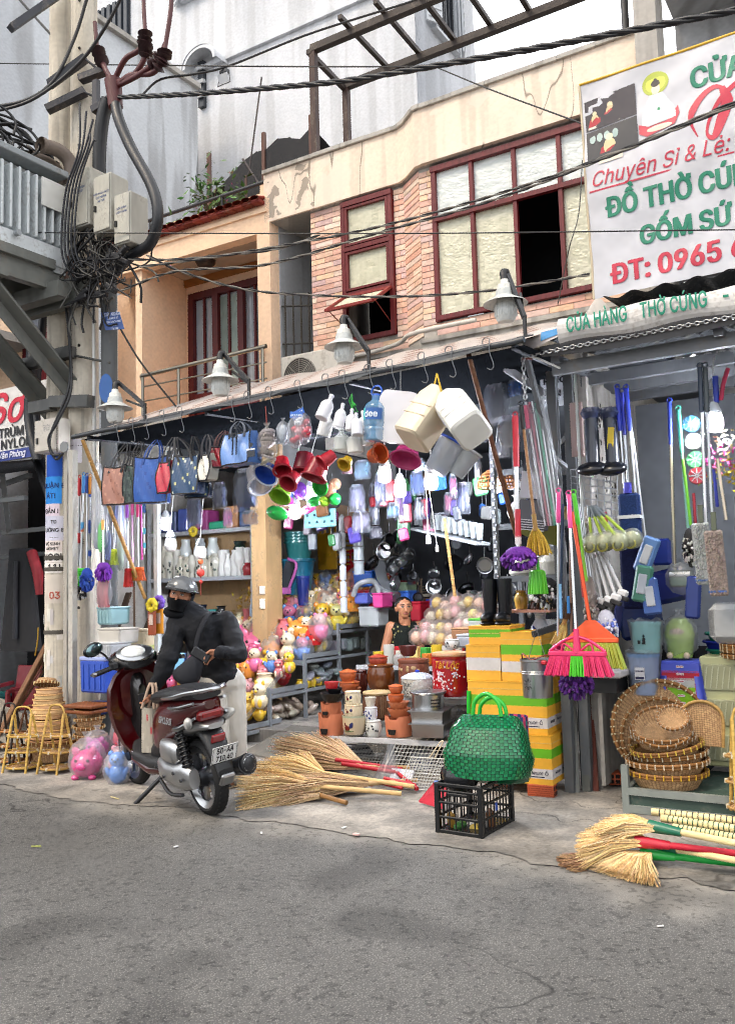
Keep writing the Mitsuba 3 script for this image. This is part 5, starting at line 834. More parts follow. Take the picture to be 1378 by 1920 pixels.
for lab,a,b,col,gp,j,h in ML:pole_tool('broom' if 'broom' in lab else 'mop' if 'mop' in lab else 'tool_pole',lab,'broom' if 'broom' in lab else 'mop' if 'mop' in lab else 'pole',a,b,col,gp,j,h)
for lab,a,b,col in(('mop sealed in clear film with a bright green head',(-6.756,6,2.814),(-6.757,6,1.994),'4ab84a'),('mop sealed in clear film, grey and pale',(-6.889,6.05,2.805),(-6.875,6.05,2.027),'a0a4b0'),('mop sealed in clear film with a pale blue head',(-6.832,6.15,2.782),(-6.778,6.1,1.918),'7a8ac0'),('mop sealed in clear film by the zebra strands',(-6.595,6.1,2.516),(-6.599,6.1,1.806),'8a9a8a')):
 k=pole_tool('wrapped_mop',lab,'mop',a,b,'c8ccd0');a,b=V(a),V(b);PT(k,'head',MB(col,.6).lathe([(.01,.3),(.03,.25),(.035,.05),(.02,0),(0,0)],b,10));PT(k,'film',MB('c0c4d0',.15).lathe([(.02,0),(.06,.1),(.05,.5),(.045,np.linalg.norm(a-b))],b,10,frame(a-b),f=lambda P:P*(1+.12*np.sin(P[...,2:]*30+P[...,:1]*90))),'film')
k=TH('pink_mop_refill','pack of pink and grey mop refills in clear film below the purple mop','packet');c=V((-6.664,5.95,1.591))
for i in range(16):PT(k,'strand',MB(jit('a05a62',24),.8).tube(spl([c+(-.07+i*.009,0,.15),c+(-.07+i*.009+ru(-.01,.01),-.02,0),c+(-.07+i*.0095,0,-.14)],6),.008,5))
wrap(k,c,(.1,.05,.17),top=False)
#  vases and shelves at the left
def shelf_unit(name,lab,x0,x1,y0,y1,zs,h0,h1,col='8e9296',mat='old',post=.035,lip=.03):
 k=TH(name,lab,'shelf')
 for z in zs:PT(k,'board',MB(col,.45).box(((x0+x1)/2,(y0+y1)/2,z-.01),(x1-x0,y1-y0,.02)).box(((x0+x1)/2,y0-.004,z-lip/2),(x1-x0,.012,lip+.02)),mat,smooth=0)
 for x in(x0,x1):
  for y in(y0,y1):PT(k,'upright',MB(col,.45).bar((x,y,h0),(x,y,h1),post),mat,smooth=0)
 return k
shelf_unit('vase_shelf','grey steel shelf lined with white vases at the left',-8.6,-6.85,8.45,8.85,(1.05,1.76,2.36),.1,2.7,'9a9ea4');PT('vase_shelf','back_panel',MB('a88a66',.8).box((-7.7,8.9,1.8),(1.8,.02,1.8)),'old',smooth=0)
VZ=[[(.4,0),(.62,.04),(.85,.25),(1,.42),(.75,.62),(.42,.8),(.45,.95),(.62,1)],[(.6,0),(.8,.03),(.9,.3),(1,.55),(.85,.75),(.6,.88),(.75,1)],[(.5,0),(.55,.3),(.9,.5),(.95,.7),(.6,.88),(.7,1)],[(.7,0),(.85,.1),(.8,.4),(.65,.6),(.8,.85),(.95,1)]]
def vase(lab,p,h,r,col,kind=0,deco=None,name='vase',cat='vase'):
 k=TH(name,lab,cat);p=V(p);pf=VZ[kind];PT(k,'body',MB(col,.15).lathe([(0,0)]+[(a*r,b*h)for a,b in pf]+[(pf[-1][0]*r*.8,h*.98),(pf[-1][0]*r*.6,h*.8)],p,18),'glaze')
 if deco:
  for i in range(5):
   a=-1.57+ru(-.9,.9);z=ru(.15,.6);q=np.interp(z,[b for _,b in pf],[a_ for a_,_ in pf])*r;PT(k,'painted_flower',MB(deco,.3).ell(p+V([q*cos(a),q*sin(a),z*h]),(.014,.006,.022),RZ(a+1.57)@RX(ru(-.3,.3)),6))
 return k
scene['glaze']=pr(COL,ROU,specular=.6,clearcoat=.7,clearcoat_gloss=.95)
vx=np.linspace(-8.5,-7.0,16);wl=['tall flowered vase','slim flowered vase','round shouldered vase','flared white vase']
for i,x in enumerate(vx):
 h=[.42,.44,.36,.38,.3,.28,.3,.29,.3,.28,.3,.34,.3,.33,.36,.35][i];vase(f'{"cream" if i < 11 else "plain white"} {wl[i % 4]} on the middle shelf, {ORDW[i]} from the left',(x,8.52+.03*(i%2),1.765),h,.06+.012*(i%3),['b8b4a4','bdb8a8','b4b2a6','c4c2b8'][i%4]if i<11 else 'c8c8c4',i%4,'2c3a34' if i<11 and i%3 else None)
for i,x in enumerate((-8.2,-7.95,-7.72)):vase(f'white {"" if i else "narrow "}jug vase standing in the back row, {["left", "middle", "right"][i]} one',(x,8.72,1.765),.52,.09,'c4cac8',2)
vase('dark green glazed jar at the back of the middle shelf',(-7.25,8.7,1.765),.45,.11,'1e2e2a',1);vase('small red figurine pot at the right end of the middle shelf',(-6.95,8.5,1.765),.16,.08,'8a2a30',1)
for i,(x,h,r,col,kd)in enumerate(((-8.4,.5,.12,'b0b0b2',0),(-8.1,.46,.1,'b4b4b4',0),(-7.95,.3,.09,'101216',1),(-7.75,.36,.12,'141c30',1),(-7.55,.3,.1,'3f8a86',1),(-7.4,.34,.11,'15191c',0),(-7.22,.22,.08,'a08a60',1),(-7.1,.26,.07,'b0a888',1),(-6.98,.3,.07,'a85a5e',3),(-6.88,.42,.06,'9ab0c4',2))):
 vase(f'{["grey carved", "grey carved", "black", "navy", "turquoise", "black", "ochre", "cream", "pink red", "pale blue"][i]} vase on the lower shelf, {ORDW[i]} from the left',(x,8.5,1.06),h,r,col,kd)
k=TH('dried_flowers','bunch of yellow dried flowers on the lower shelf','flowers');m=MB();leafy(m,(-7.05,8.55,1.45),60,(.12,.05,.09),'9a7a20',.03);PT(k,'petals',m,'leaf',kind='stuff',smooth=0)
for i,(x,w,h,c,lab)in enumerate(((-8.3,.3,.28,'3a4668','slate blue box'),(-8.0,.22,.3,'3a4a8a','indigo box'),(-7.7,.2,.26,'8a3a70','plum gift box'),(-7.45,.26,.1,'2a8a6a','green folded cloth pack'),(-7.2,.2,.28,'a87a58','tan bamboo bundle'),(-7.0,.16,.3,'3a5480','blue bottle brush pack'))):ON('goods_box',f'{lab} on the top shelf above the vases','box',MB(c,.4).box((x,8.6,2.37+h/2),(w,.25,h),bev=.015),smooth=0)
k=TH('red_tassel','red paper ball tassel hanging before the vases','ornament');p=V((-6.648,7.3,1.789));PT(k,'ball',MB('b03a30',.7).ell(p,.045).ell(p+(0,0,.12),(.03,.03,.03),col='c05a30').ell(p+(0,0,-.1),.022));PT(k,'cord',MB('9a2a28',.6).tube([p+(0,0,.3),p+(0,0,-.25)],.004,4))
for lab,p,col in(('yellow scrunchie hung on the white post',(-6.225,6.15,1.46),'b8a420'),('purple scrunchie hung beside the yellow one',(-6.183,6.2,1.484),'5a3a98'),('small yellow ball on the top shelf',(-7.677,8.3,2.35),'b09a28')):ON('scrunchie',lab,'scrunchie',MB(col,.6).tube([V(p)+V([(.045+.008*sin(a*7))*cos(a),.0,(.045+.008*sin(a*7))*sin(a)])for a in np.linspace(0,6.28,40)[:-1]],.026,6,closed=True))
for lab,p,c in(('brown hair clip card hung below the scrunchies',(-6.227,6.15,1.292),'7a3a20'),('orange slipper shaped card next to the brown card',(-6.178,6.2,1.305),'b87a20')):ON('hanging_card',lab,'card',MB(c,.5).box(p,(.1,.02,.24),bev=.008).box(V(p)+(0,-.012,.03),(.05,.01,.1),col='a8968a'),smooth=0)
k=TH('white_post','white post carrying the scrunchies left of the rider','post');PT(k,'shaft',MB('b4b8b8',.4).bar((-6.35,6.35,0),(-6.35,6.35,2.6),.05),'old',smooth=0)
def bin_box(lab,r,col,name='storage_box',mat='paint',rib=True,d=.25,lid=None):
 x,y,z,w,h=r;k=TH(name,lab,'box');PT(k,'body',MB(col,.35).box((x,y+d/2,z+h*.45),(w,d,h*.9),taper=1.05,bev=.015),mat,smooth=0);PT(k,'lid',MB(lid or col,.35).box((x,y+d/2,z+h*.94),(w*1.08,d*1.06,h*.12),bev=.01),mat,smooth=0)
 if rib:
  for i in range(4):PT(k,'rib',MB(col,.35).box((x+(i-1.5)*w*.24,y-.006,z+h*.45),(w*.04,.012,h*.7)),mat,smooth=0)
 return k
bin_box('pale turquoise plastic crate in film by the concrete pole',(-6.669,5.95,1.283,.191,.174),'7a9aa0');bin_box('milky white box in crumpled film below the turquoise crate',(-6.492,5.85,1.107,.287,.15),'a8a49c',rib=False);bin_box('clear plastic basket bundle on the blue box',(-6.488,5.75,.981,.264,.148),'b4b8bc',mat='tint');bin_box('blue plastic box wrapped in film beside the scooter mirror',(-6.604,5.75,.658,.325,.336),'2e4aa0',lid='8a96c0');bin_box('pale yellow food box behind the headlight',(-6.58,6.2,1,.194,.062),'b4b878',rib=False);bin_box('stack of cream cards behind the mirror',(-6.582,6.3,1.04,.185,.184),'b8aa90',rib=False);bin_box('light blue plastic packet right of the headlight',(-6.151,6.2,.814,.117,.171),'7ab0cc',rib=False)
bin_box('teal tub behind the handlebar',(-6.813,6.2,.599,.238,.157),'3a6a78',rib=False);bin_box('dark blue tub under the bamboo baskets',(-6.907,5.9,.401,.155,.127),'24336a',rib=False)
#  figurine rack
rk=TH('stair_rack','grey steel stair rack heaped with ceramic money boxes','rack')
ST_=[(7.0,.12),(7.5,.44),(8.15,.76),(8.85,1.06),(9.5,1.3)]
for i,(y,z)in enumerate(ST_):
 PT(rk,'step',MB('6e7276',.45).box((-6.75,y+.33,z-.012),(1.75,.66,.024)).box((-6.75,y-.006,z-.01),(1.75,.014,.06)),'old',smooth=0);PT(rk,'side_rail',MB('7c8084',.4).bar((-5.88,y,z),(-5.88,9.9,z),.035,.03).bar((-5.88,y,z+.06),(-5.88,min(y+.7,9.9),z+.06),.012,.05),'old',smooth=0)
 for x in(-7.62,-5.88):PT(rk,'upright',MB('7c8084',.4).bar((x,y,0),(x,y,z+.1),.035),'old',smooth=0)
PT(rk,'front_lip',MB('8a8e92',.3).bar((-5.9,7.0,.18),(-5.9,7.75,.68),.012,.05),'film',smooth=0)
def figurine(lab,p,s,kind,col,col2='b8b0a0',face='201818',yaw=0.,wrapd=False):
 k=TH('money_box',lab,'money box');p=V(p);R=RZ(yaw);g=lambda a:p+R@(V(a)*s)
 E_=lambda n,c,r,cc,RR=None,seg=12:PT(k,n,MB(cc,.18).ell(g(c),V(np.broadcast_to(r,(3,)))*s,R if RR is None else R@RR,seg),'glaze')
 if kind=='pig':
  E_('body',(0,0,.46),(.52,.56,.46),col);E_('snout',(0,-.55,.45),(.17,.1,.13),col2)
  for q in(-1,1):E_('ear',(q*.28,-.25,.88),(.14,.06,.16),col,RY(q*.4),8);E_('eye',(q*.2,-.48,.62),(.045,.03,.055),face,None,8);E_('foot',(q*.28,-.3,.06),(.14,.14,.09),col,None,8)
 elif kind=='cat':
  E_('body',(0,0,.38),(.4,.36,.4),col);E_('head',(0,-.06,.95),(.36,.32,.32),col)
  for q in(-1,1):E_('ear',(q*.22,-.05,1.25),(.1,.06,.15),col2,RY(q*.25),8);E_('eye',(q*.13,-.36,1.0),(.045,.03,.06),face,None,8);E_('paw',(q*.2,-.3,.3),(.1,.12,.22),col2,None,8)
  E_('muzzle',(0,-.36,.88),(.1,.06,.07),col2,None,8)
 elif kind=='bear':
  E_('body',(0,0,.4),(.38,.34,.42),col);E_('head',(0,-.05,.98),(.34,.3,.3),col2)
  for q in(-1,1):E_('ear',(q*.28,0,1.2),(.13,.07,.13),col,None,8);E_('eye',(q*.12,-.33,1.02),(.04,.03,.05),face,None,8);E_('arm',(q*.36,-.12,.48),(.11,.12,.24),col,RY(q*.5),8)
  E_('nose',(0,-.35,.93),(.06,.05,.05),face,None,8)
 else:
  PT(k,'body',MB(col,.18).lathe([(0,0),(.34*s,0),(.5*s,.3*s),(.48*s,.6*s),(.3*s,.82*s),(.3*s,.92*s),(.38*s,.98*s),(.3*s,1.0*s),(.2*s,.9*s)],p,16),'glaze')
  for q in(-1,1):E_('eye',(q*.17,-.44,.55),(.045,.04,.06),face,None,8)
  E_('blush',(0,-.46,.3),(.1,.04,.07),col2,None,8)
 if wrapd:wrap(k,g((0,0,.6)),V([.62,.6,.72])*s)
 return k
PKS,YL_,RDD,OR_,CRM,BLU='d86a94','dcb238','c02c2c','d88a3c','d8c8a8','5078b8'
FG=[(-6.25,0,.13,'pig','9c2020','5a1010'),(-6.05,0,.14,'pig','a8281c','c04a30'),(-6.62,0,.15,'pig','2a5a7a','8a2a40'),(-6.45,0,.12,'pig',RDD,'c45a40'),(-6.85,0,.15,'pig','b84a4a','c87a70'),(-7.1,0,.15,'pig',RDD,'c45a40'),(-7.35,0,.15,'cat',PKS,CRM),(-6.0,.25,.11,'bear',YL_,'c8b040'),(-6.15,.3,.1,'bear',YL_,'c8b040'),(-6.4,.3,.13,'jar','6a1418','8a2a28'),(-6.75,.3,.14,'cat','c8c0b4','c89a90'),(-7.05,.3,.15,'pig','b83a44','c47a70'),(-7.3,.3,.14,'jar',RDD,CRM),(-6.05,1,.16,'jar',CRM,'b03a30'),(-6.3,1,.12,'pig','c08a8c','c0706c'),(-6.5,1,.16,'cat','c8c2b4','c8a030'),(-6.72,1,.13,'bear',YL_,'c8b050'),(-6.95,1,.17,'pig',RDD,'8a1a1a'),(-7.2,1,.17,'cat',YL_,OR_),(-7.45,1,.15,'pig',PKS,'b04a6a'),(-6.05,1.3,.13,'bear','8a1c22','9c2a2c'),(-6.35,1.35,.16,'cat',YL_,'c8b040'),(-6.6,1.35,.12,'jar',YL_,OR_),(-6.85,1.35,.16,'pig','c0607c','a03040'),(-7.1,1.35,.14,'bear',RDD,'b84a3a'),(-7.35,1.35,.15,'jar','3a9a8a','c8b898'),(-6.0,2,.14,'bear',BLU,'c46a84'),(-6.2,2,.17,'cat',CRM,'c4a080'),(-6.45,2,.15,'pig',OR_,'c8a030'),(-6.72,2,.24,'pig','c4607c','b84a6c'),(-7.0,2,.17,'bear','a83028','c05038'),(-7.25,2,.16,'cat',PKS,'c88aa0'),(-7.5,2,.15,'bear',YL_,OR_),(-6.0,2.35,.17,'cat',CRM,'c8b030'),(-6.25,2.35,.18,'bear',OR_,YL_),(-6.5,2.35,.17,'pig',RDD,'c46a50'),(-6.78,2.4,.19,'pig','c4607c','b84a6c'),(-7.05,2.35,.15,'bear',YL_,'c8a850'),(-7.3,2.35,.16,'cat',YL_,OR_),(-5.98,3,.17,'bear','c8b440','c8c080'),(-6.2,3,.18,'bear',OR_,YL_),(-6.45,3,.16,'pig','34343a','c8a030'),(-6.7,3,.17,'bear','4a7ab0','c06a84'),(-6.95,3,.18,'bear','c06a84','4a6aa8'),(-7.2,3,.2,'cat','3a9a8c','4aa898'),(-7.45,3,.15,'cat',YL_,OR_),(-6.0,3.35,.17,'jar','c8a830','c8b850'),(-6.25,3.35,.19,'pig',OR_,'c88a50'),(-6.5,3.35,.15,'pig','c48a8c','34343a'),(-6.72,3.35,.15,'jar','a8b0b8','4a6aa8'),(-7.0,3.35,.17,'cat','b07a30','c8a050'),(-7.25,3.35,.16,'cat','b08030','c89a40'),(-5.95,4,.15,'bear',CRM,OR_),(-6.15,4,.17,'pig','c4808a','c46a70'),(-6.4,4,.2,'pig','c07830','c89a50'),(-6.65,4,.17,'jar','b8a8a8','c48090'),(-6.9,4,.2,'cat','b07a28','c89030'),(-7.12,4,.18,'cat','a87428','c08a30'),(-5.9,4.3,.2,'bear','c8a080',OR_),(-6.15,4.3,.17,'jar','c8a030','4a5a8a'),(-6.5,4.3,.22,'cat','b0803a','c8a060')]
r2=np.random.default_rng(5)
for st_ in(0,1,2,3,4):
 for i in range(15+5*(st_>1)):FG.append((-5.86-i*.11*(.75 if st_>1 else 1)+r2.uniform(-.03,.03),st_+.18,r2.uniform(.1,.15)+.03*(st_>1),['pig','cat','bear','jar'][r2.integers(4)],[PKS,YL_,RDD,OR_,CRM,'c8a850','c46a70','b87a30',BLU][r2.integers(9)],[CRM,YL_,'c89a90'][r2.integers(3)]))
CN={PKS:'pink',YL_:'yellow',RDD:'red',OR_:'orange',CRM:'cream',BLU:'blue'}
def cname(c):
 if c in CN:return CN[c]
 r,g_,b=lin(c);return 'dark' if max(r,g_,b)<90 else 'golden' if r>150 and g_>95 and b<90 else 'deep red' if r>1.8*g_ and b<80 else 'rose pink' if r>g_+40 and b>70 else 'teal' if g_>r else 'blue' if b>r else 'whitish'
KN={'pig':'pig money box','cat':'cat money box','bear':'bear money box','jar':'jar money box'}
ORD=['lowest','second','third','fourth','top'];cnt={}
for x,st_,s,kd,c,c2 in sorted(FG,key=lambda f:(int(f[1]),f[1]%1>.1,-f[0])):
 i=int(st_);back=st_-i>.1;mid=.1<st_-i<.2;back=2 if mid else back;cnt[(i,back)]=cnt.get((i,back),0)+1;y,z=ST_[i]
 figurine(f'{cname(c)} {KN[kd]}, {["front", "back", "middle"][back]} row of the {ORD[i]} rack step, {ORDW[cnt[(i, back)] - 1]} from the aisle',(x,y+[.14,.47,.3][back],z+[0,.07,.17+.06*(cnt[(i,back)]%2)][back]),s*1.5,kd,c,c2,yaw=ru(-.1,.7),wrapd=(i>=2 and rng.random()<.35))
k=TH('ladle_heap','heap of grey wrapped ladles on the rack side shelf','ladles')
for i in range(26):PT(k,'ladle',MB(jit('808488',20),.25).ell((-5.98+ru(-.1,.08),8.3+ru(0,.6),.5+ru(0,.2)),(.06,.1,.035),RZ(ru(0,3))@RX(ru(-.5,.5)),8),'tint')
k=TH('spoon_heap','heap of off white ceramic spoons on the lowest rack step','spoons')
for i in range(46):PT(k,'spoon',MB(jit('a89a8a',14),.3).ell((-6.0+ru(-.22,.08),7.55+ru(0,.85),.17+ru(0,.16)),(.04,.085,.035),RZ(ru(0,3))@RX(ru(-.8,.8)),8),'glaze')
for i in range(5):vase(f'small yellow flower pot on the rack side, {ORDW[i]} from the front',(-5.95,8.15+i*.12,.46),.1,.05,'b8982a',1)
for i in range(6):ON('ware_packet',f'clear packet of knives and forks on the upper rack side shelf, {ORDW[i]} from the front','packet',MB(jit('7a7e80',25),.3).box((-5.98,8.9+i*.14,.88+.02*(i%2)),(.16,.1,.14),RZ(ru(-.3,.3)),bev=.02),smooth=0)
#  pottery tables in the middle
def table(name,lab,x0,x1,y0,y1,h,yaw=0.,col='8a8d90',cat='table'):
 k=TH(name,lab,cat);c=V([(x0+x1)/2,(y0+y1)/2,0]);R=RZ(yaw);f=lambda x,y,z:c+R@V([x,y,z]);a,b=(x1-x0)/2,(y1-y0)/2
 PT(k,'top',MB('6c6a66',.5).box(f(0,0,h-.01),(2*a,2*b,.02),R),'old',smooth=0)
 for p,s in(((0,-b,h-.015),(2*a,.025,.04)),((a,0,h-.015),(.025,2*b,.04))):PT(k,'edge',MB('b4b6b8',.35).box(f(*p),s,R),'old',smooth=0)
 for x in(-a,a):
  for y in(-b,b):PT(k,'leg',MB(col,.4).bar(f(x*.97,y*.97,0),f(x*.97,y*.97,h-.02),.03),'old',smooth=0)
 return k
table('low_table','low steel table of clay stoves and rooster bowls before the ramp',-4.45,-3.32,6.5,7.15,.29,.12);table('display_table','steel table carrying the big red jar and the glass goods',-4.2,-3.0,7.1,8.6,.56,.0);table('display_table','back table heaped with jars and wrapped sweets before the woman',-4.9,-2.95,7.7,8.7,.78,.0)
CL,CL2,BRN='a8542f','b06a48','5a3012'
def pot(name,lab,cat,r,prof,col,mat='paint',deco=None,dcol='7a2a1c',n=24,rough=.4,extra=None):
 x,y,z,w,h=r;k=TH(name,lab,cat);y+=w/2;PT(k,'body',MB(col,rough).lathe([(a[0]*w/2,a[1]*h,*a[2:])for a in prof],(x,y,z),n),mat)
 if deco=='rooster':
  q=lambda a,b:V([x+a*w*.5,y-w/2*.93*math.sqrt(max(.1,1-a*a*.8)),z+b*h])
  PT(k,'painted_rooster',MB('5a1c18',.3).ell(q(-.12,.45),(w*.13,.006,h*.16)).ell(q(-.3,.62),(w*.06,.006,h*.1)).ell(q(.2,.58),(w*.12,.006,h*.17),RY(.5),col='242a54').ell(q(.0,.3),(w*.26,.005,h*.03),col='4a5a3a'),kind='stuff')
 elif deco:
  for i in range(14):a=-1.57+ru(-1.2,1.2);b=ru(.2,.75);PT(k,'painted_spot',MB(deco,.3).ell((x+w/2*.985*cos(a),y+w/2*.985*sin(a),z+b*h),(w*.06,.008,h*.07),RZ(a+1.57),6),kind=None)
 if extra:extra(k,x,y,z,w,h)
 return k
BOWL=[(0,0),(.5,0),(.72,.2),(.95,.85),(1,1),(.93,1),(.7,.3),(0,.2)];JAR=[(0,0),(.7,0),(.86,.12),(1,.45),(.97,.75),(.88,.9),(.92,.92),(.95,.97),(.9,1),(.7,1.02),(0,1.05)];LIDP=[(0,0),(.72,0),(.95,.3),(1,.55),(.94,.7),(1.05,.72),(1.05,.78),(.9,.8),(.5,.93),(.2,.98),(.16,1),(0,1)];CYL=[(0,0),(.82,0),(.95,.05),(1,.2),(1,.78),(.95,.86),(1,.88),(1.02,.95),(1,1),(.4,1.03),(0,1.03)]
def stove(lab,r,col='b0684a'):
 x,y,z,w,h=r;y+=w/2;k=TH('clay_stove',lab,'clay stove');a=np.arange(36)*2*pi/36;top=h*(.86+.14*(np.cos(a*3+1.57)>-.35));ro,ri=w/2,w/2*.78
 P=[np.stack([ro*.9*np.cos(a),ro*.9*np.sin(a),a*0],1),np.stack([ro*np.cos(a),ro*np.sin(a),top],1),np.stack([ri*np.cos(a),ri*np.sin(a),top-.005],1),np.stack([ri*.8*np.cos(a),ri*.8*np.sin(a),a*0+h*.4],1)]
 PT(k,'body',MB(col,.7).surf(np.transpose(V(P),(1,0,2))+V([x,y,z]),cu=True),smooth=0);PT(k,'draught_hole',MB('14100e',.9).poly([(-w*.16,h*.38),(w*.16,h*.38),(w*.11,h*.14),(-w*.11,h*.14)],.012,RX(pi/2),(x,y-ro*.97,z)),smooth=0)
 return k
stove('terracotta charcoal stove at the front left corner of the low table',(-4.439,6.42,.278,.232,.201));stove('second terracotta stove under the stack of clay bowls',(-3.833,6.55,.296,.244,.174));stove('smaller clay stove stacked on the left stove',(-4.443,6.45,.451,.187,.124),'a05c3e')
pot('frying_pan','black pan on top of the stacked stoves','pan',(-4.406,6.4,.574,.222,.082),BOWL,'141416',rough=.35);pot('frying_pan','second black bowl pan holding the red pot','pan',(-4.387,6.45,.642,.14,.055),BOWL,'17171a',rough=.35);pot('red_pot','small red and cream pot in the black pan','pot',(-4.421,6.46,.667,.131,.083),BOWL,'a82228','glaze')
pot('rooster_bowl','large cream bowl painted with a rooster, bottom of its stack','bowl',(-4.19,6.42,.293,.21,.18),[(0,0),(.6,0,'6a675c'),(.8,.12,'6a675c'),(.95,.4,'b4a58a'),(1,.8,'b4a58a'),(1.02,.92,'b4a58a'),(1,1,'8a9078'),(.9,.98,'b4a58a')],'b4a58a','glaze','rooster');pot('rooster_bowl','middle cream pot painted with a rooster','pot',(-4.199,6.45,.459,.156,.104),CYL,'b8ab90','glaze','rooster');pot('rooster_bowl','small lidded cream pot painted with a rooster, top of its stack','pot',(-4.202,6.46,.562,.138,.114),CYL,'bdb298','glaze','rooster')
pot('blue_white_pot','black and white spotted pot beside the rooster bowl','pot',(-4.028,6.5,.291,.141,.139),JAR,'b0b2ae','glaze','16181e');pot('blue_white_pot','blue and white spotted pot in the middle of its stack','pot',(-4.052,6.52,.426,.114,.113),JAR,'b4b6bc','glaze','1f2f68');pot('blue_white_pot','small white bowls stacked over the spotted pot','bowl',(-4.063,6.54,.535,.101,.086),BOWL,'b8b4a8','glaze')
for i,(a,b,c,d)in enumerate(((715,1331,760,1350),(717,1318,758,1333),(720,1300,750,1319),(722,1284,749,1300))):pot('clay_bowl',['lowest clay bowl in the stack on the right stove','second clay bowl in the stack on the right stove','round lidded clay pot in the stack on the right stove','topmost small clay pot with a pale lid in the stack'][i],'clay pot',(lambda r:r)((-3.844,6.6,.439,.205,.085)if i==0 else(-3.841,6.6,.515,.187,.067)if i==1 else(-3.852,6.6,.578,.137,.086)if i==2 else(-3.847,6.6,.663,.123,.072)),BOWL if i<2 else LIDP,CL2 if i<2 else CL)
pot('clay_pot','clay pot with lid, top of the back left stack','clay pot',(-4.804,7.3,.662,.167,.114),LIDP,CL);pot('clay_pot','wide clay pot, second of the back left stack','clay pot',(-4.8,7.3,.57,.198,.103),LIDP,CL);pot('clay_pot','shallow clay bowl low in the back left stack','clay pot',(-4.809,7.35,.512,.199,.073),BOWL,CL2)
pot('brown_jar','big glossy brown jar standing on the barrel','jar',(-4.425,7.25,.579,.269,.251),JAR,BRN,'glaze',rough=.12);pot('brown_jar','darker brown jar behind the clay stack','jar',(-4.863,7.6,.502,.172,.235),JAR,'40180e','glaze',rough=.15);pot('clay_saucepan','red clay saucepan with a cream handle on the brown jar','clay pot',(-4.456,7.3,.815,.184,.112),LIDP,'8a3826')
k=TH('ribbed_barrel','brown ribbed barrel with a pale lid under the glossy jar','barrel');x,y,z,w,h=(-4.318,7,.349,.265,.271);y+=w/2;PT(k,'body',MB('5c4030',.5).lathe([(0,0),(w*.44,0),(w*.5,h*.3),(w*.5,h*.7),(w*.48,h*.85)],(x,y,z),24));PT(k,'lid',MB('a08860',.5).lathe([(w*.52,h*.85),(w*.53,h*.9),(w*.5,h*.94),(0,h)],(x,y,z),24))
for i in range(22):a=-1.57+(i-10.5)*.14;PT(k,'stave',MB(jit('6a4a36',10),.5).tube([(x+w*.5*cos(a),y+w*.5*sin(a),z+h*.1),(x+w*.505*cos(a),y+w*.505*sin(a),z+h*.5),(x+w*.485*cos(a),y+w*.485*sin(a),z+h*.82)],.008,5))
def redjar(k,x,y,z,w,h):
 for cx,cz,n,s in((-.25,.48,30,.14),(.62,.52,16,.09),(0.1,.3,26,.5)):
  m=MB('c0b0b0',.3)
  for _ in range(n):
   a=-1.57+cx+rng.normal(0,s);m.ell((x+w/2*cos(a),y+w/2*sin(a),z+h*(cz+rng.normal(0,.07))),(.009,.006,.009),RZ(a+1.57),6,col=['c0b4b4','a8a0b8','c89a9a'][rng.integers(3)])
  PT(k,'blossom',m,kind='stuff')
 m=text_mesh('Tài Lộc',h*.16,.001,True);v=V(m.vertices);v[:,0]+=.3*v[:,1];a=-1.57-.55+v[:,0]/(w/2)*.82;PT(k,'lettering',MB('b87828',.3).add(np.stack([x+(w/2+.002+v[:,2])*np.cos(a),y+(w/2+.002+v[:,2])*np.sin(a),z+h*.66+v[:,1]],1),m.faces),kind='stuff',smooth=0)
pot('red_jar','big red lacquer jar painted with white blossom and gold script','jar',(-3.485,6.85,.612,.334,.372),[(0,0),(.88,0),(.95,.04),(1,.15),(1,.78),(.94,.84),(.97,.86),(1.0,.92),(1.0,.95,'8a5a40'),(.98,1,'b08460'),(.5,1.03,'b08460'),(0,1.03,'b08460')],'8c1018','glaze',rough=.1,n=36,extra=redjar)
pot('spotted_bowl','black and white cow spotted bowl on the red jar lid','bowl',(-3.59,7.2,.994,.135,.086),JAR,'b4b4b0','glaze','141414');pot('brown_box_jar','brown carved urn with a flat clay lid behind the enamel pot','urn',(-4.04,7.2,.637,.291,.254),CYL,'6a3c2c',deco='a08058');pot('brown_dish','stack of dark brown dishes on the carved urn','dishes',(-4.121,7.3,.911,.186,.1),BOWL,'4a1c18','glaze')
def grasspot(k,x,y,z,w,h):
 for i,t in enumerate(('Phúc','Lộc','Thọ')):m=text_mesh(t,h*.22,.001,False);v=V(m.vertices);a=-1.57-.8+v[:,0]/(w/2);PT(k,'lettering',MB('17181a',.4).add(np.stack([x+(w/2+.003)*np.cos(a),y+(w/2+.003)*np.sin(a),z+h*(.52-i*.22)+v[:,1]],1),m.faces),kind='stuff',smooth=0)
 PT(k,'lid',MB('a4aab2',.2).lathe([(w*.52,h*.86),(w*.5,h*.9),(w*.3,h*1.05),(w*.12,h*1.1),(0,h*1.1)],(x,y,z),20),'glaze');PT(k,'knob',MB('24389a',.3).lathe([(w*.06,h*1.1),(w*.08,h*1.18),(0,h*1.22)],(x,y,z),12));wrap(k,(x+w*.2,y-.02,z+h*.5),(w*.42,w*.5,h*.6),top=False)
pot('enamel_pot','white lidded pot in clear film with black script and a blue knob','pot',(-3.868,6.95,.576,.294,.197),[(0,0),(.9,0),(1,.1),(1,.85),(.97,.88)],'b0aca0','glaze',extra=grasspot)
def alu(name,lab,r,prof,n=28,cat='pan'):x,y,z,w,h=r;k=TH(name,lab,cat);PT(k,'body',MB('a8aaac',.28).lathe([(a*w/2,b*h)for a,b in prof],(x,y+w/2,z),n),'metal');return k
k=alu('steamer','round aluminium steamer pan with a perforated side',(-3.558,6.55,.522,.311,.167),[(0,0),(.85,0),(.88,.1),(.88,.8),(1,.86),(1.03,.92),(1,.95),(0,1)])
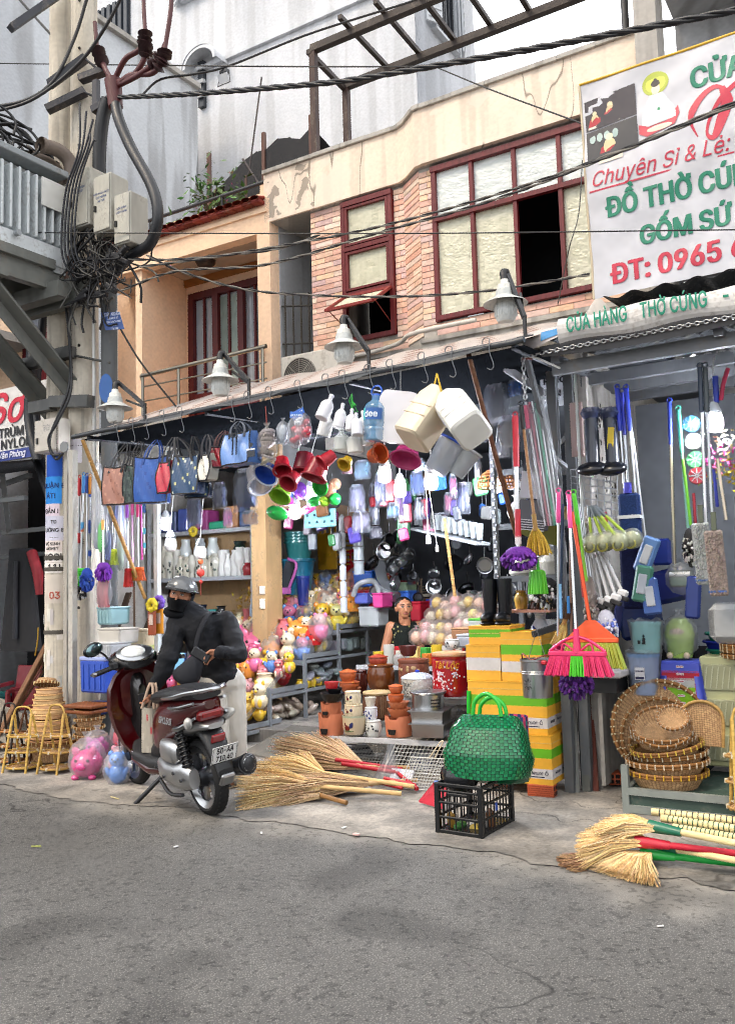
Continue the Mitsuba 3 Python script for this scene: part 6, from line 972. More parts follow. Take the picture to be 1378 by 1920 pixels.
x,y,z,w,h=(-3.558,6.55,.522,.311,.167)
for i in range(24):a=-.9+(i%8)*.08;PT(k,'perforation',MB('1c1c1c',.6).ell((x+w*.441*cos(a),y+w/2+w*.441*sin(a),z+h*(.25+.16*(i//8))),(.006,.004,.008),RZ(a+1.57),6))
for i,r in enumerate(((-3.5,6.5,.428,.316,.113),(-3.484,6.48,.328,.315,.112))):
 x,y,z,w,h=r;k=TH('tray_pan',['upper square aluminium tray in the stack below the steamer','lower square aluminium tray in the stack below the steamer'][i],'tray');PT(k,'pan',MB('9a9c9e',.3).box((x,y+.14,z+h/2),(w*.8,.26,h),RZ(.2),taper=1.1),'metal',smooth=0);PT(k,'rim',MB('b0b2b4',.25).box((x,y+.14,z+h),(w*.98,.34,.008),RZ(.2)),'metal',smooth=0)
k=TH('film_heap','heap of clear plastic sheets under the red jar table','packet');
for i in range(7):PT(k,'sheet',MB('8a8880',.3).surf([[V([-3.2+u*.28+ru(-.02,.02),7.2+v*.2,.34+.03*i+ru(-.03,.03)])for v in np.linspace(-1,1,4)]for u in np.linspace(-1,1,5)]),'tint',smooth=0)
cols_=['b89a28','a82028','b0a898','3a8a3a','b8682a','a8a49a','b02a30','c0a868']
for i in range(46):
 px=-4.75+(i%12)*.145+ru(-.03,.03);py=7.85+(i//12)*.2;kd=i%4;c=cols_[(i*5)%8];h=ru(.1,.2);row=['front','second','third','back'][i//12]
 k=TH('small_jar' if kd<3 else 'small_box',f'{["yellow capped", "red", "clear", "green", "orange", "pale", "crimson", "tan"][(i * 5) % 8]} {["jar", "cup", "bottle", "box"][kd]} in the {row} row of the back table, {ORDW[i % 12]} from the left',['jar','cup','bottle','box'][kd])
 if kd==3:PT(k,'body',MB(c,.4).box((px,py,.79+h/2),(.09,.08,h),RZ(ru(-.3,.3)),bev=.004),smooth=0)
 else:PT(k,'body',MB('a8a8a0' if kd==2 else c,.2).lathe([(0,0),(.05,0),(.055,.02),(.055,h*.6),(.03 if kd==2 else .055,h*.8)],(px,py,.785),12),'tint' if kd==2 else 'glaze');PT(k,'cap',MB(c,.4).lathe([(.035 if kd==2 else .057,h*.78),(.035 if kd==2 else .057,h),(0,h)],(px,py,.785),12))
for i in range(26):
 x,y=-3.6+(i%6)*.15+ru(-.03,.03),7.5+(i//6)*.13;c=['a82028','a82028','b0b0a8','a82838','b8b0a0'][i%5];k=TH('red_dish' if c[0]=='a' and c[1]=='8' else 'glass_ware',f'{"red sauce dish" if c[:2] == "a8" else "clear glass dish"} on the red jar table, row {["one", "two", "three", "four", "five"][i // 6]}, {ORDW[i % 6]} from the left','dish');h=.06+.05*((i*3)%3)/2
 PT(k,'bowl',MB(c,.2).lathe([(0,0),(.03,0),(.05,h*.5),(.062,h),(.057,h),(.03,.02),(0,.015)],(x,y,.57+.04*(i%2)+.05*(i//6)),12),'glaze' if c[:2]=='a8' else 'tint')
for i in range(34):
 a,b=i%9,i//9;x,y,z=-4.5+a*.1+ru(-.03,.03),8.3+b*.16,1.0+.12*b+ru(-.03,.05);k=TH('wrapped_sweets',f'pale pink film wrapped bundle on the sweets heap, {["front", "second", "third", "top"][b]} row, {ORDW[a]} from the left','packet','wrapped bundles on the sweets heap')
 PT(k,'content',MB(jit(['c09a80','c48a88','b8a890','c0a050'][i%4],14),.4).ell((x,y,z),(.07,.06,.07),None,8));wrap(k,(x,y,z+.01),(.09,.08,.1),col='c0b0a8')
bin_box('clear box with a green lid in front of the sweets',(-3.51,7.6,1.08,.135,.174),'a8aea8',mat='tint',lid='3aa02a',rib=False);bin_box('tan carton beside the green lidded box',(-3.714,7.7,1.048,.189,.112),'8a6448',rib=False,lid='9a7454');bin_box('patterned grey box of glassware at the right of the red jar',(-3.502,7.4,.995,.21,.121),'9a9ca0',rib=False)
#  deep interior
def stackchair(lab,r,col,name='plastic_chair'):
 x,y,z,w,h=r;k=TH(name,lab,'chair')
 for i in range(7):PT(k,'seat_shell',MB(jit(col,8),.35).box((x,y+.2,z+h*(.12+i*.095)),(w*(1-.02*i),.4,h*.03),bev=.01),smooth=0)
 PT(k,'back',MB(col,.35).box((x,y,z+h*.38),(w*.92,.02,h*.72),bev=.008),smooth=0)
 for q in(-.36,-.12,.12,.36):PT(k,'slat',MB(col,.35).box((x+q*w,y+.02,z+h*.86),(w*.1,.02,h*.28),bev=.006),smooth=0)
 PT(k,'top_rail',MB(col,.35).box((x,y+.02,z+h*.97),(w*.9,.03,h*.06),bev=.01),smooth=0);PT(k,'logo_plate',MB(jit(col,20),.3).box((x,y-.014,z+h*.3),(w*.3,.006,h*.08)),smooth=0);return k
stackchair('stack of mustard yellow plastic chairs at the back',(-6.521,9.6,1.817,.33,.667),'9a7418');stackchair('stack of red plastic chairs right of the yellow chairs',(-6.328,9.9,1.458,.312,.637),'8a1420');stackchair('red basket stack beside the grey chair',(-5.729,9.8,1.414,.274,.341),'8a1a24');stackchair('stack of striped trays behind the seated woman',(-5.273,9.7,1.342,.199,.331),'7a6a58')
for i in range(12):ON('plate_stack',f'striped grey brown platter in the tall stack behind the woman, {ORDW[i]} from the bottom','plate',MB(jit(['8a7a68','5a4438','a09484'][i%3],10),.4).lathe([(0,0),(.17,0),(.19,.02),(.19,.03),(0,.03)],(-5.15+.01*(i%3),9.6,.95+i*.045),20))
for i in range(6):ON('round_tray',f'brown round wicker tray stacked behind the sweets, {ORDW[i]} from the bottom','tray',MB(jit('5a3c26',10),.6).lathe([(0,0),(.2,0),(.23,.03),(.22,.035),(0,.01)],(-4.55+ru(-.02,.02),9.8,1.15+i*.045),18,RX(ru(-.1,.1))))
for i,(r,c)in enumerate((((-6.708,9.2,1.514,.438,.458),'2a7a9a'),((-6.726,9.25,1.926,.373,.276),'3a8a8a'),((-6.492,9,1.381,.173,.366),'24368a'))):x,y,z,w,h=r;k=TH('bucket',['sky blue translucent tub in a stack at the back','stack of teal basins over the blue tub','indigo chair back beside the blue tub'][i],'tub');[PT(k,'wall',MB(c,.3).lathe([(.36*w,0),(.48*w,h*.9),(.52*w,h*.92),(.52*w,h),(.46*w,h)],(x,y,z+j*.04),18),'tint')for j in range(1 if i!=1 else 4)]
k=TH('dustpan','dark grey folding chair frame edged in pink at the back left','chair');PT(k,'panel',MB('2a2e34',.5).add([(-6.821,8.9,1.556),(-6.637,8.9,1.538),(-6.512,8.9,1.907),(-6.677,8.9,1.94)],[[0,1,2,3]]),smooth=0);PT(k,'pink_edge',MB('b060a0',.4).tube(spl([(-6.616,8.85,1.565),(-6.477,8.85,1.879),(-6.606,8.85,1.963)],8),.02,6).box((-6.603,8.8,1.566),(.1,.05,.08)))
k=TH('grey_chair','tilted grey plastic chair on the goods behind the rack','chair');PT(k,'back',MB('8a8e92',.35).surf([[V(p)+V([0,.25*s,.02*s])for s in(0,1)]for p in spl([(-5.574,9,1.845),(-5.452,9,1.892),(-5.415,9,1.681),(-5.281,9,1.507)],10)]));PT(k,'leg',MB('9a9ea2',.35).tube(spl([(-5.689,8.9,1.48),(-5.609,8.9,1.617),(-5.4,8.9,1.649),(-5.316,8.9,1.51)],14),.035,6));PT(k,'seat',MB('8a8e92',.35).tube(spl([(-5.497,9,1.664),(-5.353,9,1.553),(-5.209,9,1.468)],6),.03,6))
for lab,r,c in(('blue and teal tray pile under the grey chair',(-5.799,9.3,1.592,.265,.198),'24509a'),('red drawer unit below the tray pile',(-5.607,9.1,1.333,.283,.224),'8a1a24'),('lavender box on the red drawer unit',(-5.618,8.95,1.388,.178,.127),'5a64b0'),('pale green tub pile left of the woman',(-5.29,9.3,1.451,.226,.18),'8aa080'),('blue tub under the pale green pile',(-5.197,9.2,1.356,.191,.171),'3a64b8'),('small red tub right of the woman',(-4.907,9,1.174,.136,.227),'9a1c2c'),('blue bucket among the sweets',(-4.916,9.4,1.314,.115,.101),'24409a'),('pink oval basin left of the woman',(-5.235,8.7,1.341,.128,.171),'c0407e'),('crumpled clear bag of white tags behind the rack end',(-5.422,8.8,1.123,.261,.229),'a0a4a4')):bin_box(lab,r,c,rib=False)
k=TH('syringe_bottle','string of white squeeze tubes hanging by the red chairs','bottles')
for i in range(6):c=V((-5.626,8.6,2.343))+(0,0,-.19*i);PT(k,'tube',MB('b8bcc0',.35).lathe([(0,-.1),(.035,-.1),(.04,-.09),(.04,.06),(.02,.08),(.015,.095),(0,.1)],c,12))
k=TH('jar_string','string of clear jars hanging right of the white tubes','jars')
for i in range(4):c=V((-5.28,8.4,2.28))+(0,0,-.16*i);PT(k,'jar',MB('98a0a4',.2).lathe([(0,-.075),(.06,-.075),(.055,.05),(.065,.055),(.065,.075),(0,.075)],c,14),'tint')
for i in range(60):
 px=ru(-5.7,-3.2);py=ru(8.9,9.6);z=ru(1.35,2.35);kd=i%3;c=V([px,py,z]);s=ru(.05,.11)
 k=TH(['saucepan','frying_pan','sieve'][kd],f'{["steel pot", "dark pan", "steel strainer"][kd]} hanging in the crowded cookware behind the woman',['pan','pan','sieve'][kd],f'hanging {["pots", "pans", "strainers"][kd]} in the cookware crowd');R=RX(1.2+ru(-.5,.5))@RY(ru(-.6,.6))
 PT(k,'bowl',MB('9a9c9e' if kd!=1 else '3a3b3e',.25).lathe([(0,0),(s*.8,0),(s,s*.2),(s,s*(.9 if kd==0 else .4)),(s*1.1,s*(.92 if kd==0 else .42))],c,16,R),'metal');PT(k,'handle',MB('5a5c5e',.3).tube([c+R@V([0,s,.02]),c+V([0,0,s*2.4])],.008,5),'metal')
k=TH('glass_shelf','high shelf of clear glasses above the cookware','shelf');PT(k,'board',MB('9aa0a4',.4).bar((-4.568,8.4,2.207),(-3.578,8,1.97),.2,.025),'old',smooth=0)
for i in range(12):t=i/11;c=V((-4.522,8.4,2.216))*(1-t)+V((-3.606,8,1.993))*t+(0,0,.02);ON('drinking_glass',f'clear glass on the high shelf, {ORDW[i]} from the left','glass',MB('a8b0b4',.1).lathe([(0,0),(.03,0),(.042,.16),(.036,.16),(.026,.02)],c,12),'tint')
for i in range(44):c=V([ru(-3.5,-2.7),ru(8.0,9.0),ru(1.5,2.1)]);k=TH('utensil','small steel kitchen utensil hanging behind the slotted shelf post','utensil','hanging utensils behind the slotted post');PT(k,'handle',MB('8a8c8e',.3).tube([c,c+(ru(-.02,.02),0,-.2)],.008,5),'metal');PT(k,'head',MB(['8a8c8e','2a2a2c','3a5a3a'][i%3],.3).ell(c+(0,0,-.24),(.03,.012,.05),None,8),'metal')
#  slotted shelf and cartons at the right end
sl=shelf_unit('slotted_shelf','grey slotted angle shelf of porcelain behind the boots and cartons',-2.9,-2.25,6.75,7.25,(1.02,1.62,2.05,2.5),0,2.75,'5c6064','old',.04)
for i in range(26):PT(sl,'slot',MB('b8bcc0',.5).box((-2.9,6.727,.9+i*.07),(.02,.006,.03)).box((-2.885,6.727,.9+i*.07+.035),(.008,.006,.012)),smooth=0)
for i,(x,h,r,c,kd,z,lab)in enumerate(((-2.62,.3,.1,'b4b8c0',0,1.03,'white and blue porcelain vase on the boot level shelf'),(-2.48,.24,.1,'b8bcc4',3,1.03,'white porcelain jar with blue flowers on the boot level shelf'),(-2.35,.12,.09,'bcc0c4',3,1.03,'low white porcelain bowl at the right of the boot level shelf'),(-2.75,.22,.14,'a8a498',3,1.63,'large fluted grey bowl on the middle shelf behind the purple mop'),(-2.5,.2,.12,'aaa69a',1,1.63,'fluted grey jar beside the large fluted bowl'),(-2.78,.16,.06,'9a7a30',1,1.35,'amber glass on the small shelf by the boots'),(-2.66,.1,.05,'4a3028',3,1.35,'brown clay cup on the small shelf by the boots'),(-2.56,.16,.06,'9a8040',1,1.35,'second amber glass on the small shelf by the boots'),(-2.6,.12,.15,'8a8e90',3,2.06,'wide grey bowl under the woven lamp'),(-2.4,.12,.1,'a88a50',3,2.06,'golden bowl beside the wide grey bowl'),(-2.75,.25,.12,'a0a09a',0,2.06,'grey urn at the left under the woven lamp'))):vase(lab,(x,6.95,z),h,r,c,kd,'1c2a6a' if 'blue' in lab else None)
PT(sl,'small_board',MB('a87a6a',.5).box((-2.68,6.95,1.34),(.4,.3,.02)),smooth=0)
OR2,GN,WH='d29c34','5c9e1e','bab6b4'
def carton(lab,x0,x1,y0,y1,z0,z1,bands,yaw=0.,words=()):
 k=TH('carton',lab,'carton');c=V([(x0+x1)/2,(y0+y1)/2,z0]);R=RZ(yaw);w,d,h=x1-x0,y1-y0,z1-z0
 for a,b,col in bands:
  m=MB(col,.4);m.box(c+(0,0,h*(a+b)/2),(w+.0,d,h*(b-a)),R);PT(k,'band' if col!=OR2 else 'panel',m,'card',smooth=0)
 PT(k,'lid',MB('c8942e',.4).box(c+(0,0,h-.004),(w+.008,d+.008,.008),R).box(c+(0,0,h-.055),(w+.006,d+.006,.004),R,col='c8a860'),'card',smooth=0)
 for wz,txt in words:
  for q in(-.26,.22):
   PT(k,'lettering',MB('141a34',.5).text(txt,h*.052,R@RX(pi/2)@RZ(pi),c+R@V([q*w+.1,-d/2-.003,h*wz+h*.052]),depth=.001),kind='stuff',smooth=0);PT(k,'rule',MB('141a34',.5).box(c+R@V([q*w+.03,-d/2-.002,h*(wz-.045)]),(w*.26,.002,.006),R),smooth=0);p=c+R@V([q*w+.125,-d/2-.002,h*wz+h*.026]);PT(k,'emblem',MB('141a34',.5).tube([p+R@V([.011*cos(a),0,.013*sin(a)])for a in np.arange(8)*.785],.0022,4,closed=True).bar(p+V([0,0,.012]),p+V([0,0,.024]),.004))
  for q in(-.2,.22):PT(k,'lettering',MB('141a34',.5).text(txt,h*.045,R@RZ(pi/2)@RX(pi/2)@RZ(pi),c+R@V([w/2+.003,q*d+.06,h*wz+h*.05]),depth=.001,w=.11),kind='stuff',smooth=0)
 return k
def f_card(p,n,uv):c=dr.power(unpack(uv),2.2);return c*(.8+.2*fbm(p.x*6,p.y*6,p.z*6,3)+.1*fbm(p.x*50,p.y*50,p.z*50,2))
scene['card']=pr(proc(f_card),.42,specular=.4)
BB=((0,.12,OR2),(.12,.32,WH),(.32,.54,OR2),(.54,.73,GN),(.73,1,OR2))
carton('bottom yellow and green carton on the bricks',-2.93,-2.33,6.26,6.66,.09,.445,BB,.03,((.2,'JOTUN'),));carton('second yellow and green carton, on the bottom carton',-2.98,-2.36,6.27,6.67,.447,.83,BB,.05,((.2,'JOTUN'),))
carton('yellow carton with a white band, left of the third level',-3.0,-2.72,6.3,6.66,.832,1.1,((0,.28,OR2),(.28,.64,WH),(.64,1,OR2)),.04);carton('top left small yellow carton under the boots',-2.98,-2.64,6.32,6.66,1.102,1.245,((0,.4,OR2),(.4,.82,GN),(.82,1,OR2)),.05);carton('tall yellow carton with a green band behind the bucket',-2.7,-2.37,6.3,6.66,.832,1.2,((0,.18,OR2),(.18,.4,WH),(.4,.54,OR2),(.54,.74,GN),(.74,1,OR2)),-.02)
def brick(lab,c,R):
 k=TH('hollow_brick',lab,'brick');c=V(c);PT(k,'body',MB('a04a2c',.8).box(c,(.2,.09,.085),R,bev=.004),'tile',smooth=0)
 for q in range(5):PT(k,'groove',MB('7a341e',.8).box(c+R@V([0,-.0455,-.03+q*.015]),(.19,.002,.004),R),smooth=0)
 for a in(-1,1):
  for b in(-1,1):PT(k,'hole',MB('1c0e0a',.9).box(c+R@V([.1005,a*.022,b*.02]),(.002,.03,.028),R),smooth=0)
brick('orange hollow brick under the front of the bottom carton',(-2.42,6.3,.0475),RZ(.05));brick('orange hollow brick under the back of the bottom carton',(-2.85,6.5,.0475),RZ(.05));brick('hollow brick alone in the dark gap behind the posts',(-2.05,6.85,.07),RZ(-1.2));brick('second hollow brick lying behind the lone one',(-2.2,7.05,.06),RZ(.3))
def boot(lab,p):p=V(p);k=TH('rubber_boot',lab,'boot');PT(k,'shaft',MB('14161a',.25).lathe([(.05,.08),(.052,.12),(.058,.25),(.062,.36),(.056,.36),(.05,.2)],p,14,sc=(1,1.15,1)));PT(k,'foot',MB('14161a',.25).ell(p+(-.0,-.05,.05),(.05,.12,.055),None,12));PT(k,'sole',MB('0e0f12',.5).ell(p+(0,-.05,.01),(.054,.13,.02),None,12))
boot('left black rubber boot standing on the top left carton',(-2.87,6.52,1.25));boot('right black rubber boot standing on the top left carton',(-2.75,6.53,1.25))
k=TH('tin_bucket','silver bucket with a cut star pattern hanging before the tall carton','bucket');p=V((-2.323,6.05,.755));w=.115
PT(k,'wall',MB('a4a6a8',.3).lathe([(0,0),(w*.92,0),(w,.25),(w*1.04,.255),(w*1.04,.27),(w*.98,.27),(w*.9,.02)],p,28),'metal')
for z in(.17,.185):PT(k,'rib',MB('b4b6b8',.3).lathe([(w*.975,z-.004),(w*1.0,z),(w*.975,z+.004)],p,28),'metal')
for i in range(8):a=i*.785;PT(k,'star_cut',MB('2c2e30',.6).box(p+V([-.03+.025*cos(a)*1,-w*.96+.004*abs(cos(a)),.1+.03*sin(a)]),(.022,.004,.006),RY(-a)),smooth=0)
PT(k,'handle',MB('7a3a34',.4).tube(spl([p+(-.11,0,.27),p+(-.08,-.06,.31),p+(0,-.1,.27),p+(.09,-.06,.3),p+(.11,0,.27)],16),.005,5));PT(k,'wire',MB('6a6c6e',.4).tube([p+(-.06,0,.27),p+(.01,0,.48),p+(.07,0,.27)],.003,4));PT(k,'red_clip',MB('a82030',.4).box(p+(.09,-.09,.25),(.04,.03,.03),bev=.008),smooth=0)
ON('black_bar','short black metal bar laid across the tall carton','bar',MB('2a2a2c',.5).bar((-2.401,6.2,1.188),(-2.252,6.4,1.248),.03,.045),smooth=0)
#  tools hung between the two shops
def ptool(n,lab,a,b,**k):return pole_tool(n,lab,{'tool_pole':'pole','toilet_brush':'brush','window_wiper':'wiper'}.get(n,n).replace('_',' '),a,b,**k)
def purple_head(k,b,d):chenille(['5a2480','6c2f94','4c1c70'],.27,.15,.16,120,.03)(k,b,d)
ptool('mop','mop with a red grip and a fat purple head before the slotted shelf',(-2.326,5.85,2.75),(-2.345,5.85,1.806),col='c4c6c8',grip='b02434',joints=((.06,.3,'b02434'),(.7,.2,'b02434'),(.9,.06,'c8c0c0')),head=purple_head,r=.016)
def fan(k,b,d,col='a08030',w=.09,h=.22,n=40):
 m=MB(col,.7)
 for i in range(n):a=ru(-1,1);e=b+d*h*ru(.9,1)+V([a*w,ru(-.03,.03),0]);m.tube(spl([b,b+d*h*.45+V([a*w*.7,0,0]),e],5),.006,4,c=jit(col,20))
 PT(k,'bristles',m,'straw',kind='stuff');PT(k,'binding',MB('8a6a38',.6).tube([b-d*.08,b+d*.04],.018,8))
ptool('broom','brown handled broom with a golden straw tuft beside the purple mop',(-2.297,5.9,2.832),(-2.233,5.9,1.971),col='8a6a4a',grip='17181a',head=fan,mat='bamboo',r=.012)
k=ptool('brush','apple green brush hanging below the straw tuft',(-2.244,5.95,1.728),(-2.244,5.95,1.634),col='3aa02a',mat='paint');PT(k,'brush_head',MB('4a9a1c',.4).lathe([(0,0),(.065,0),(.05,.16),(.04,.17),(0,.17)],(-2.251,5.95,1.487),18));[PT(k,'tuft',MB(jit('4a9a1c',20),.5).tube([V((-2.251,5.95,1.487))+V([.066*cos(a),.066*sin(a),.0]),V((-2.251,5.95,1.487))+V([.048*cos(a),.048*sin(a),.16])],.008,4))for a in np.arange(16)*.3927]
k=TH('floor_pad_pack','grey flat mop pad in printed film behind the brown handled broom','packet');c=V((-2.306,6.15,2.264));R=RY(.15);PT(k,'pad',MB('4a4c52',.8).box(c+R@V([0,0,-.2]),(.24,.03,.22),R,bev=.01),smooth=0);PT(k,'card',MB('9a9ca6',.5).box(c+R@V([0,-.0,.02]),(.24,.02,.2),R),smooth=0);PT(k,'upper_pad',MB('3a3c44',.8).box(c+R@V([0,0,.2]),(.22,.03,.16),R),smooth=0)
for i in range(5):PT(k,'print_line',MB('b0b2b8',.5).box(c+R@V([0,-.02,-.24-i*.018]),(.2,.004,.006),R),smooth=0)
k=TH('wrapped_poles','bundle of pink tipped poles in a tall clear film sleeve','poles');a,b=V((-2.259,6.05,2.891)),V((-2.179,6.1,1.977))
for i in range(6):PT(k,'pole',MB(['b8bcc0','b06a78','b8bcc0','3a9a7a','c0c4c8','a0a4a8'][i],.3).tube([a+(-.06+.024*i,.01*(i%2),0),b+(-.05+.022*i,.01*(i%2),0)],.009,6),'metal' if i%2==0 else 'paint')
PT(k,'pink_tip',MB('b0506a',.4).tube([a+(-.05,-.02,-.03),a+(-.045,-.02,-.2)],.025,8));PT(k,'film',MB('c0c4cc',.15).lathe([(.02,0),(.085,.1),(.1,.5),(.09,np.linalg.norm(a-b)-.05),(.03,np.linalg.norm(a-b))],b,12,frame(a-b),f=lambda P:P*(1+.1*np.sin(P[...,2:]*26+P[...,:1]*60))*V([1,.5,1])),'film')
k=TH('bristle_mat','olive bristle broom head showing behind the grey pad','broom');PT(k,'bristles',MB('5c5c28',.8).surf([[(-2.543,6.4,2.014),(-2.546,6.4,1.953)],[(-2.393,6.4,1.993),(-2.419,6.4,1.884)],[(-2.224,6.4,1.995),(-2.248,6.4,1.839)]]))
def og_fan(cols,capc,w,h,n=44):
 def f(k,b,d):
  PT(k,'head_plate',MB(capc,.4).poly([(-w*.28,0),(-w*.5,-.07),(w*.5,-.07),(w*.28,0),(.03,.06),(-.03,.06)],.03,RX(pi/2),b+(0,.015,0)),smooth=0);bristles(cols[0],w,h,cols,n,.04,capc,1.25)(k,b+(0,0,-.06),d)
 return f
ptool('broom','orange broom with long yellow green bristles',(-1.979,5.95,2.051),(-1.868,5.9,1.243),col='c84a22',mat='paint',r=.013,head=og_fan(['98a040'],'c8502a',.36,.17))
def pink_head(k,b,d):
 m=MB('c02a5a',.35)
 for s in(-1,1):m.tube(spl([b+(0,0,.1),b+(s*.09,0,.07),b+(s*.19,0,-.0)],8),.011,6).tube(spl([b+(s*.03,0,.01),b+(s*.09,0,.05),b+(s*.11,0,.0)],8),.008,6)
 m.tube([b+(0,0,.15),b+(0,0,-.01)],[.018,.03],8);PT(k,'head_frame',m);bristles('c02a5a',.39,.13,['c02a5a','c02a5a','4ab02a','c02a5a','c02a5a'],46,.04,'c02a5a',1.2)(k,b,d)
ptool('broom','pink broom with a green middle stripe in its bristles, lowest of the hung brooms',(-1.979,5.9,2.159),(-1.922,5.75,1.103),col='c4c6c8',grip='c03a78',head=pink_head,glen=.22)
ptool('mop','dark purple round mop head hanging under the pink broom',(-1.984,5.9,1.08),(-1.983,5.88,.963),col='4a1c70',mat='paint',head=chenille(['3c1258','4c1a6c'],.24,.2,.2,130,.02))
for i,(lab,a,b,c,g_)in enumerate((('steel pole with a pink grip at the left of the bundle',(-2.086,6,2.194),(-2.145,6,1.052),'b8bcc0','b8407a'),('brown pole in the bundle',(-2.022,6.05,2.166),(-2.047,6,1.017),'5a463a',None),('navy pole with a light blue sleeve',(-2.092,6.1,2.126),(-2.15,6.1,1.346),'24364e',None),('lime green handled pole at the right of the bundle',(-1.974,6,2.174),(-1.929,6.05,1.567),'6aa030','4ab02a'),('steel pole beside the lime handle',(-1.983,6.1,2.117),(-1.918,6.1,1.343),'a8acb0',None),('second steel pole beside the lime handle',(-1.973,6.15,2.101),(-1.891,6.1,1.287),'a0a4a8',None),('red sleeved pole in the bundle',(-2.014,6.12,2.102),(-1.974,6.1,1.456),'8a2a28',None),('light blue handled brush low in the bundle',(-2.088,5.95,1.554),(-2.092,5.95,1.314),'6a9ac0',None),('blue handled brush low in the bundle',(-2.034,5.95,1.468),(-2.036,5.95,1.35),'24629a',None))):ptool('tool_pole',lab,a,b,col=c,grip=g_,mat='metal' if c[0]in 'ab' else 'paint',glen=.2)
ptool('broom','natural straw hand broom hanging left of the pink broom',(-2.05,6,1.422),(-2.078,6,1.311),col='3a2a1c',mat='bamboo',r=.03,head=lambda k,b,d:fan(k,b,nrm(V([-.35,0,-1])),'9a8450',.05,.2));bucketish('small_brush','small red, blue and pink striped brush under the straw hand broom','brush',(-2.121,5.9,1.053),.04,.07,'8a2450',RX(.3)@RY(.5))
for lab,p,cols,w,h in(('zebra striped woolly duster beside the porcelain',(-2.325,6.3,1.577),['1a1a1c','b8b8b8'],.26,.22),('grey woolly duster right of the orange handle',(-1.923,6.1,1.548),['6a625e','8a827e'],.1,.4),('white and blue woolly mop at the edge of the right stall',(-1.821,6.1,1.335),['a8aab8','5a6ab0','b8bac4'],.16,.24),('grey and white wool hank along the wire rack',(-1.983,6.3,2.072),['8a8480','a8a4a0'],.07,.3),('small zebra duster in the right stall poles',(-1.317,6.5,1.886),['1a1a1c','9a9c98'],.1,.25)):
 k=TH('duster',lab,'duster');chenille(cols,w,h,w*.7,110,.02)(k,V(p),None)
k=TH('wire_rack','white wire grid rack behind the poles','rack');m=MB('a8acb0',.4)
for i in range(8):m.tube([(-2.154,6.5,2.424),(-2.162,6.5,2.097)],.004,4)if i==0 else m.tube([V((-2.154,6.5,2.424))+(i*.05,0,-.012*i),V((-2.162,6.5,2.097))+(i*.05,0,-.012*i)],.004,4)
for i in range(7):p=V((-2.154,6.5,2.424))+(0,0,-i*.052);m.tube([p,p+(.35,0,-.08)],.004,4)
PT(k,'grid',m,kind='stuff')
k=TH('cutting_board','pale pink board hanging behind the white rod','board');PT(k,'board',MB('a8908c',.5).box((-2.089,6.5,2.725),(.1,.02,.42),bev=.01),smooth=0)
#  right stall
for i,px in enumerate((1108,1140)):
 a,b=V(((-1.93,6.35,2.805),(-1.81,6.4,2.797))[i]),V(((-1.918,6.3,2.412),(-1.785,6.35,2.404))[i]);k=TH('long_dustpan',['left dark long handled dustpan in film','right dark long handled dustpan with a yellow sticker'][i],'dustpan');PT(k,'tube',MB('2a2e38',.3).tube([a,b],.05,14));PT(k,'scoop',MB('14161c',.25).ell(b+(0,-.04,-.03),(.11,.1,.05),RX(.3),14));PT(k,'film_collar',MB('2c3450',.2).lathe([(.05,-.05),(.08,.0),(.06,.04)],a,12),'tint')
 if i:PT(k,'sticker',MB('b8a020',.5).box((a+b)/2+(.01,-.052,.0),(.045,.004,.16),RY(.1)),smooth=0)
for a,b,c,g_,lab in(((-1.742,6.4,2.967),(-1.726,6.4,2.177),'b8bcc0','2438b0','steel pole with a royal blue grip, first in the right stall'),((-1.722,6.45,2.941),(-1.704,6.45,1.906),'b8bcc0','2a3490','second steel pole with a blue grip'),((-1.676,6.4,2.957),(-1.636,6.4,1.862),'c0c4c8','2438b0','third steel pole with a blue grip'),((-1.68,6.45,2.848),(-1.605,6.45,1.824),'c0c4c8',None,'pale pole without a grip at the right of the blue grips'),((-1.42,6.6,2.857),(-1.45,6.6,1.608),'b0a890','24389a','steel pole with blue sleeve left of the film sleeve'),((-1.36,6.6,2.79),(-1.342,6.6,1.93),'6a9a8a','3a9a7a','green pole in the tall film sleeve'),((-1.34,6.55,2.428),(-1.312,6.55,1.945),'5aa02a',None,'green handled brush in the film sleeve'),((-1.14,6.3,3.011),(-1.162,6.3,1.869),'c4c6c8','2c3848','tall pole left of the lit bulb'),((-1.105,6.3,3.006),(-1.122,6.3,1.849),'b0b4b8','3c4448','second tall pole left of the lit bulb'),((-1.072,6.35,2.378),(-1.039,6.35,1.955),'b8ac98',None,'tan pole right of the lit bulb'),((-1.109,6.4,2.313),(-1.1,6.4,2.053),'2a3490',None,'indigo pole under the lit bulb'),((-1.291,6.6,2.177),(-1.29,6.6,1.946),'8a2430',None,'red pole behind the grey flat mops'),((-1.876,6.4,2.071),(-1.866,6.4,1.874),'b0404a',None,'red tipped stick among the green brushes')):ptool('tool_pole',lab,a,b,col=c,grip=g_,glen=.3,mat='metal' if c[0]in 'bc' else 'paint')
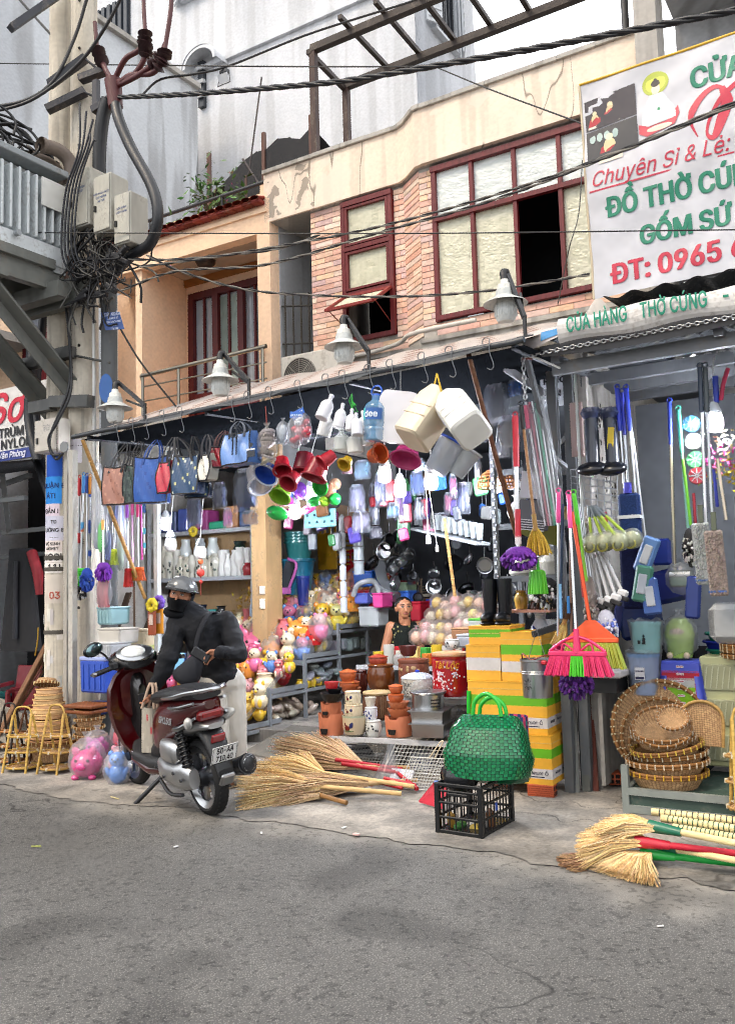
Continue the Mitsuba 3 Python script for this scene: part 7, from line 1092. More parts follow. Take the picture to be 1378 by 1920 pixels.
for i in range(5):
 a=V((-1.938,6.2,2.102))+(.012*i,0,0);b=V([(-1.894,6.1,1.828),(-1.803,6.1,1.831),(-1.756,6.15,1.852),(-1.681,6.05,1.83),(-1.61,6.1,1.843)][i]);w_=['first','second','third','fourth','last'][i]
 def ball(k,b,d):PT(k,'holder',MB('8a9070',.4).ell(b,.062,None,14));PT(k,'film_wrap',MB('b8bcb4',.15).ell(b+(0,0,.01),.075,RX(.4),9),'film');PT(k,'base_ring',MB('7a7838',.4).lathe([(.03,0),(.04,.01),(.03,.02)],b+(0,-.05,-.03),12,RX(1.3)))
 k=ptool('toilet_brush',f'toilet brush with a lime handle and a round film wrapped holder, {w_} from the left',a,b,col='7a9020',mat='paint',head=ball,group='lime toilet brushes');PT(k,'grey_sleeve',MB('4a545c',.4).tube([a,a+(b-a)*.3],.013,8))
 e=V([(-1.9,6.15,1.416),(-1.861,6.15,1.423),(-1.793,6.1,1.434),(-1.744,6.1,1.451),(-1.709,6.15,1.479)][i]);a2=V([(-1.945,6.2,1.738),(-1.921,6.2,1.756),(-1.897,6.2,1.763),(-1.874,6.2,1.769),(-1.851,6.2,1.768)][i])
 ptool('floor_brush',f'white stick brush with a black and white head, {w_} from the left',a2,e,col='a8a8a8',mat='paint',r=.012,head=lambda k,b,d:(PT(k,'head',MB('b4b4b4',.4).box(b,(.07,.05,.05),RY(.4),bev=.012),smooth=0),PT(k,'bristles',MB('141416',.6).box(b+(0,-.01,-.035),(.075,.05,.03),RY(.4),bev=.004),smooth=0)))
ptool('mop','navy woolly flat mop tied with white tape',(-1.678,6.3,2.262),(-1.682,6.3,2.185),col='2a2a90',mat='paint',r=.03,head=lambda k,b,d:(PT(k,'pad',MB('14284e',.9).box(b+(.01,0,-.18),(.15,.06,.36),bev=.02),'straw',smooth=0),PT(k,'tape',MB('a8acb0',.5).box(b+(.01,0,-.17),(.16,.07,.025)),smooth=0)))
ptool('mop','darker blue mop head below the navy one',(-1.723,6.45,1.907),(-1.724,6.45,1.888),col='14204a',mat='paint',head=lambda k,b,d:PT(k,'pad',MB('10183c',.9).box(b+(0,.02,-.28),(.16,.06,.5),bev=.03),'straw',smooth=0))
for lab,p,R,c in(('blue hexagonal window cleaner at the top of three',(-1.581,6.35,1.744),RY(.4),'4a6a9a'),('green and blue window cleaner in film at the left',(-1.609,6.3,1.538),RY(.2),'3a6a5a'),('blue window cleaner pad, lowest of three',(-1.558,6.3,1.451),RY(-.1),'34508a')):k=TH('window_cleaner',lab,'window cleaner');PT(k,'pad',MB(c,.4).box(p,(.12,.05,.26),R,bev=.03),smooth=0);PT(k,'sponge',MB('9aa0a8',.7).box(V(p)+(0,-.025,.0),(.06,.02,.14),R,bev=.008),smooth=0)
for lab,p,c,h in(('grey chenille flat mop pad, upper left of the two',(-1.184,6.25,1.731),'8a8e8e',.42),('brown grey chenille flat mop pad, lower right of the two',(-1.077,6.1,1.661),'7a6e68',.43)):
 k=TH('flat_mop',lab,'mop');p=V(p);PT(k,'pad',MB(c,.9).box(p,(.115,.035,h),RY(-.04),bev=.012),'straw',smooth=0);m=MB(c,.9)
 for _ in range(260):q=p+V([ru(-.052,.052),-.018,ru(-h/2,h/2)*.97]);m.tube([q,q+V([ru(-.004,.004),-.01,-.008])],[.004,.002],4,c=jit(c,20))
 PT(k,'pile',m,kind='stuff');PT(k,'frame',MB('4a5040',.4).box(p+(0,.0,h/2+.06),(.03,.03,.12)),smooth=0);PT(k,'stripe',MB('34508a',.5).box(p+(-.0,-.02,-h/2+.03),(.11,.006,.012)),smooth=0)
k=TH('mop_squeezer','steel and green squeezer head in film at the centre of the stall','mop');c=V((-1.396,6.55,1.568));PT(k,'frame',MB('5a6a60',.3).box(c,(.16,.08,.12),bev=.01),'metal',smooth=0);PT(k,'roller',MB('a8acb0',.3).tube([c+(-.07,-.05,.03),c+(.07,-.05,.03)],.02,10));PT(k,'film',MB('b4b8bc',.15).ell(c,(.12,.08,.12),None,9),'film')
for i,(p,c)in enumerate((((-1.296,6.7,2.698),'3a6a8a'),((-1.288,6.7,2.566),'8a8c88'),((-1.281,6.7,2.431),'3a7a4a'),((-1.264,6.65,2.307),'8a2430'))):k=TH('scourer',['blue','silver','green','red'][i]+' pot scourer disc in the hanging column','scourer');PT(k,'disc',MB(c,.3).lathe([(0,-.02),(.062,-.015),(.066,0),(.062,.015),(0,.02)],p,18,RX(1.4)));[PT(k,'ray',MB('a0a8ac',.3).box(V(p)+V([.03*cos(a),-.022,.03*sin(a)]),(.05,.006,.006),RY(-a)))for a in np.arange(8)*.785]
k=TH('plastic_flowers','bright yellow and pink plastic flowers glowing under the stall bulb','flowers');[PT(k,'petals',(lambda m:(leafy(m,q,50,(.08,.05,.05),c,.03),m)[1])(MB()),'leaf',kind='stuff',smooth=0)for q,c in(((-1.045,6.6,2.537),'b0a888'),((-1.067,6.6,2.414),'b04a80'),((-1.059,6.6,2.31),'b09820'))]
k=TH('blue_tag','blue handled brush with a red ribbon by the lit bulb','brush');PT(k,'handle',MB('24389a',.4).tube([(-1.076,6.5,2.984),(-1.08,6.5,2.794)],.02,8));PT(k,'ribbon',MB('a82a48',.5).tube(spl([(-.989,6.5,3.028),(-1.027,6.5,2.92),(-1.048,6.5,2.809)],8),.015,6))
def bin_(lab,r,col,rimc,film=True,d=None):
 x,y,z,w,h=r;y+=w/2;k=TH('waste_bin',lab,'bin');PT(k,'body',MB(col,.3).lathe([(0,0),(w*.4,0),(w*.42,h*.05),(w*.48,h*.93)],(x,y,z),24));PT(k,'rim',MB(rimc,.3).lathe([(w*.48,h*.92),(w*.52,h*.93),(w*.52,h),(w*.46,h),(w*.4,h*.1)],(x,y,z),24))
 if film:PT(k,'film',MB('b8bcc0',.15).lathe([(w*.47,0),(w*.56,h*.8),(w*.6,h*1.05),(w*.45,h*1.12)],(x,y,z),14,f=lambda P:P*(1+.05*np.sin(P[...,2:]*40+np.arctan2(P[...,1:2],P[...,:1])*5))),'film')
 return k,V([x,y-w*.47,z])
k,p=bin_('light blue waste bin in film, bottom of the pair',(-1.74,6.6,.722,.23,.298),'7a8cae','4a7ab0');PT(k,'label',MB('c0c0c4',.5).box(p+(0,-.02,.16),(.07,.006,.09)).box(p+(0,-.026,.18),(.06,.004,.008),col='2a2c48').box(p+(0,-.026,.13),(.06,.004,.016),col='2a2c48'),smooth=0)
k,p=bin_('pale cyan waste bin with a black litter mark, top of the pair',(-1.709,6.6,1.027,.219,.225),'7ab4b8','8ac0c4');PT(k,'litter_mark',MB('141618',.5).poly([(-.012,0),(.012,0),(.014,.045),(-.006,.05)],.003,RX(pi/2),p+(.01,-.022,.07)).ell(p+(.012,-.024,.13),(.009,.003,.01)).box(p+(-.022,-.024,.085),(.02,.003,.025)),kind='stuff',smooth=0)
stack=TH('green_crate','black crate with a white lid in the dark gap by the bins','crate');PT(stack,'body',MB('1a1a1c',.5).box((-2.001,6.6,.81),(.25,.3,.12)),smooth=0);PT(stack,'lid',MB('a8a4a4',.4).box((-1.962,6.55,.887),(.26,.3,.05),bev=.01),smooth=0)
k=TH('timber_planks','old planks and pipes leaning in the dark gap below the brooms','planks')
for i,(a,b,c)in enumerate((((-2.281,6.65,.715),(-2.234,6.5,-.009),'7a7c78'),((-2.222,6.7,.712),(-2.168,6.55,.006),'5a5c58'),((-2.183,6.75,.708),(-2.12,6.6,-.019),'6a3a30'),((-2.157,6.9,.733),(-2.132,6.8,-.022),'2c2a28'))):PT(k,'plank',MB(c,.7).bar(a,b,.06,.02),'old',smooth=0)
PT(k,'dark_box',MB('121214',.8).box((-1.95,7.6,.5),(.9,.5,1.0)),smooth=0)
def stool(lab,x,y,z,c,i):
 k=TH('plastic_stool',lab,'stool');w,h=.27,.26;c2=c
 PT(k,'seat',MB(c,.3).box((x,y,z+h),(w,w,.03),bev=.012),smooth=0)
 for q in(-1,1):PT(k,'leg',MB(c,.3).add([(x+q*w*.5,y-w*.5,z+h),(x+q*w*.32,y-w*.5,z+h),(x+q*w*.42,y-w*.58,z),(x+q*w*.62,y-w*.58,z),(x+q*w*.5,y+w*.5,z+h),(x+q*w*.62,y+w*.58,z)],[[0,3,2,1],[0,4,5,3]]),smooth=0)
 PT(k,'apron',MB(c,.3).box((x,y-w*.51,z+h*.86),(w*.98,.01,h*.26)),smooth=0);PT(k,'sticker',MB('b8b8bc',.4).box((x+.0,y-w*.535,z+h*.9),(.05,.004,.016)).box((x,y-w*.537,z+h*.9),(.044,.004,.006),col='a02a38'),smooth=0)
for i,c in enumerate(('3a48a8','3a48a8','6a9a1c','6a9a1c','6a9a1c','9a9a9a','9a1c30','4450b0')):stool(f'{["blue", "blue", "lime green", "lime green", "lime green", "grey", "crimson", "top blue"][i]} plastic stool in the tall stack, {ORDW[i]} from the bottom',-1.48,6.85,.33+i*.052,c,i)
k=TH('toy_bin','pale green toy shaped lidded bin in film on the stool stack','bin');c=V((-1.5,6.85,.985));PT(k,'body',MB('8aa850',.35).lathe([(0,0),(.085,0),(.1,.12),(.1,.14)],c,20));PT(k,'dome',MB('98b058',.35).lathe([(.105,.14),(.108,.17),(.09,.24),(.05,.285),(0,.295)],c,20));PT(k,'face',MB('b8a094',.4).ell(c+(0,-.085,.19),(.055,.025,.03),None,12));[PT(k,'foot',MB('b8a890',.4).ell(c+(q*.06,-.08,.02),.025,None,8))for q in(-1,1)];[PT(k,'eye',MB('2a2420',.4).ell(c+(q*.025,-.109,.195),.005,None,6))for q in(-1,1)];wrap(k,c+(0,0,.15),(.13,.13,.17))
for i in range(6):bucketish('basin',f'{["navy", "teal green"][i % 2]} plastic basin in the stack behind the toy bin, {ORDW[i]} from the bottom','basin',(-1.2+.02*(i%2),7.1,.75+i*.06),.17,.1,['1c2a80','1a6a5a'][i%2],np.eye(3))
for i,(p,c,s)in enumerate((((-1.584,6.9,1.512),'16205a',(.3,.2,.25)),((-1.821,7,1.309),'14285a',(.3,.2,.4)),((-1.585,6.8,1.773),'1c2c70',(.14,.06,.2)),((-1.314,6.5,1.434),'20306a',(.1,.05,.3)),((-1.884,6.6,1.285),'1a2456',(.06,.06,.3)))):ON('blue_packet',['dark navy tub under the grey wall','deep blue packs behind the cyan bin','blue pouch left of the centre poles','blue film pouch right of the squeezer','narrow blue pack by the white and blue mop'][i],'packet',MB(c,.35).box(p,s,RY(.1*(i-2)),bev=.03),smooth=0)
k=TH('grey_pouch','grey marbled pack in film at the right edge','packet');c=V((-1.038,6.3,1.264));PT(k,'pack',MB('8a8c8c',.6).box(c,(.26,.15,.24),bev=.03),'straw',smooth=0);PT(k,'film',MB('b4b8bc',.15).box(c,(.28,.17,.27),bev=.05),'film',smooth=0)
k=TH('drawer_unit','cream plastic drawer unit with wicker pattern fronts','drawers');x,y,z,w,h=(-1.154,6.75,.225,.396,.776);PT(k,'frame',MB('a8aa80',.4).box((x,y+.2,z+h/2),(w,.4,h),bev=.01),smooth=0)
for i in range(3):PT(k,'drawer',MB('8a8c70',.5).box((x,y-.006,z+h*(.17+i*.32)),(w*.88,.02,h*.24),bev=.006),smooth=0);[PT(k,'lattice',MB('a4a68a',.4).bar((x-w*.42+j*w*.1,y-.02,z+h*(.07+i*.32)),(x-w*.36+j*w*.1,y-.02,z+h*(.27+i*.32)),.008,.006),smooth=0)for j in range(9)]
def wicker(name,lab,cat,c,r,dep,R,white='b8b090',n=40,flat=.75,sy=1.0):
 """round basket: woven wall with uv in strips, bound rim"""
 k=TH(name,lab,cat);c=V(c);a=np.linspace(0,2*pi,n+1);pf=[(.02,.0),(flat*.5,.0),(flat*.85,.01),(flat*.97,dep*.12),(.97,dep*.9),(1,dep)]
 P=V([[(q*r*cos(t),q*r*sy*sin(t),z)for q,z in pf]for t in a]);U=np.array([[(t/(2*pi)*64*max(r/.3,.5),q*r*95+z*95)for q,z in pf]for t in a]).reshape(-1,2)
 m=MB();m.surf(P@R.T+c,uv=U);PT(k,'weave',m,'wicker');ring=lambda q,z,rad,cc,mm:mm.tube([c+R@V([q*r*cos(t),q*r*sy*sin(t),z])for t in a[:-1]],rad,6,c=cc,closed=True)
 rim=max(.009,r*.045);rm=MB('7a5530',.5);ring(1.0,dep,rim,None,rm);ring(.985,dep-rim*1.5,rim*.8,None,rm);PT(k,'rim',rm,'bamboo')
 b=MB(white,.5)
 for t in np.arange(int(30*max(.7,r/.25)))*2*pi/int(30*max(.7,r/.25)):q=c+R@V([r*cos(t),r*sy*sin(t),dep-rim*.6]);b.box(q,(rim*2.3,rim*.7,rim*2.9),R@RZ(t),bev=.002)
 PT(k,'lashing',b,kind='stuff',smooth=0);return k
st2=TH('steel_stand','low grey steel stand carrying the wicker baskets','stand');PT(st2,'frame',MB('7a807c',.4).bar((-1.74,6.08,.15),(-.4,6.08,.15),.045).bar((-1.74,6.08,.035),(-.4,6.08,.035),.045,.05).bar((-1.74,6.08,0),(-1.74,6.08,.32),.045).bar((-1.74,6.08,.15),(-1.74,6.9,.15),.04).bar((-1.74,6.9,0),(-1.74,6.9,.4),.04),'old',smooth=0);PT(st2,'panel',MB('3a4a44',.5).box((-1.07,6.09,.09),(1.3,.02,.09)).box((-1.07,6.5,.15),(1.32,.82,.02)),'old',smooth=0)
for i,(p,r)in enumerate((((-1.622,6.62,.492),.335),((-1.601,6.55,.432),.275),((-1.574,6.5,.386),.235))):wicker('winnowing_tray',['largest round wicker tray standing behind the basket stack','second round wicker tray inside the largest','third wicker tray inside the second'][i],'tray',p,r,.05,RZ(.3)@RX(1.3),flat=.92)
for i,(p,r,dep,R,wh,lab)in enumerate((((-1.516,6.3,.136),.262,.13,RY(.0),'b8902a','bottom round basket with a yellow lashed rim'),((-1.505,6.3,.215),.265,.12,RY(-.04),'b8a890','second basket up with a pinkish lashed rim'),((-1.478,6.32,.278),.235,.1,RY(-.1),'b4ac94','third basket up with white lashing'),((-1.491,6.3,.334),.235,.1,RY(-.14)@RX(.1),'b8a040','fourth basket up with pale yellow lashing'),((-1.524,6.28,.418),.205,.09,RY(.02)@RX(.1),'b8b0a0','fifth basket up with white lashing'),((-1.531,6.26,.463),.2,.09,RY(.08)@RX(.25),'b8b0a0','sixth basket up with white lashing'),((-1.519,6.25,.509),.19,.08,RY(.16)@RX(.6),'b8b0a0','tilted shallow basket on top of the stack'),((-1.432,6.2,.613),.1,.04,RY(.16)@RX(.75),'b8b0a0','smallest basket resting in the top basket'))):wicker('wicker_basket',lab,'basket',p,r,dep,R,wh)
k=TH('fan_scoop','pale woven scoop standing behind the top baskets','scoop');PT(k,'panel',MB().surf([[V([-1.29+u*.13,6.42,.42+v*.3*(1-.25*u*u)])for v in np.linspace(0,1,6)]for u in np.linspace(-1,1,9)],uv=[(i*2.0,j*4.0)for i in range(9)for j in range(6)]),'wicker');PT(k,'rim',MB('9a7a48',.5).tube(spl([(-1.42,6.41,.42),(-1.42,6.41,.65),(-1.29,6.41,.725),(-1.16,6.41,.65),(-1.16,6.41,.42)],20),.011,6),'bamboo')
for i in range(4):wicker('wicker_tray',f'shallow brown tray on the drawer unit, {ORDW[i]} from the bottom','tray',(-.98,6.85,.98+i*.035),.23,.035,RY(.03*(i%2)),'b8a888',flat=.9)
def ladder_shelf(lab,c,w,h,yaw,cols,shelves=3,oval=True):
 k=TH('bamboo_shelf',lab,'shelf');c=V(c);R=RZ(yaw);f=lambda x,y,z:c+R@V([x*w,y*w,z*h])
 for q in(-.36,.36):
  for s in(-1,1):PT(k,'leg',MB(cols[0],.5).tube([f(q*1.0,s*.42,0),f(q*.8,s*.04,1)],.011,6),'bamboo')
 for i in range(shelves):z=.08+i*.8/shelves;s=.42*(1-z*.8);PT(k,'shelf_weave',MB().surf([[f(.46*cos(t)*q,s*1.05*sin(t)*q,z)for q in(.02,1)]for t in np.linspace(0,2*pi,21)],uv=[(a*2.0,b*6.0)for a in range(21)for b in(0,1)]),'wicker');PT(k,'shelf_rim',MB(cols[1],.5).tube([f(.47*cos(t),s*1.07*sin(t),z+.01)for t in np.arange(20)*pi/10],.01,6,closed=True),'bamboo');PT(k,'lashing',(lambda m:[m.tube([f(.47*cos(t),s*1.07*sin(t),z+.01-.02),f(.47*cos(t),s*1.07*sin(t),z+.035)],.012,5)for t in np.arange(8)*.785]and m)(MB('b8b098',.5)),kind='stuff')
 PT(k,'handle',MB(cols[0],.5).tube(spl([f(-.3,0,.98),f(-.18,0,1.13),f(.18,0,1.13),f(.3,0,.98)],12),.009,6),'bamboo');return k
ladder_shelf('pale bamboo ladder shelf at the right edge before the baskets',(-.93,5.95,.1),.3,.58,.3,('b0904a','9a7848'));ladder_shelf('brown bamboo ladder shelf behind the pale one',(-.85,6.5,.16),.36,.85,.1,('6a4628','7a5530'))
#  goods on the pavement
def straws(mb,a,d,L,spread,n,r=.0035,lift=.0,curl=.06,cols=('d4b888','c8a878','dcc498'),flat=.3,up=(0,0,1),base=.025):
 """fan of straws from a along d"""
 d=nrm(d);s=nrm(np.cross(d,up));u=np.cross(s,d)
 for _ in range(n):
  t,q,l=ru(-1,1),ru(-1,1),L*ru(.82,1);o=V(a)+s*t*base+u*q*base*.6
  m=o+d*l*.5+s*t*spread*.42+u*(q*spread*flat*.5+lift);e=o+d*l*(1-.1*t*t)+s*(t*spread+rng.normal(0,.01))+u*(q*spread*flat-curl*abs(q)+rng.normal(0,.006));e[2]=max(.008,e[2])
  mb.tube([o,m,e],[r,r*1.1,r*.5],3,c=jit(cols[rng.integers(len(cols))],16),cap=False)
def straw_broom(lab,a,b,tip,spread,hc,wrapc=None,n=420,cols=('d6ba88','caa874','dec698'),hr=.018,**k_):
 """handle from b to a, straws from a to tip"""
 k=TH('straw_broom',lab,'broom');a,b,tip=V(a),V(b),V(tip);m=MB();straws(m,a,tip-a,np.linalg.norm(tip-a),spread,n,cols=cols,**k_);PT(k,'straw',m,'straw',kind='stuff')
 PT(k,'handle',MB(hc,.5).tube(spl([a+(tip-a)*.08,a,b],12),[hr*1.3]*4+[hr]*8,8),'bamboo')
 if wrapc:d=nrm(b-a);PT(k,'collar',MB(wrapc,.35).tube([a-d*.04,a+d*.02,a+d*.14],[hr*1.9,hr*1.7,hr*1.25],10))
 return k
BR=('b89a78','a88a68','c8ac88')
straw_broom('pale yellow straw fan broom, leftmost at the back of the left pile',(-4.0,5.75,.14),(-3.3,5.95,.06),(-4.5,5.75,.2),.34,'b89868',n=300);straw_broom('yellow straw broom with its tips nearest the rider',(-3.85,5.5,.1),(-3.3,5.75,.05),(-4.42,5.25,.1),.32,'b89868',n=460,flat=.5)
straw_broom('large brown stick broom on top of the left pile',(-3.843,6.088,.14),(-3.575,6.378,.1),(-4.745,6.341,.22),.3,'a88a64',n=640,flat=.5,cols=BR,r=.004);straw_broom('lower brown stick broom fanned over the pavement',(-3.625,5.813,.08),(-3.383,6.147,.06),(-4.271,5.363,.08),.26,'a88a64',n=640,flat=.45,cols=BR,r=.004);straw_broom('short brown stick broom at the front of the left pile',(-3.818,5.45,.05),(-3.561,5.413,.03),(-4.122,5.332,.03),.1,'7a5a38',n=160,cols=BR)
for i,(a,b)in enumerate((((-4.032,5.975,.2),(-3.6,6.298,.1)),((-3.987,5.998,.17),(-3.527,6.236,.08)),((-3.843,5.776,.1),(-3.618,5.878,.06)),((-3.679,5.901,.09),(-3.381,5.915,.05)),((-3.585,5.985,.09),(-3.324,6.02,.05)),((-3.564,6.157,.1),(-3.287,5.969,.04)))):stick(f'glossy red broom handle sticking out of the left pile, {ORDW[i]} from the top',a,b,.016,'9a1420','red_rod','rod','paint')
straw_broom('top straw broom with a dark green collar at the lower right',(-1.274,4.987,.22),(-.755,4.901,.2),(-1.608,4.998,.2),.17,'cdbb88','1a5a44',n=560,r=.003);straw_broom('straw broom with a red collar and red handle',(-1.343,4.958,.14),(-.778,5.035,.12),(-1.703,4.92,.12),.17,'a82434','a82434',n=600,r=.003);straw_broom('straw broom with a second green collar under the red handle',(-1.317,5.044,.11),(-.768,4.955,.1),(-1.718,5.157,.12),.16,'cdbb88','1a5a44',n=420,r=.003);straw_broom('lowest straw broom with a bright green bound handle',(-1.328,4.996,.07),(-.792,5.107,.05),(-1.435,4.703,.03),.2,'1f8a3a','1f8a3a',n=620,r=.003);straw_broom('brown stick broom under the straw brooms at the kerb',(-1.486,4.983,.03),(-1.303,5.183,.03),(-1.77,4.79,.03),.1,'7a5a38',n=260,cols=('8a6a50','9a785a','7c6048'))
for i,(a,b)in enumerate((((-1.396,5.386,.2),(-.794,5.386,.2)),((-1.312,5.265,.2),(-.769,5.196,.2)),((-1.229,5.177,.18),(-.755,5.084,.18)))):
 k=stick(f'reed broom handle bound with dark wire rings under the steel stand, {ORDW[i]} from the back',a,b,.022,'cdbb88','reed_rod','rod');a,b=V(a),V(b)
 for t in np.linspace(.08,.95,18):PT(k,'wire_ring',MB('2a4a34' if i else '3a3a34',.5).lathe([(.0235,-.003),(.0245,0),(.0235,.003)],a+(b-a)*t,8,frame(b-a)))
k=TH('black_crate','black slatted plastic crate at the kerb under the green bag','crate');c0=V([-2.505,5.32,.006]);w,d,h=.31,.46,.31;Rr=RZ(-.03)
def cbx(n,p,s):PT(k,n,MB('121315',.35).box(c0+Rr@V(p),s,Rr,bev=.004),smooth=0)
for z,t in((.012,.024),(.1,.016),(.19,.016),(.262,.014),(.3,.022)):
 for s in(-1,1):cbx('rail',(0,s*d/2,z),(w,.014,t));cbx('rail',(s*w/2,0,z),(.014,d,t))
for s in(-1,1):
 for q in(-1,1):cbx('corner',(s*(w/2-.004),q*(d/2-.004),h/2),(.032,.032,h))
 for i in range(6):cbx('slat',(-w/2+w*(i+1)/7,s*d/2,.14),(.009,.008,.25))
 for i in range(9):cbx('slat',(s*w/2,-d/2+d*(i+1)/10,.14),(.008,.009,.25))
cbx('floor',(0,0,.012),(w*.96,d*.96,.01));cbx('handle',(0,-d/2-.004,.245),(.14,.02,.02));PT(k,'blue_mark',MB('2a4a9a',.5).box(c0+V([w/2+.006,-.03,.15]),(.004,.03,.05),bev=.001),smooth=0)
for i in range(7):ON('bottle_cap',f'small {["amber", "green", "white", "clear", "yellow", "grey", "brown"][i]} thing lying inside the black crate','bottle',MB(['8a6a30','3a6a3a','a8a8a8','8a9090','a89030','6a6a6a','5a3a24'][i],.3).lathe([(0,0),(.03,0),(.03,.08),(.012,.11),(0,.11)],c0+V([-.1+.035*i,-.12+.06*(i%4),.02]),8,RX(.5+i)))
bag=ON('black_plastic_bag','black plastic bag bulging out of the crate below the green bag','bag',MB('1c1d20',.25).surf([[c0+V([-.06+.12*sin(t)*cos(a)*(1+.15*sin(5*a+3*t)),-.1+.1*sin(t)*sin(a),.33+.1*cos(t)])for t in np.linspace(.05,3.1,10)]for a in np.arange(16)*pi/8],cu=True))
gbg=TH('woven_bag','big green woven plastic bag with green handles lying on the crate','bag');cg=V((-2.393,5.28,.322));RG=RZ(.12)@RX(-.28);NA,NB=72,22
def gpt(a,v,o=0):
 ca,sa=cos(a),sin(a);m=(abs(ca)**3.4+abs(sa)**3.4)**(-1/3.4);wv=np.interp(v,[0,.35,.75,1],[.255,.285,.24,.18]);dv=np.interp(v,[0,.35,.75,1],[.15,.18,.15,.06]);return cg+RG@V([(wv+o)*m*ca*(1+.02*sin(v*9)),(dv+o)*m*sa,v*.40+.02*cos(a*2)*(1-v)])
vv,ff,pk_=[],[],[]
for i in range(NA):
 for j in range(NB):
  hi=(i+j)%2;o=.005 if hi else 0;e=.06;a0,a1,v0,v1=(i+e)/NA*6.2832,(i+1-e)/NA*6.2832,(j+e)/NB,(j+1-e)/NB;n=len(vv);vv+=[gpt(a0,v0,o),gpt(a1,v0,o),gpt(a1,v1,o),gpt(a0,v1,o)];ff.append([n,n+1,n+2,n+3]);pk_+=[pack(jit('1a6a44' if hi else '145638',8),.15)]*4
PT(gbg,'woven_strips',MB().add(vv,ff,uv=pk_),kind='stuff',smooth=0);PT(gbg,'inner',MB('0c3a26',.5).surf([[gpt(a,v,-.003)for v in np.linspace(0,1,8)]for a in np.arange(36)*pi/18],cu=True));PT(gbg,'base',MB('125034',.3).surf([[gpt(a,0,0)*(1-q)+gpt(a+pi,0,0)*q for q in(0,.5)]for a in np.arange(36)*pi/18],cu=True))
for q in(-.04,.04):PT(gbg,'handle',MB('2a9a34',.35).tube(spl([gpt(1.57 if q>0 else 4.71,.98)+V([s,0,z])for s,z in((-.1,0),(-.08,.09),(0,.14),(.08,.09),(.1,0))],20),.014,8))
k=TH('checked_bag','pink and navy checked woven bag tucked behind the green bag','bag');cc=V((-2.463,5.9,.526));PT(k,'panel',MB().surf([[cc+V([.11*cos(a),.09*sin(a),z])for z in np.linspace(-.1,.11,8)]for a in np.linspace(0,6.283,25)],qc=lambda i,j:['b04060','20305a','9a3458','2a6a6a'][(i%2)+2*(j%2)]),smooth=0)
k=TH('red_dustpan','red and blue plastic dustpan lying left of the crate','dustpan');a,b,c,d2=(V(q)for q in((-3.119,5.682,.02),(-2.874,5.577,.02),(-2.877,5.694,.17),(-2.985,5.683,.17)));PT(k,'scoop',MB('a82838',.35).add([a,b,c,d2,a+(0,0,.012),b+(0,0,.012),c+(0,0,.012),d2+(0,0,.012)],[[0,3,2,1],[4,5,6,7],[0,1,5,4],[0,4,7,3]]),smooth=0);PT(k,'blue_edge',MB('2a62b0',.35).tube([d2,c],.016,6))
k=TH('garden_shears','garden shears with bright green handles standing left of the cartons','shears');[PT(k,'handle',MB('1f9a2a',.35).tube([(-2.96,6.25,.752),(-2.967,6.25,.582)]if i==0 else[(-2.938,6.28,.741),(-2.945,6.28,.579)],.018,8))for i in(0,1)];PT(k,'shaft',MB('9a9c9e',.3).tube([(-2.963,6.27,.579),(-2.982,6.3,.242)],.012,8),'metal')
for lab,o,u,v,n,m_ in(('wire grill leaning on the low table edge',(-4.281,6.523,.04),(.46,.02,0),(.03,.22,.22),15,11),('second wire grill with a long handle, right of the first',(-3.807,6.324,.04),(.5,.05,0),(.04,.2,.24),15,9),('small dense wire grill standing before the flowered pot',(-3.475,6.022,.02),(.3,.03,0),(.06,.1,.22),12,10)):
 k=TH('wire_grill',lab,'grill');o,u,v=V(o),V(u),V(v);m=MB('b0b0ac',.35)
 for i in range(n+1):m.tube([o+u*i/n,o+u*i/n+v],.0024,4)
 for j in range(m_+1):m.tube([o+v*j/m_,o+v*j/m_+u],.0024,4)
 PT(k,'grid',m,kind='stuff');PT(k,'edge',MB('b8b8b0',.35).tube([o,o+u,o+u+v,o+v],.005,5,closed=True));PT(k,'handle',MB('b4a488',.35).tube(spl([o+v+u*.5,o+v*1.5+u*.62,o+v*1.55+u*.7,o+v+u*.64],14),.005,5))
k=TH('net_bottle','clear plastic bottle shapes in a white net lying on the grills','net');c=V((-3.631,6.131,.12));PT(k,'bottle',MB('a8acb4',.2).lathe([(.0,-.13),(.09,-.12),(.1,-.04),(.05,.08),(.03,.16),(.035,.2),(0,.2)],c,16,RX(-.3)),'film');PT(k,'packet',MB('b4b8c4',.4).box((-3.54,6.171,.05),(.2,.02,.16),RX(-.5)).box((-3.72,6.401,.05),(.06,.01,.03),RX(-.5),col='2a62b0'),smooth=0)
pot('planter','white planter with blue flowers on the ground under the low table','pot',(-1.403,1,2.691)and(-3.708,6.75,-.059,.228,.206),CYL,'b0b4bc','glaze','1c2c6a');k=TH('hose_coil','grey and white plastic strip coil under the low table','coil');[PT(k,'coil',MB(['a8a8a8','5a5a60','b0b0b0','4a4a50'][i%4],.4).tube([V((-4.427,6.793,.06))+V([.19*cos(a)*(1-.1*i),.12*sin(a)*(1-.1*i)+.1,.02*i])for a in np.arange(20)*.314],.012,5,closed=True))for i in range(5)]
bin_box('black box on the ground right of the flowered planter',(-3.575,6.9,-.04,.165,.249),'17181c',rib=False,lid='8a7050')
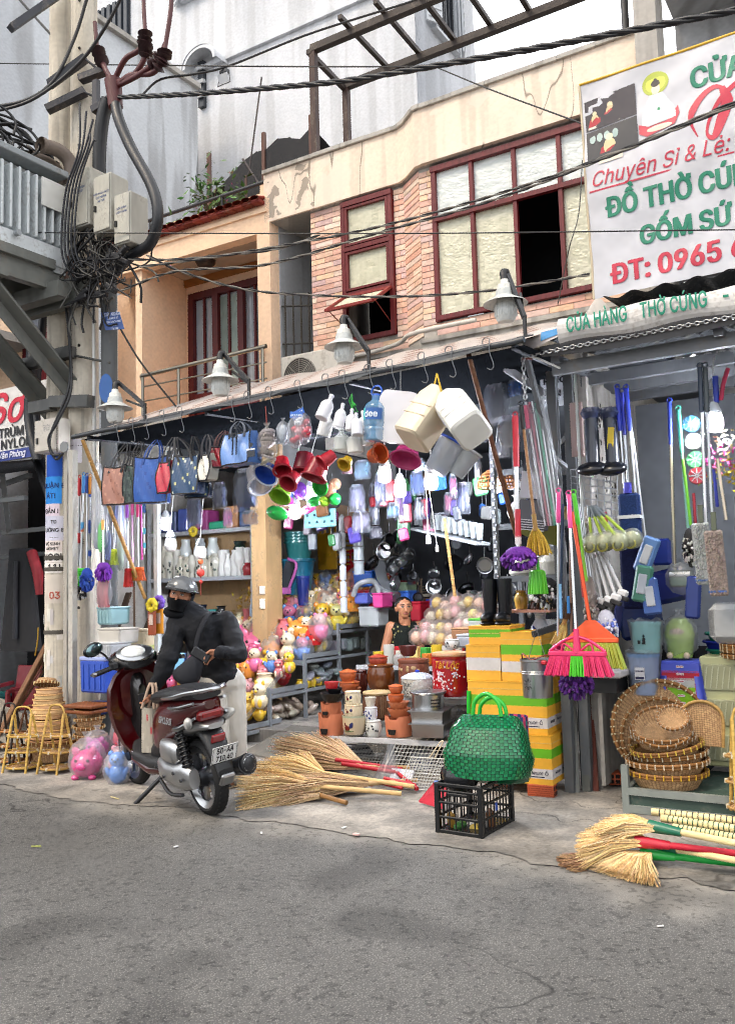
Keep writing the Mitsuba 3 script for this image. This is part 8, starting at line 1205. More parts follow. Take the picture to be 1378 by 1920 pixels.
for i in range(11):
 r_=.205-.009*i;z=.2+.046*i;k=TH('bamboo_steamer',f'pale bamboo sieve ring in the stack before the noticed pole, {ORDW[i]} from the bottom','sieve');R=RY(ru(-.04,.04))@RX(ru(-.04,.04));p=V([-7.05+ru(-.012,.012),5.62,z])
 PT(k,'hoop',MB(jit('c8a478',14),.6).lathe([(r_*.96,-.005),(r_,0),(r_+.004,.035),(r_-.004,.04),(r_*.9,.03)],p,30,R),'bamboo');PT(k,'lip',MB(jit('b08a5c',14),.6).lathe([(r_+.002,.03),(r_+.012,.036),(r_+.002,.044)],p,30,R),'bamboo');PT(k,'mesh',MB('a88458',.7).lathe([(r_*.94,.02),(0,.02)],p,24,R),'bamboo')
k=wicker('bamboo_basket','tilted yellow basket topping the tall stack','basket',(-7.05,5.6,.80),.11,.06,RX(2.9)@RY(.15),'cdbb88',n=24)
wicker('bamboo_basket','dark and white lashed basket at the foot of the tall stack','basket',(-6.95,5.6,.03),.24,.2,np.eye(3),'b0a070',n=30)
for i in range(5):wicker('bamboo_basket',f'small lashed basket stacked beside the grey posts, {ORDW[i]} from the bottom','basket',(-6.62+.02*(i%2),5.72,.12+.075*i),.15-.005*i,.09,RY(ru(-.08,.08)),'b8ac88',n=26)
for i in range(2):ON('wooden_tray',['brown wooden tray below the blue box','second brown wooden tray below the blue box'][i],'tray',MB('6a3c20',.5).box((-6.62,5.72,.5+.05*i),(.36,.3,.03),RZ(.1*i),bev=.008),'wood',smooth=0)
for lab,c,w,h,yaw,cs in(('dark wire legged bamboo shelf at the left edge',(-7.36,5.42,0),.26,.5,.2,('2a2420','8a5a30')),('pale bamboo shelf second from the left edge',(-6.98,5.28,0),.32,.5,.35,('b0904a','a08040')),('bamboo shelf third from the left edge',(-6.62,5.36,0),.3,.52,.2,('a88848','9a7840')),('brown bamboo shelf behind the pale one',(-7.15,5.5,0),.3,.48,.1,('4a3020','7a5030'))):ladder_shelf(lab,c,w,h,yaw,cs)
for lab,p,s,c,kd in(('bright pink pig money box in film on the pavement left of the scooter',(-6.15,5.3,.01),.26,'c0407a','pig'),('magenta pig money box in film behind the bright pink one',(-6.25,5.5,.12),.2,'b04a9a','pig'),('coral red money box in film on top behind the pink ones',(-6.0,5.62,.2),.25,'b8384a','jar'),('pale pink money box in film beside the blue one',(-5.85,5.4,.02),.2,'c08090','bear'),('blue money box in film next to the scooter front wheel',(-5.72,5.25,.01),.2,'4a7ac0','bear'),('yellow topped money box in film behind the blue one',(-5.8,5.55,.15),.18,'c0a040','bear')):figurine(lab,p,s,kd,c,jit(c,20),yaw=.5,wrapd=True)
k=TH('tarpaulin','beige tarpaulin slumped on the ground at the left edge','tarpaulin');PT(k,'sheet',MB('7a756c',.8).surf([[V([-8.9+u*1.6,5.75+v*.9,max(.01,.5*(1-u)*sin(v*2.2+.5)+.04*sin(u*14+v*9))])for v in np.linspace(0,1,10)]for u in np.linspace(0,1,16)]))
k=TH('cardboard_sheets','brown cardboard sheets leaning by the noticed pole','cardboard');[PT(k,'sheet',MB(jit('6a4e38',10),.8).bar((-8.35+.06*i,6.0-.06*i,.05),(-7.98+.03*i,6.35,.85+.1*i),.14,.012),smooth=0)for i in range(5)];PT(k,'cord',MB('a8842a',.5).tube(spl([(-8.0,6.2,.95),(-7.9,6.15,1.1),(-7.85,6.12,1.25)],8),.008,5))
k=TH('plastic_armchair','dark red plastic armchair in the neighbour shop','chair');PT(k,'back',MB('5a1820',.4).box((-8.65,6.6,.55),(.4,.03,.5),RX(-.15),bev=.01),smooth=0);PT(k,'seat',MB('5a1820',.4).box((-8.68,6.4,.34),(.42,.4,.03),bev=.01),smooth=0);[PT(k,'arm',MB('5a1820',.4).bar((-8.68+q,6.2,.55),(-8.68+q,6.6,.6),.04),smooth=0)for q in(-.22,.22)];[PT(k,'leg',MB('5a1820',.4).bar((-8.68+q,6.22+e,0),(-8.68+q,6.22+e,.55),.04),smooth=0)for q in(-.2,.2)for e in(0,.36)]
bin_box('teal tub on the floor of the neighbour shop',(-9.05,6.3,.0,.35,.5),'1a4a4a',rib=False)
k=TH('hanging_jacket','dark jacket with a red sleeve hanging in the neighbour shop','jacket');PT(k,'body',MB('17181c',.8).surf([[V([-8.95+.34*sin(a)*(.6+.5*(1-v)),6.75-.1*cos(a),.95+v*1.2])for v in np.linspace(0,1,6)]for a in np.linspace(-1.5,1.5,16)]));PT(k,'sleeve',MB('7a1c24',.7).tube([(-8.72,6.7,2.1),(-8.58,6.68,1.85),(-8.55,6.68,1.6)],[.06,.06,.04],8));PT(k,'fold',MB('24252a',.8).tube([(-8.9,6.63,2.0),(-8.9,6.62,1.1)],.03,6))
k=TH('striped_cloth','navy and white striped cloth hanging behind the pole','cloth');PT(k,'cloth',MB().surf([[V([-8.35+u*.3,6.7+.02*sin(u*12),1.45+v*.45+.1*u])for v in np.linspace(0,1,15)]for u in np.linspace(0,1,6)],qc=lambda i,j:'8a8a92' if j%3==0 else '1a1e3a'),smooth=0)
for i in range(8):ON('wooden_board',f'dark timber board leaning deep in the neighbour shop, {ORDW[i]} from the left','board',MB(jit('3a2c22',10),.8).bar((-9.6+i*.19,7.4,.02),(-9.5+i*.2,8.0,1.0+.3*(i%3)),.13,.02),'wood',smooth=0)
for i,(p,s,c,lab)in enumerate((((-5.316,4.849,.012),(.09,.012,.004),'b0a070','pale straw splinter by the side stand'),((-4.784,3.723,.004),(.06,.012,.004),'9aa04a','yellow green leaf on the road'),((-3.968,4.109,.004),(.04,.02,.006),'b0b0b0','white scrap of paper on the road'),((-3.088,4.796,.01),(.05,.025,.012),'b0908a','pinkish scrap at the pavement edge'),((-1.07,4.166,.004),(.03,.012,.004),'b8b8b4','tiny white scrap low on the road'),((-3.254,4.908,.01),(.035,.02,.006),'a8a8a4','white paper scrap before the left broom pile'),((-3.677,4.582,.006),(.03,.015,.005),'b0b0ac','white fleck on the road edge'))):ON('litter',lab,'litter',MB(c,.7).box(V(p)+(0,0,s[2]/2),s,RZ(i*.9)@RY(.1),bev=.002),smooth=0)
#  scooter
sc=TH('motor_scooter','dark red parked scooter leaning on its side stand at the road edge','scooter')
SO,SH=V([-4.33,4.84,0]),math.atan2(.5,-1.23);SR=RZ(SH)@RX(-.13)
def S(x,y,z):return SO+SR@V([x,y,z])
MAR,SIL,BK='38060c','b0b2b4','101114'
scene['lacquer']=pr(COL,.18,specular=.6,clearcoat=1.0,clearcoat_gloss=.97)
def loft(mb,st,n=20,e=2.6,caps=True):
 """rings (x, y0, zc, half width, half height) in local scooter space"""
 P=[]
 for x,y,z,w,h in st:P.append([S(x,y+w*np.sign(cos(a))*abs(cos(a))**(2/e),z+h*np.sign(sin(a))*abs(sin(a))**(2/e))for a in np.arange(n)*2*pi/n])
 P=V(P);mb.surf(P,cv=True)
 if caps:
  for q in(0,-1):mb.add(np.vstack([P[q],P[q].mean(0)[None]]),[[i,(i+1)%n,n]for i in range(n)])
 return mb
def wheel(nm,x,R_=.27,w=.055,steer=0.):
 k=PT(sc,nm,MB('0e0f11',.75).lathe([(R_-.06,-w*.75),(R_-.04,-w),(R_-.015,-w*.75),(R_,-w*.25),(R_,w*.25),(R_-.015,w*.75),(R_-.04,w),(R_-.06,w*.75)],S(x,0,R_),44,SR@RZ(steer)@RX(pi/2),crease=60))
 for q in np.arange(44)*pi/22:PT(k,'tread',MB('08090a',.8).box(S(x+(R_-.006)*cos(q),0,R_+(R_-.006)*sin(q)),(.012,w*1.2,.016),SR@RY(-q)),smooth=0)if nm=='rear_wheel' else None
 PT(k,'rim',MB('c0c2c4',.25).lathe([(R_-.1,-w*.5),(R_-.055,-w*.85),(R_-.065,0),(R_-.055,w*.85),(R_-.1,w*.5),(R_-.09,0),(R_-.1,-w*.5)],S(x,0,R_),40,SR@RZ(steer)@RX(pi/2)),'metal')
 for i in range(5):
  a=i*1.2566
  for d in(-.16,.16):PT(k,'spoke',MB('a4a6aa',.3).bar(S(x+.05*cos(a),0,R_+.05*sin(a)),S(x+(R_-.075)*cos(a+d),0,R_+(R_-.075)*sin(a+d)),.022,.03),'metal',smooth=0)
 PT(k,'hub',MB('4a4c50',.35).lathe([(0,-.07),(.06,-.07),(.07,0),(.06,.07),(0,.07)],S(x,0,R_),18,SR@RX(pi/2)),'metal');PT(k,'brake_disc',MB('7a7c80',.3).lathe([(.06,.062),(.11,.062),(.11,.066),(.06,.066)],S(x,0,R_),28,SR@RX(pi/2)),'metal');return k
wheel('rear_wheel',0);wheel('front_wheel',1.34,.27,.05)
PT(sc,'rear_body',loft(MB(MAR,.2),[(-.21,0,.80,.04,.03),(-.17,0,.79,.1,.06),(-.05,0,.75,.15,.1),(.15,0,.69,.165,.14),(.35,0,.63,.16,.17),(.5,0,.56,.145,.2),(.6,0,.50,.12,.2),(.66,0,.46,.08,.16)],24),'lacquer')
PT(sc,'under_seat',loft(MB(BK,.5),[(.0,0,.62,.1,.06),(.3,0,.52,.12,.1),(.55,0,.42,.13,.12),(.68,0,.36,.12,.1)],16));PT(sc,'seat',loft(MB('1a1b1e',.45),[(-.2,0,.87,.1,.03),(-.1,0,.88,.135,.05),(.1,0,.865,.145,.055),(.28,0,.85,.15,.05),(.45,0,.82,.14,.05),(.6,0,.79,.1,.045),(.67,0,.76,.05,.03)],22));PT(sc,'seat_seam',MB('060607',.5).tube([S(x,.143,z)for x,z in((-.1,.875),(.1,.86),(.3,.845),(.5,.81))],.004,4))
for s in(-1,1):
 PT(sc,'grab_rail',MB('b4b6b8',.22).tube(spl([S(.2,s*.16,.84),S(0,s*.18,.87),S(-.15,s*.15,.9),S(-.25,s*.08,.91),S(-.26,0,.91)],20),[.022]*20,8,sq=.7),'metal');PT(sc,'trim_strip',MB('a0a2a4',.25).tube(spl([S(.12,s*.166,.78),S(-.05,s*.165,.8),S(-.2,s*.12,.83)],12),.012,6),'metal')
 PT(sc,'turn_signal',MB('a8a8a4',.15).ell(S(-.13,s*.145,.69),(.1,.03,.04),SR@RZ(s*-.35)@RY(.35),12),'glaze');PT(sc,'chrome_wing',MB('8a8c8e',.2).tube(spl([S(.1,s*.165,.63),S(-.05,s*.16,.66),S(-.2,s*.12,.73)],10),[.012,.02,.02,.022,.022,.022,.02,.018,.014,.01],6),'metal')
PT(sc,'tail_light',MB('5a0a0e',.12).box(S(-.19,0,.73),(.05,.2,.07),SR@RY(-.3),bev=.02),'glaze',smooth=0);PT(sc,'tail_lens',MB('7a1418',.12).box(S(-.22,0,.735),(.01,.14,.035),SR@RY(-.3),bev=.004),'glaze',smooth=0);PT(sc,'rear_cowl',loft(MB('b4b6b8',.34),[(-.26,0,.66,.06,.02),(-.17,0,.66,.12,.04),(.0,0,.62,.13,.05),(.1,0,.58,.1,.04)],16),'metal')
PT(sc,'rear_fender',loft(MB(BK,.45),[(-.32,0,.34,.06,.03),(-.28,0,.44,.075,.06),(-.22,0,.54,.085,.07),(-.15,0,.61,.09,.05),(0,0,.62,.09,.03)],14));PT(sc,'red_reflector',MB('6a0c10',.2).box(S(-.27,0,.575),(.02,.1,.06),SR@RY(-.55),bev=.004),'glaze',smooth=0)
PR=SR@RY(-.5);pc=S(-.335,0,.475);Rp=np.stack([SR@V([0,-1.,0]),PR@V([0,0,1.]),PR@V([-1.,0,0])],1)
pl_=PT(sc,'licence_plate',MB('cfcfcc',.4).box(pc,(.19,.14,.004),Rp,bev=.002),smooth=0);PT(pl_,'border',MB('1a1a1a',.4).tube([pc+Rp@V([a*.09,b*.065,.004])for a,b in((-1,-1),(1,-1),(1,1),(-1,1))],.0025,4,closed=True))
for t,y in(('50-AA',.012),('710.40',-.052)):PT(pl_,'lettering',MB('15161a',.5).text(t,.045,Rp,pc+Rp@V([0,y,.003]),anchor='c',w=.13,depth=.002,bold=True),kind='stuff',smooth=0)
PT(sc,'mud_flap',MB('a0a2a4',.2).box(S(-.325,0,.30),(.03,.1,.1),SR@RY(-.7),bev=.02),'metal',smooth=0)
en=PT(sc,'engine_cover',loft(MB('b8babc',.34),[(-.06,.12,.29,.04,.07),(.02,.14,.30,.05,.1),(.15,.145,.29,.05,.085),(.3,.14,.29,.05,.075),(.42,.13,.31,.05,.085),(.5,.12,.31,.03,.06)],18),'metal');PT(sc,'air_box',loft(MB('c4c6c8',.36),[(.08,.14,.46,.03,.05),(.12,.15,.46,.05,.085),(.3,.15,.46,.05,.085),(.36,.14,.46,.03,.06)],14),'metal');PT(sc,'engine_block',MB('2a2b2e',.5).box(S(.3,.0,.33),(.5,.2,.18),SR,bev=.03),smooth=0)
for x in(.0,.12,.3,.42):PT(en,'bolt',MB('5a5c60',.3).lathe([(.012,0),(.012,.012),(0,.014)],S(x,.19,.29+.05*sin(x*20)),8,SR@RX(-pi/2)),'metal')
a,b=S(-.02,.13,.3),S(.06,.13,.64);d=b-a;Lq=np.linalg.norm(d);Rq=frame(d);PT(sc,'shock_absorber',MB('1a1b1d',.4).tube([a,b],.022,10));PT(sc,'shock_spring',MB('17181a',.35).tube([a+Rq@V([.036*cos(t),.036*sin(t),Lq*(.18+.72*t/50.3)])for t in np.linspace(0,50.3,150)],.0085,5))
PT(sc,'muffler',MB('17181b',.35).tube(spl([S(.45,-.14,.22),S(.2,-.17,.25),S(-.1,-.19,.3),S(-.26,-.2,.34)],16),np.linspace(.03,.075,16),12));PT(sc,'muffler_guard',MB('26272a',.35).ell(S(-.27,-.2,.345),(.03,.065,.07),SR,14));PT(sc,'muffler_ring',MB('b4b6b8',.2).tube([S(-.285,-.2+.045*cos(a),.345+.05*sin(a))for a in np.arange(16)*.3927],.006,5,closed=True),'metal')
sd=PT(sc,'side_stand',MB('1c1d20',.4).tube([S(.52,.12,.22),S(.66,.3,.04)],.016,8));PT(sd,'foot',MB('1c1d20',.4).box(S(.67,.32,.03),(.12,.06,.012),SR@RX(.13),bev=.004),smooth=0);PT(sc,'centre_stand',MB('1c1d20',.4).tube(spl([S(.5,.14,.2),S(.3,.16,.14),S(.1,.15,.16)],8),.014,6))
PT(sc,'floorboard',loft(MB('1c1d20',.55),[(.5,0,.32,.15,.05),(.65,0,.31,.17,.05),(.95,0,.33,.17,.045),(1.05,0,.38,.16,.05)],16,4));PT(sc,'lower_skirt',loft(MB(MAR,.2),[(.48,0,.27,.12,.05),(.7,0,.25,.165,.05),(1.0,0,.29,.16,.05),(1.1,0,.34,.12,.05)],18,3),'lacquer')
shp=[(1.0,.34,.16),(1.08,.42,.2),(1.13,.55,.235),(1.15,.7,.255),(1.14,.85,.24),(1.11,.95,.19),(1.07,1.02,.12)]
def shield(off,sc_):return[[S(x+off-.045*abs(u)**2,u*w*sc_,z)for u in np.linspace(-1,1,15)]for x,z,w in shp]
PT(sc,'inner_shield',MB(MAR,.15).surf(shield(-.03,.97)));PT(sc,'front_shield',MB(MAR,.2).surf(shield(.03,1.0)[::1]).surf([[p,q]for p,q in zip([r[0]for r in shield(-.03,.97)],[r[0]for r in shield(.03,1)])]).surf([[p,q]for p,q in zip([r[-1]for r in shield(-.03,.97)],[r[-1]for r in shield(.03,1)])]),'lacquer')
PT(sc,'inner_panel',loft(MB('0f0d0f',.2),[(1.0,0,.62,.04,.24),(1.05,0,.66,.07,.28),(1.1,0,.68,.09,.28)],18,3),'lacquer');PT(sc,'key_panel',MB('232428',.35).box(S(.995,0,.74),(.02,.09,.09),SR,bev=.01),smooth=0);PT(sc,'front_cowl',loft(MB(MAR,.2),[(1.07,0,.8,.15,.2),(1.17,0,.72,.14,.24),(1.28,0,.66,.1,.2),(1.36,0,.6,.05,.12)],20),'lacquer');PT(sc,'front_fender',loft(MB(MAR,.2),[(1.08,0,.5,.05,.03),(1.2,0,.57,.075,.05),(1.34,0,.6,.08,.05),(1.5,0,.55,.075,.05),(1.63,0,.42,.05,.03)],16),'lacquer')
for s in(-1,1):PT(sc,'fork',MB('7a7c80',.3).tube([S(1.34,s*.075,.29),S(1.2,s*.075,.66)],.02,8),'metal')
PT(sc,'handlebar_cowl',loft(MB('131417',.4),[(.98,0,1.03,.1,.04),(1.05,0,1.05,.19,.07),(1.13,0,1.05,.2,.08),(1.2,0,1.02,.13,.07)],20));PT(sc,'headlight_cowl',loft(MB(MAR,.2),[(1.12,0,1.08,.17,.07),(1.2,0,1.05,.17,.09),(1.27,0,1.02,.12,.07),(1.31,0,1.0,.06,.04)],20),'lacquer');ds=PT(sc,'dashboard',MB('a8aaac',.25).ell(S(1.05,0,1.105),(.11,.16,.03),SR@RY(-.55),18),'metal');PT(ds,'dial',MB('c0c2c0',.2).ell(S(1.035,.02,1.122),(.075,.1,.025),SR@RY(-.55),16),'glaze');PT(sc,'headlight',MB('a8b0b4',.1).ell(S(1.28,0,1.02),(.04,.1,.05),SR,14),'glaze')
for s in(-1,1):
 PT(sc,'grip',MB('0f1012',.6).tube([S(1.03,s*.2,1.03),S(.98,s*.36,1.01)],.02,10));PT(sc,'bar_end',MB('b4b6b8',.25).tube([S(.98,s*.36,1.01),S(.975,s*.385,1.008)],.018,10),'metal');PT(sc,'lever',MB('8a8c90',.3).tube(spl([S(1.07,s*.2,1.02),S(1.07,s*.28,1.01),S(1.04,s*.38,1.0)],8),.008,6),'metal');PT(sc,'switch_pod',MB('131417',.4).box(S(1.03,s*.19,1.04),(.07,.06,.06),SR,bev=.012),smooth=0)
 m=PT(sc,'mirror',MB('0e0f11',.3).ell(S(1.0,s*.35,1.2),(.025,.09,.055),SR@RZ(s*.25)@RX(s*-.2),14));PT(m,'glass',MB('6a8286',.05).ell(S(.985,s*.345,1.2),(.014,.078,.045),SR@RZ(s*.25)@RX(s*-.2),14),'metal');PT(m,'stem',MB('101113',.35).tube(spl([S(1.04,s*.2,1.06),S(1.05,s*.25,1.14),S(1.01,s*.31,1.18)],8),.008,6))
for t,p,h in(('SH150i',S(.33,.168,.66),.045),):PT(sc,'lettering',MB('b4b6b8',.25).text(t,h,np.stack([SR@V([-1.,0,0])*1.0,SR@nrm(V([0,-.16,1.])),SR@nrm(V([0,1.,.16]))],1),p+SR@V([.0,.0,0]),shear=.25,depth=.003),'metal',kind='stuff',smooth=0)
k=TH('shopping_bag','small printed cloth bag hanging from the hook before the scooter seat','bag');c=S(.78,.06,.53);PT(k,'pouch',MB('8a8478',.8).surf([[c+V([.07*cos(a),.05*sin(a)+.01*sin(3*a+z),z*.17])for z in np.linspace(-1,1,8)]for a in np.arange(20)*pi/10],cu=True,qc=lambda i,j:['8a8478','9a9488','9a3a40','8e887c'][(i*3+j*5)%4]if(i+j)%5==0 else '8d877b'),smooth=0);PT(k,'strap',MB('a08a78',.8).tube(spl([c+(-.06,-.03,.16),c+(.02,-.01,.36),c+(.06,-.02,.16)],10),.012,5).tube(spl([c+(-.05,.03,.16),c+(.03,.02,.36),c+(.05,.03,.16)],10),.012,5))
#  people
import manifold3d as mf
def flesh(bones,edge=.02,it=8,grow=0.):
 """one smooth surface round bones (p, r, q, s)"""
 ms=[]
 for p,r,q,s in bones:
  A=mf.Manifold.sphere(r+grow,14).translate([float(x)for x in p]);B_=mf.Manifold.sphere(s+grow,14).translate([float(x)for x in q]);ms.append(mf.Manifold.batch_hull([A,B_]))
 m=mf.Manifold.batch_boolean(ms,mf.OpType.Add).refine_to_length(edge).to_mesh();t=trimesh.Trimesh(m.vert_properties[:,:3],m.tri_verts,process=True);trimesh.smoothing.filter_taubin(t,iterations=it);return t
def hand(w,d,n,up,s,curl=.8):
 """finger bones: wrist w, pointing d, palm normal n; thumb to side up"""
 d,n=nrm(d),nrm(n);t=nrm(up);B_=[(w,.024*s,V(w)+d*.04*s+t*.012,.026*s),(V(w)+d*.03*s,.022*s,V(w)+d*.075*s+t*.025*s,.013*s),(V(w)+d*.03*s,.022*s,V(w)+d*.075*s-t*.025*s,.012*s)]
 for i,(o,L)in enumerate(((.03,.065),(.01,.075),(-.01,.07),(-.03,.055))):
  p=V(w)+d*.078*s+t*o*s;q=p+(d*cos(curl)+n*sin(curl))*L*.5*s;e=q+(d*cos(curl*2)+n*sin(curl*2))*L*.5*s;B_+=[(p,.0095*s,q,.0088*s),(q,.0088*s,e,.0075*s)]
 p=V(w)+d*.025*s+t*.03*s;q=p+nrm(d*.6+t*.7+n*.5)*.045*s;return B_+[(p,.013*s,q,.011*s),(q,.011*s,q+nrm(d*.8+n*.5)*.035*s,.009*s)]
def face(k,c,R,s,skin,lid='2a1c16',mouth='8a4a44',brow='1a1412'):
 g=lambda p:V(c)+R@(V(p)*s)
 for q in(-1,1):
  PT(k,'eye',MB('b8b4ac',.2).ell(g((q*.034,-.083,.012)),V([.015,.008,.008])*s,R,10));PT(k,'iris',MB('140e0c',.15).ell(g((q*.034,-.0905,.012)),V([.0065,.003,.0065])*s,R,8));PT(k,'eyelid',MB(lid,.6).tube(spl([g((q*.018,-.087,.016)),g((q*.034,-.092,.022)),g((q*.05,-.082,.015))],6),.0035*s,4));PT(k,'eyebrow',MB(brow,.8).tube(spl([g((q*.016,-.092,.036)),g((q*.036,-.093,.043)),g((q*.056,-.08,.036))],6),.004*s,4))
 if mouth:PT(k,'mouth',MB(mouth,.5).tube(spl([g((-.026,-.088,-.06)),g((0,-.097,-.058)),g((.026,-.088,-.06))],8),[.003*s]+[.006*s]*6+[.003*s],5))
def headb(c,R,s):g=lambda p:V(c)+R@(V(p)*s);return[(g((0,.01,.03)),.088*s,g((0,-.01,.01)),.082*s),(g((0,-.015,.0)),.078*s,g((0,-.035,-.07)),.045*s),(g((0,-.088,.005)),.008*s,g((0,-.105,-.03)),.014*s),(g((-.085,.01,0)),.018*s,g((-.082,.01,-.03)),.012*s),(g((.085,.01,0)),.018*s,g((.082,.01,-.03)),.012*s),(g((0,.02,-.06)),.055*s,g((0,.03,-.14)),.055*s)]
SK='9a6a52'
pn=TH('person','person in black hoodie, mask and grey helmet bending over the scooter seat','person')
hd,nk=V((-5.067,5.32,1.541)),V((-5.043,5.38,1.409));ch,pv=V((-4.95,5.44,1.259)),V((-4.859,5.55,.865));sR,sL=V((-5.08,5.3,1.31)),V((-4.786,5.56,1.314))
eR,wR,eL,wL=V((-5.026,5.14,1.042)),V((-5.128,5.06,.798)),V((-4.555,5.42,1.069)),V((-4.567,5.22,1.092))
hR,hL,kR,kL,aR,aL=V((-4.873,5.5,.814)),V((-4.807,5.62,.812)),V((-4.799,5.46,.429)),V((-4.735,5.58,.406)),V((-4.801,5.5,.071)),V((-4.737,5.6,.044))
aR[2]=aL[2]=.1;RHd=RZ(.5)@RY(.2)@RX(-.05)
arms=[(sR,.055,eR,.042),(eR,.042,wR,.027),(sL,.055,eL,.042),(eL,.042,wL,.027)];legs=[(hR,.085,kR,.058),(kR,.058,aR,.036),(hL,.085,kL,.058),(kL,.058,aL,.036)];torso=[(pv,.12,ch,.12),(ch,.1,sR,.06),(ch,.1,sL,.06),(ch,.09,nk,.06),(hR,.09,hL,.09),(pv,.11,hR,.09),(pv,.11,hL,.09)]
fdir=V([-.15,-.95,0]);feet=[(a_+(0,0,-.03),.036,a_+V([-.02,-.14,-.07]),.03)for a_ in(aR,aL)]+[(a_+(0,.03,-.06),.034,a_+V([-.02,-.14,-.07]),.03)for a_ in(aR,aL)]
handR=hand(wR,V([-.25,-.2,-.9]),V([-.6,-.6,0]),V([.5,-.8,0]),.92,.9);handL=hand(wL,V([-.85,-.5,-.15]),V([-.1,-.3,-.9]),V([0,-.4,.9]),.92,.7)
PT(pn,'body',MB(SK,.5).mesh(flesh(torso+arms+legs+feet+headb(hd,RHd,.98)+[(nk,.055,hd+(0,.02,-.05),.055)]+handR+handL,.016,8)),'skin')
scene['skin']=pr(COL,.5,specular=.35)
scene['cloth']=pr(COL,.9,specular=.15,sheen=.4)
JK=[(pv+(0,0,.05),.15,ch,.168),(ch,.15,sR,.085),(ch,.15,sL,.085),(ch+(0,0,.05),.13,nk,.1),(sR,.085,eR,.068),(eR,.08,wR,.05),(sL,.088,eL,.075),(eL,.075,wL,.048),(pv+(.0,0,.03),.155,pv,.14)]
t=flesh(JK,.02,10);v=V(t.vertices);t.vertices=v+V(t.vertex_normals)*(.05*(nfbm(v*V([9,9,14]),3,5)-.45))[:,None];PT(pn,'hoodie',MB('202124',.9).mesh(t),'cloth','loose black hooded sweatshirt')
for p_,q_,r_ in((wR,eR,.05),(wL,eL,.052)):
 d_=nrm(V(q_)-V(p_));PT(pn,'cuff',MB('18191c',.9).tube([V(p_)+d_*z for z in(.0,.015,.05,.07)],[r_*.8,r_*.95,r_*.98,r_*.9],12),'cloth')
TRS=[(hR,.12,kR,.095),(kR,.095,aR+(0,0,.0),.09),(hL,.12,kL,.095),(kL,.095,aL,.09),(hR,.13,hL,.13),(pv+(0,0,-.04),.14,(hR+hL)/2,.13)]
t=flesh(TRS,.022,8);v=V(t.vertices);t.vertices=v+V(t.vertex_normals)*(.026*(nfbm(v*V([9,9,3]),3,11)-.45))[:,None];PT(pn,'trousers',MB('a8a49c',.9).mesh(t),'cloth','wide off white trousers')
for a_ in(aR,aL):PT(pn,'slipper',MB('8a7a64',.7).ell(a_+V([-.015,-.07,-.085]),(.05,.13,.018),RZ(.1),12));PT(pn,'slipper_strap',MB('2a2622',.6).tube(spl([a_+V([-.06,-.11,-.08]),a_+V([-.02,-.12,-.03]),a_+V([.03,-.11,-.08])],8),.012,5))
g=lambda p:hd+RHd@V(p);face(pn,hd,RHd,.98,SK,mouth=None)
PT(pn,'mask',MB('0b0c0f',.9).surf([[g((.097*sin(a)*(1-.15*(z<-.08)),.02-.125*cos(a)*(1+.08*cos(a)*(z>-.08)),z))for z in(-.022,-.04,-.06,-.09,-.12)]for a in np.linspace(-1.75,1.75,18)]),'cloth')
PT(pn,'hood',MB('101114',.9).surf([[g((.108*sin(a)*sin(t),.02-.115*cos(a)*sin(t)*-1*1.05 if 0 else .03+.11*cos(a)*sin(t),.02+.12*cos(t)-(.06 if t>2.2 else 0)))for t in np.linspace(.1,2.6,12)]for a in np.linspace(-2.05,2.05,22)]),'cloth');PT(pn,'hood_neck',MB('101114',.9).tube([g((.085*cos(a),.025+.08*sin(a),-.135-.02*sin(a)*-1))for a in np.arange(20)*pi/10],.034,8,closed=True),'cloth')
hp=PT(pn,'helmet',MB('505254',.2).surf([[g((.128*sin(a)*sin(t),.02-.142*cos(a)*sin(t),.052+.115*cos(t)))for t in np.linspace(.02,1.6,12)]for a in np.arange(28)*2*pi/28],cu=True),'glaze','grey half shell helmet with a dark peak');PT(hp,'trim',MB('131416',.5).tube([g((.13*sin(a),.02-.144*cos(a),.05))for a in np.arange(28)*2*pi/28],.009,6,closed=True));PT(hp,'peak',MB('1a1b1d',.35).surf([[g((.125*sin(a),.02-.14*cos(a)-q*.06*cos(a),.052-q*.012))for q in(0,.5,1)]for a in np.linspace(-1.1,1.1,16)]));PT(hp,'snap',MB('3a3c3e',.4).box(g((-.06,-.115,.075)),(.05,.006,.014),RHd@RZ(-.45)),smooth=0)
PT(pn,'wallet',MB('15161a',.4).box(wL+V([-.085,-.05,-.01]),(.16,.03,.08),RZ(.5)@RY(.5),bev=.01),smooth=0)if 0 else None
ON('wallet','black wallet held in the hand of the person in the hoodie','wallet',MB('15161a',.4).box(wL+V([-.12,-.08,-.005]),(.15,.025,.075),RZ(.45)@RY(.55),bev=.008),smooth=0)
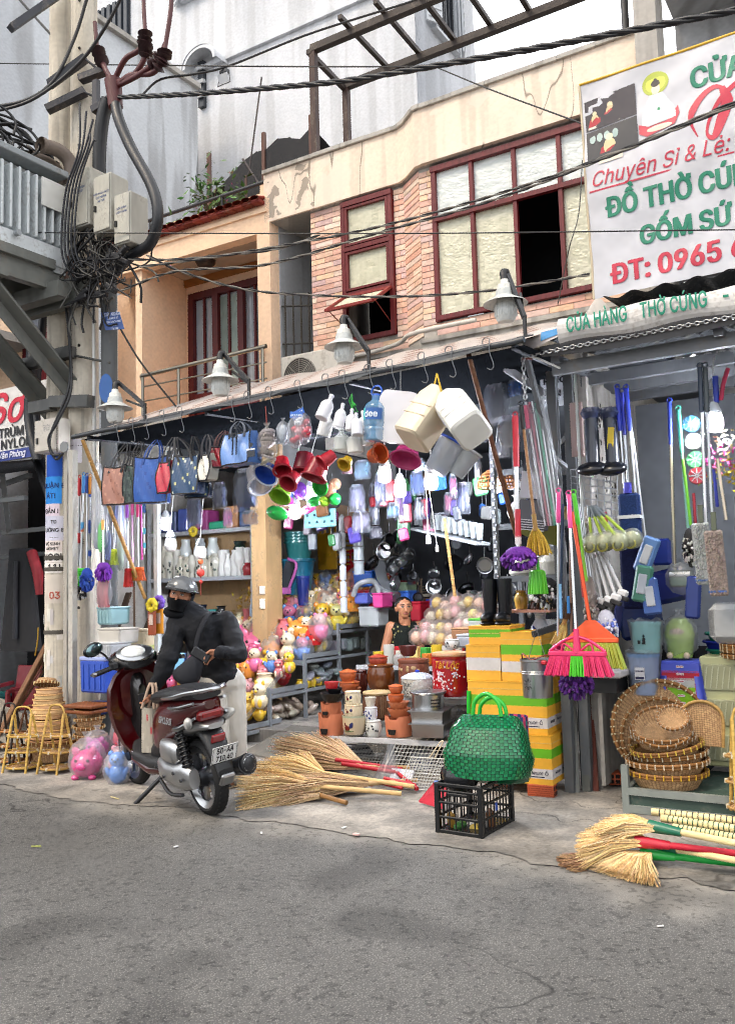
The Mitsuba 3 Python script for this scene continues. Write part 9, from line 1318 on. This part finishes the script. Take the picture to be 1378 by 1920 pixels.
k=TH('shoulder_bag','soft dark grey bag slung across the chest of the person','bag');c=V((-4.802,5.14,.948));Rb=RY(-.55);PT(k,'pouch',MB('2a2b2f',.85).surf([[c+Rb@V([.15*sin(t)*cos(a)*(1+.08*sin(6*a)),.07*sin(t)*sin(a),.1*cos(t)+.06*(cos(a)*sin(t))**2])for t in np.linspace(.05,3.1,12)]for a in np.arange(22)*2*pi/22],cu=True),'cloth');PT(k,'strap',MB('26272b',.8).tube(spl([c+(.08,-.01,.06),V((-4.782,5.18,1.108)),V((-4.766,5.22,1.279)),V((-4.787,5.35,1.399)),V((-4.905,5.6,1.391))],14),.025,6,sq=.35),'cloth')
wo=TH('person','woman in a dark patterned sleeveless top seated among the goods','person')
hc=V((-4.747,8.45,1.342));Rw=RZ(.75);b0=hc+V([-.06,.05,-.55]);shl,shr=hc+V([-.16,-.02,-.2]),hc+V([.1,.16,-.2]);cw=hc+V([-.03,.07,-.3]);e1=hc+V([-.22,-.1,-.52]);e2=hc+V([.14,.1,-.55])
PT(wo,'body',MB('a06c50',.5).mesh(flesh([(b0,.13,cw,.12),(cw,.1,shl,.055),(cw,.1,shr,.055),(cw,.08,hc+(0,.03,-.13),.05),(shl,.055,e1,.045),(e1,.045,e1+V([.16,-.16,-.06]),.03),(shr,.055,e2,.042),(e2,.042,e2+V([.1,-.18,-.04]),.03)]+hand(e1+V([.16,-.16,-.06]),(.6,-.6,0),(0,0,-1),(-.6,-.6,0),.9)+hand(e2+V([.1,-.18,-.04]),(.2,-.9,0),(0,0,-1),(-.9,-.2,0),.9)+headb(hc,Rw,1.0),.015,8)),'skin')
face(wo,hc,Rw,1.0,SK);t=flesh([(b0,.16,cw,.145),(cw,.12,shl*.8+cw*.2,.065),(cw,.12,shr*.8+cw*.2,.065)],.022,6);m=MB('1c1f1c',.85).mesh(t);m.c='1c1f1c';PT(wo,'top',m,'cloth')
for i in range(50):f_=rng.integers(len(t.faces));PT(wo,'print_dot',MB(['7a7440','5a5a44','8a8458'][i%3],.8).ell(t.triangles_center[f_],.012,None,5))if i<50 else None
PT(wo,'hair',MB('0e0d0e',.5).surf([[hc+Rw@V([.098*sin(a)*sin(t),.025-.098*cos(a)*sin(t),.025+.1*cos(t)])for t in np.linspace(.02,1.25+.75*(abs(a)>.95)*min(1,(abs(a)-.95)*2),10)]for a in np.linspace(-3.14,3.14,40)]).ell(hc+Rw@V([0,.12,-.06]),(.05,.05,.055)))
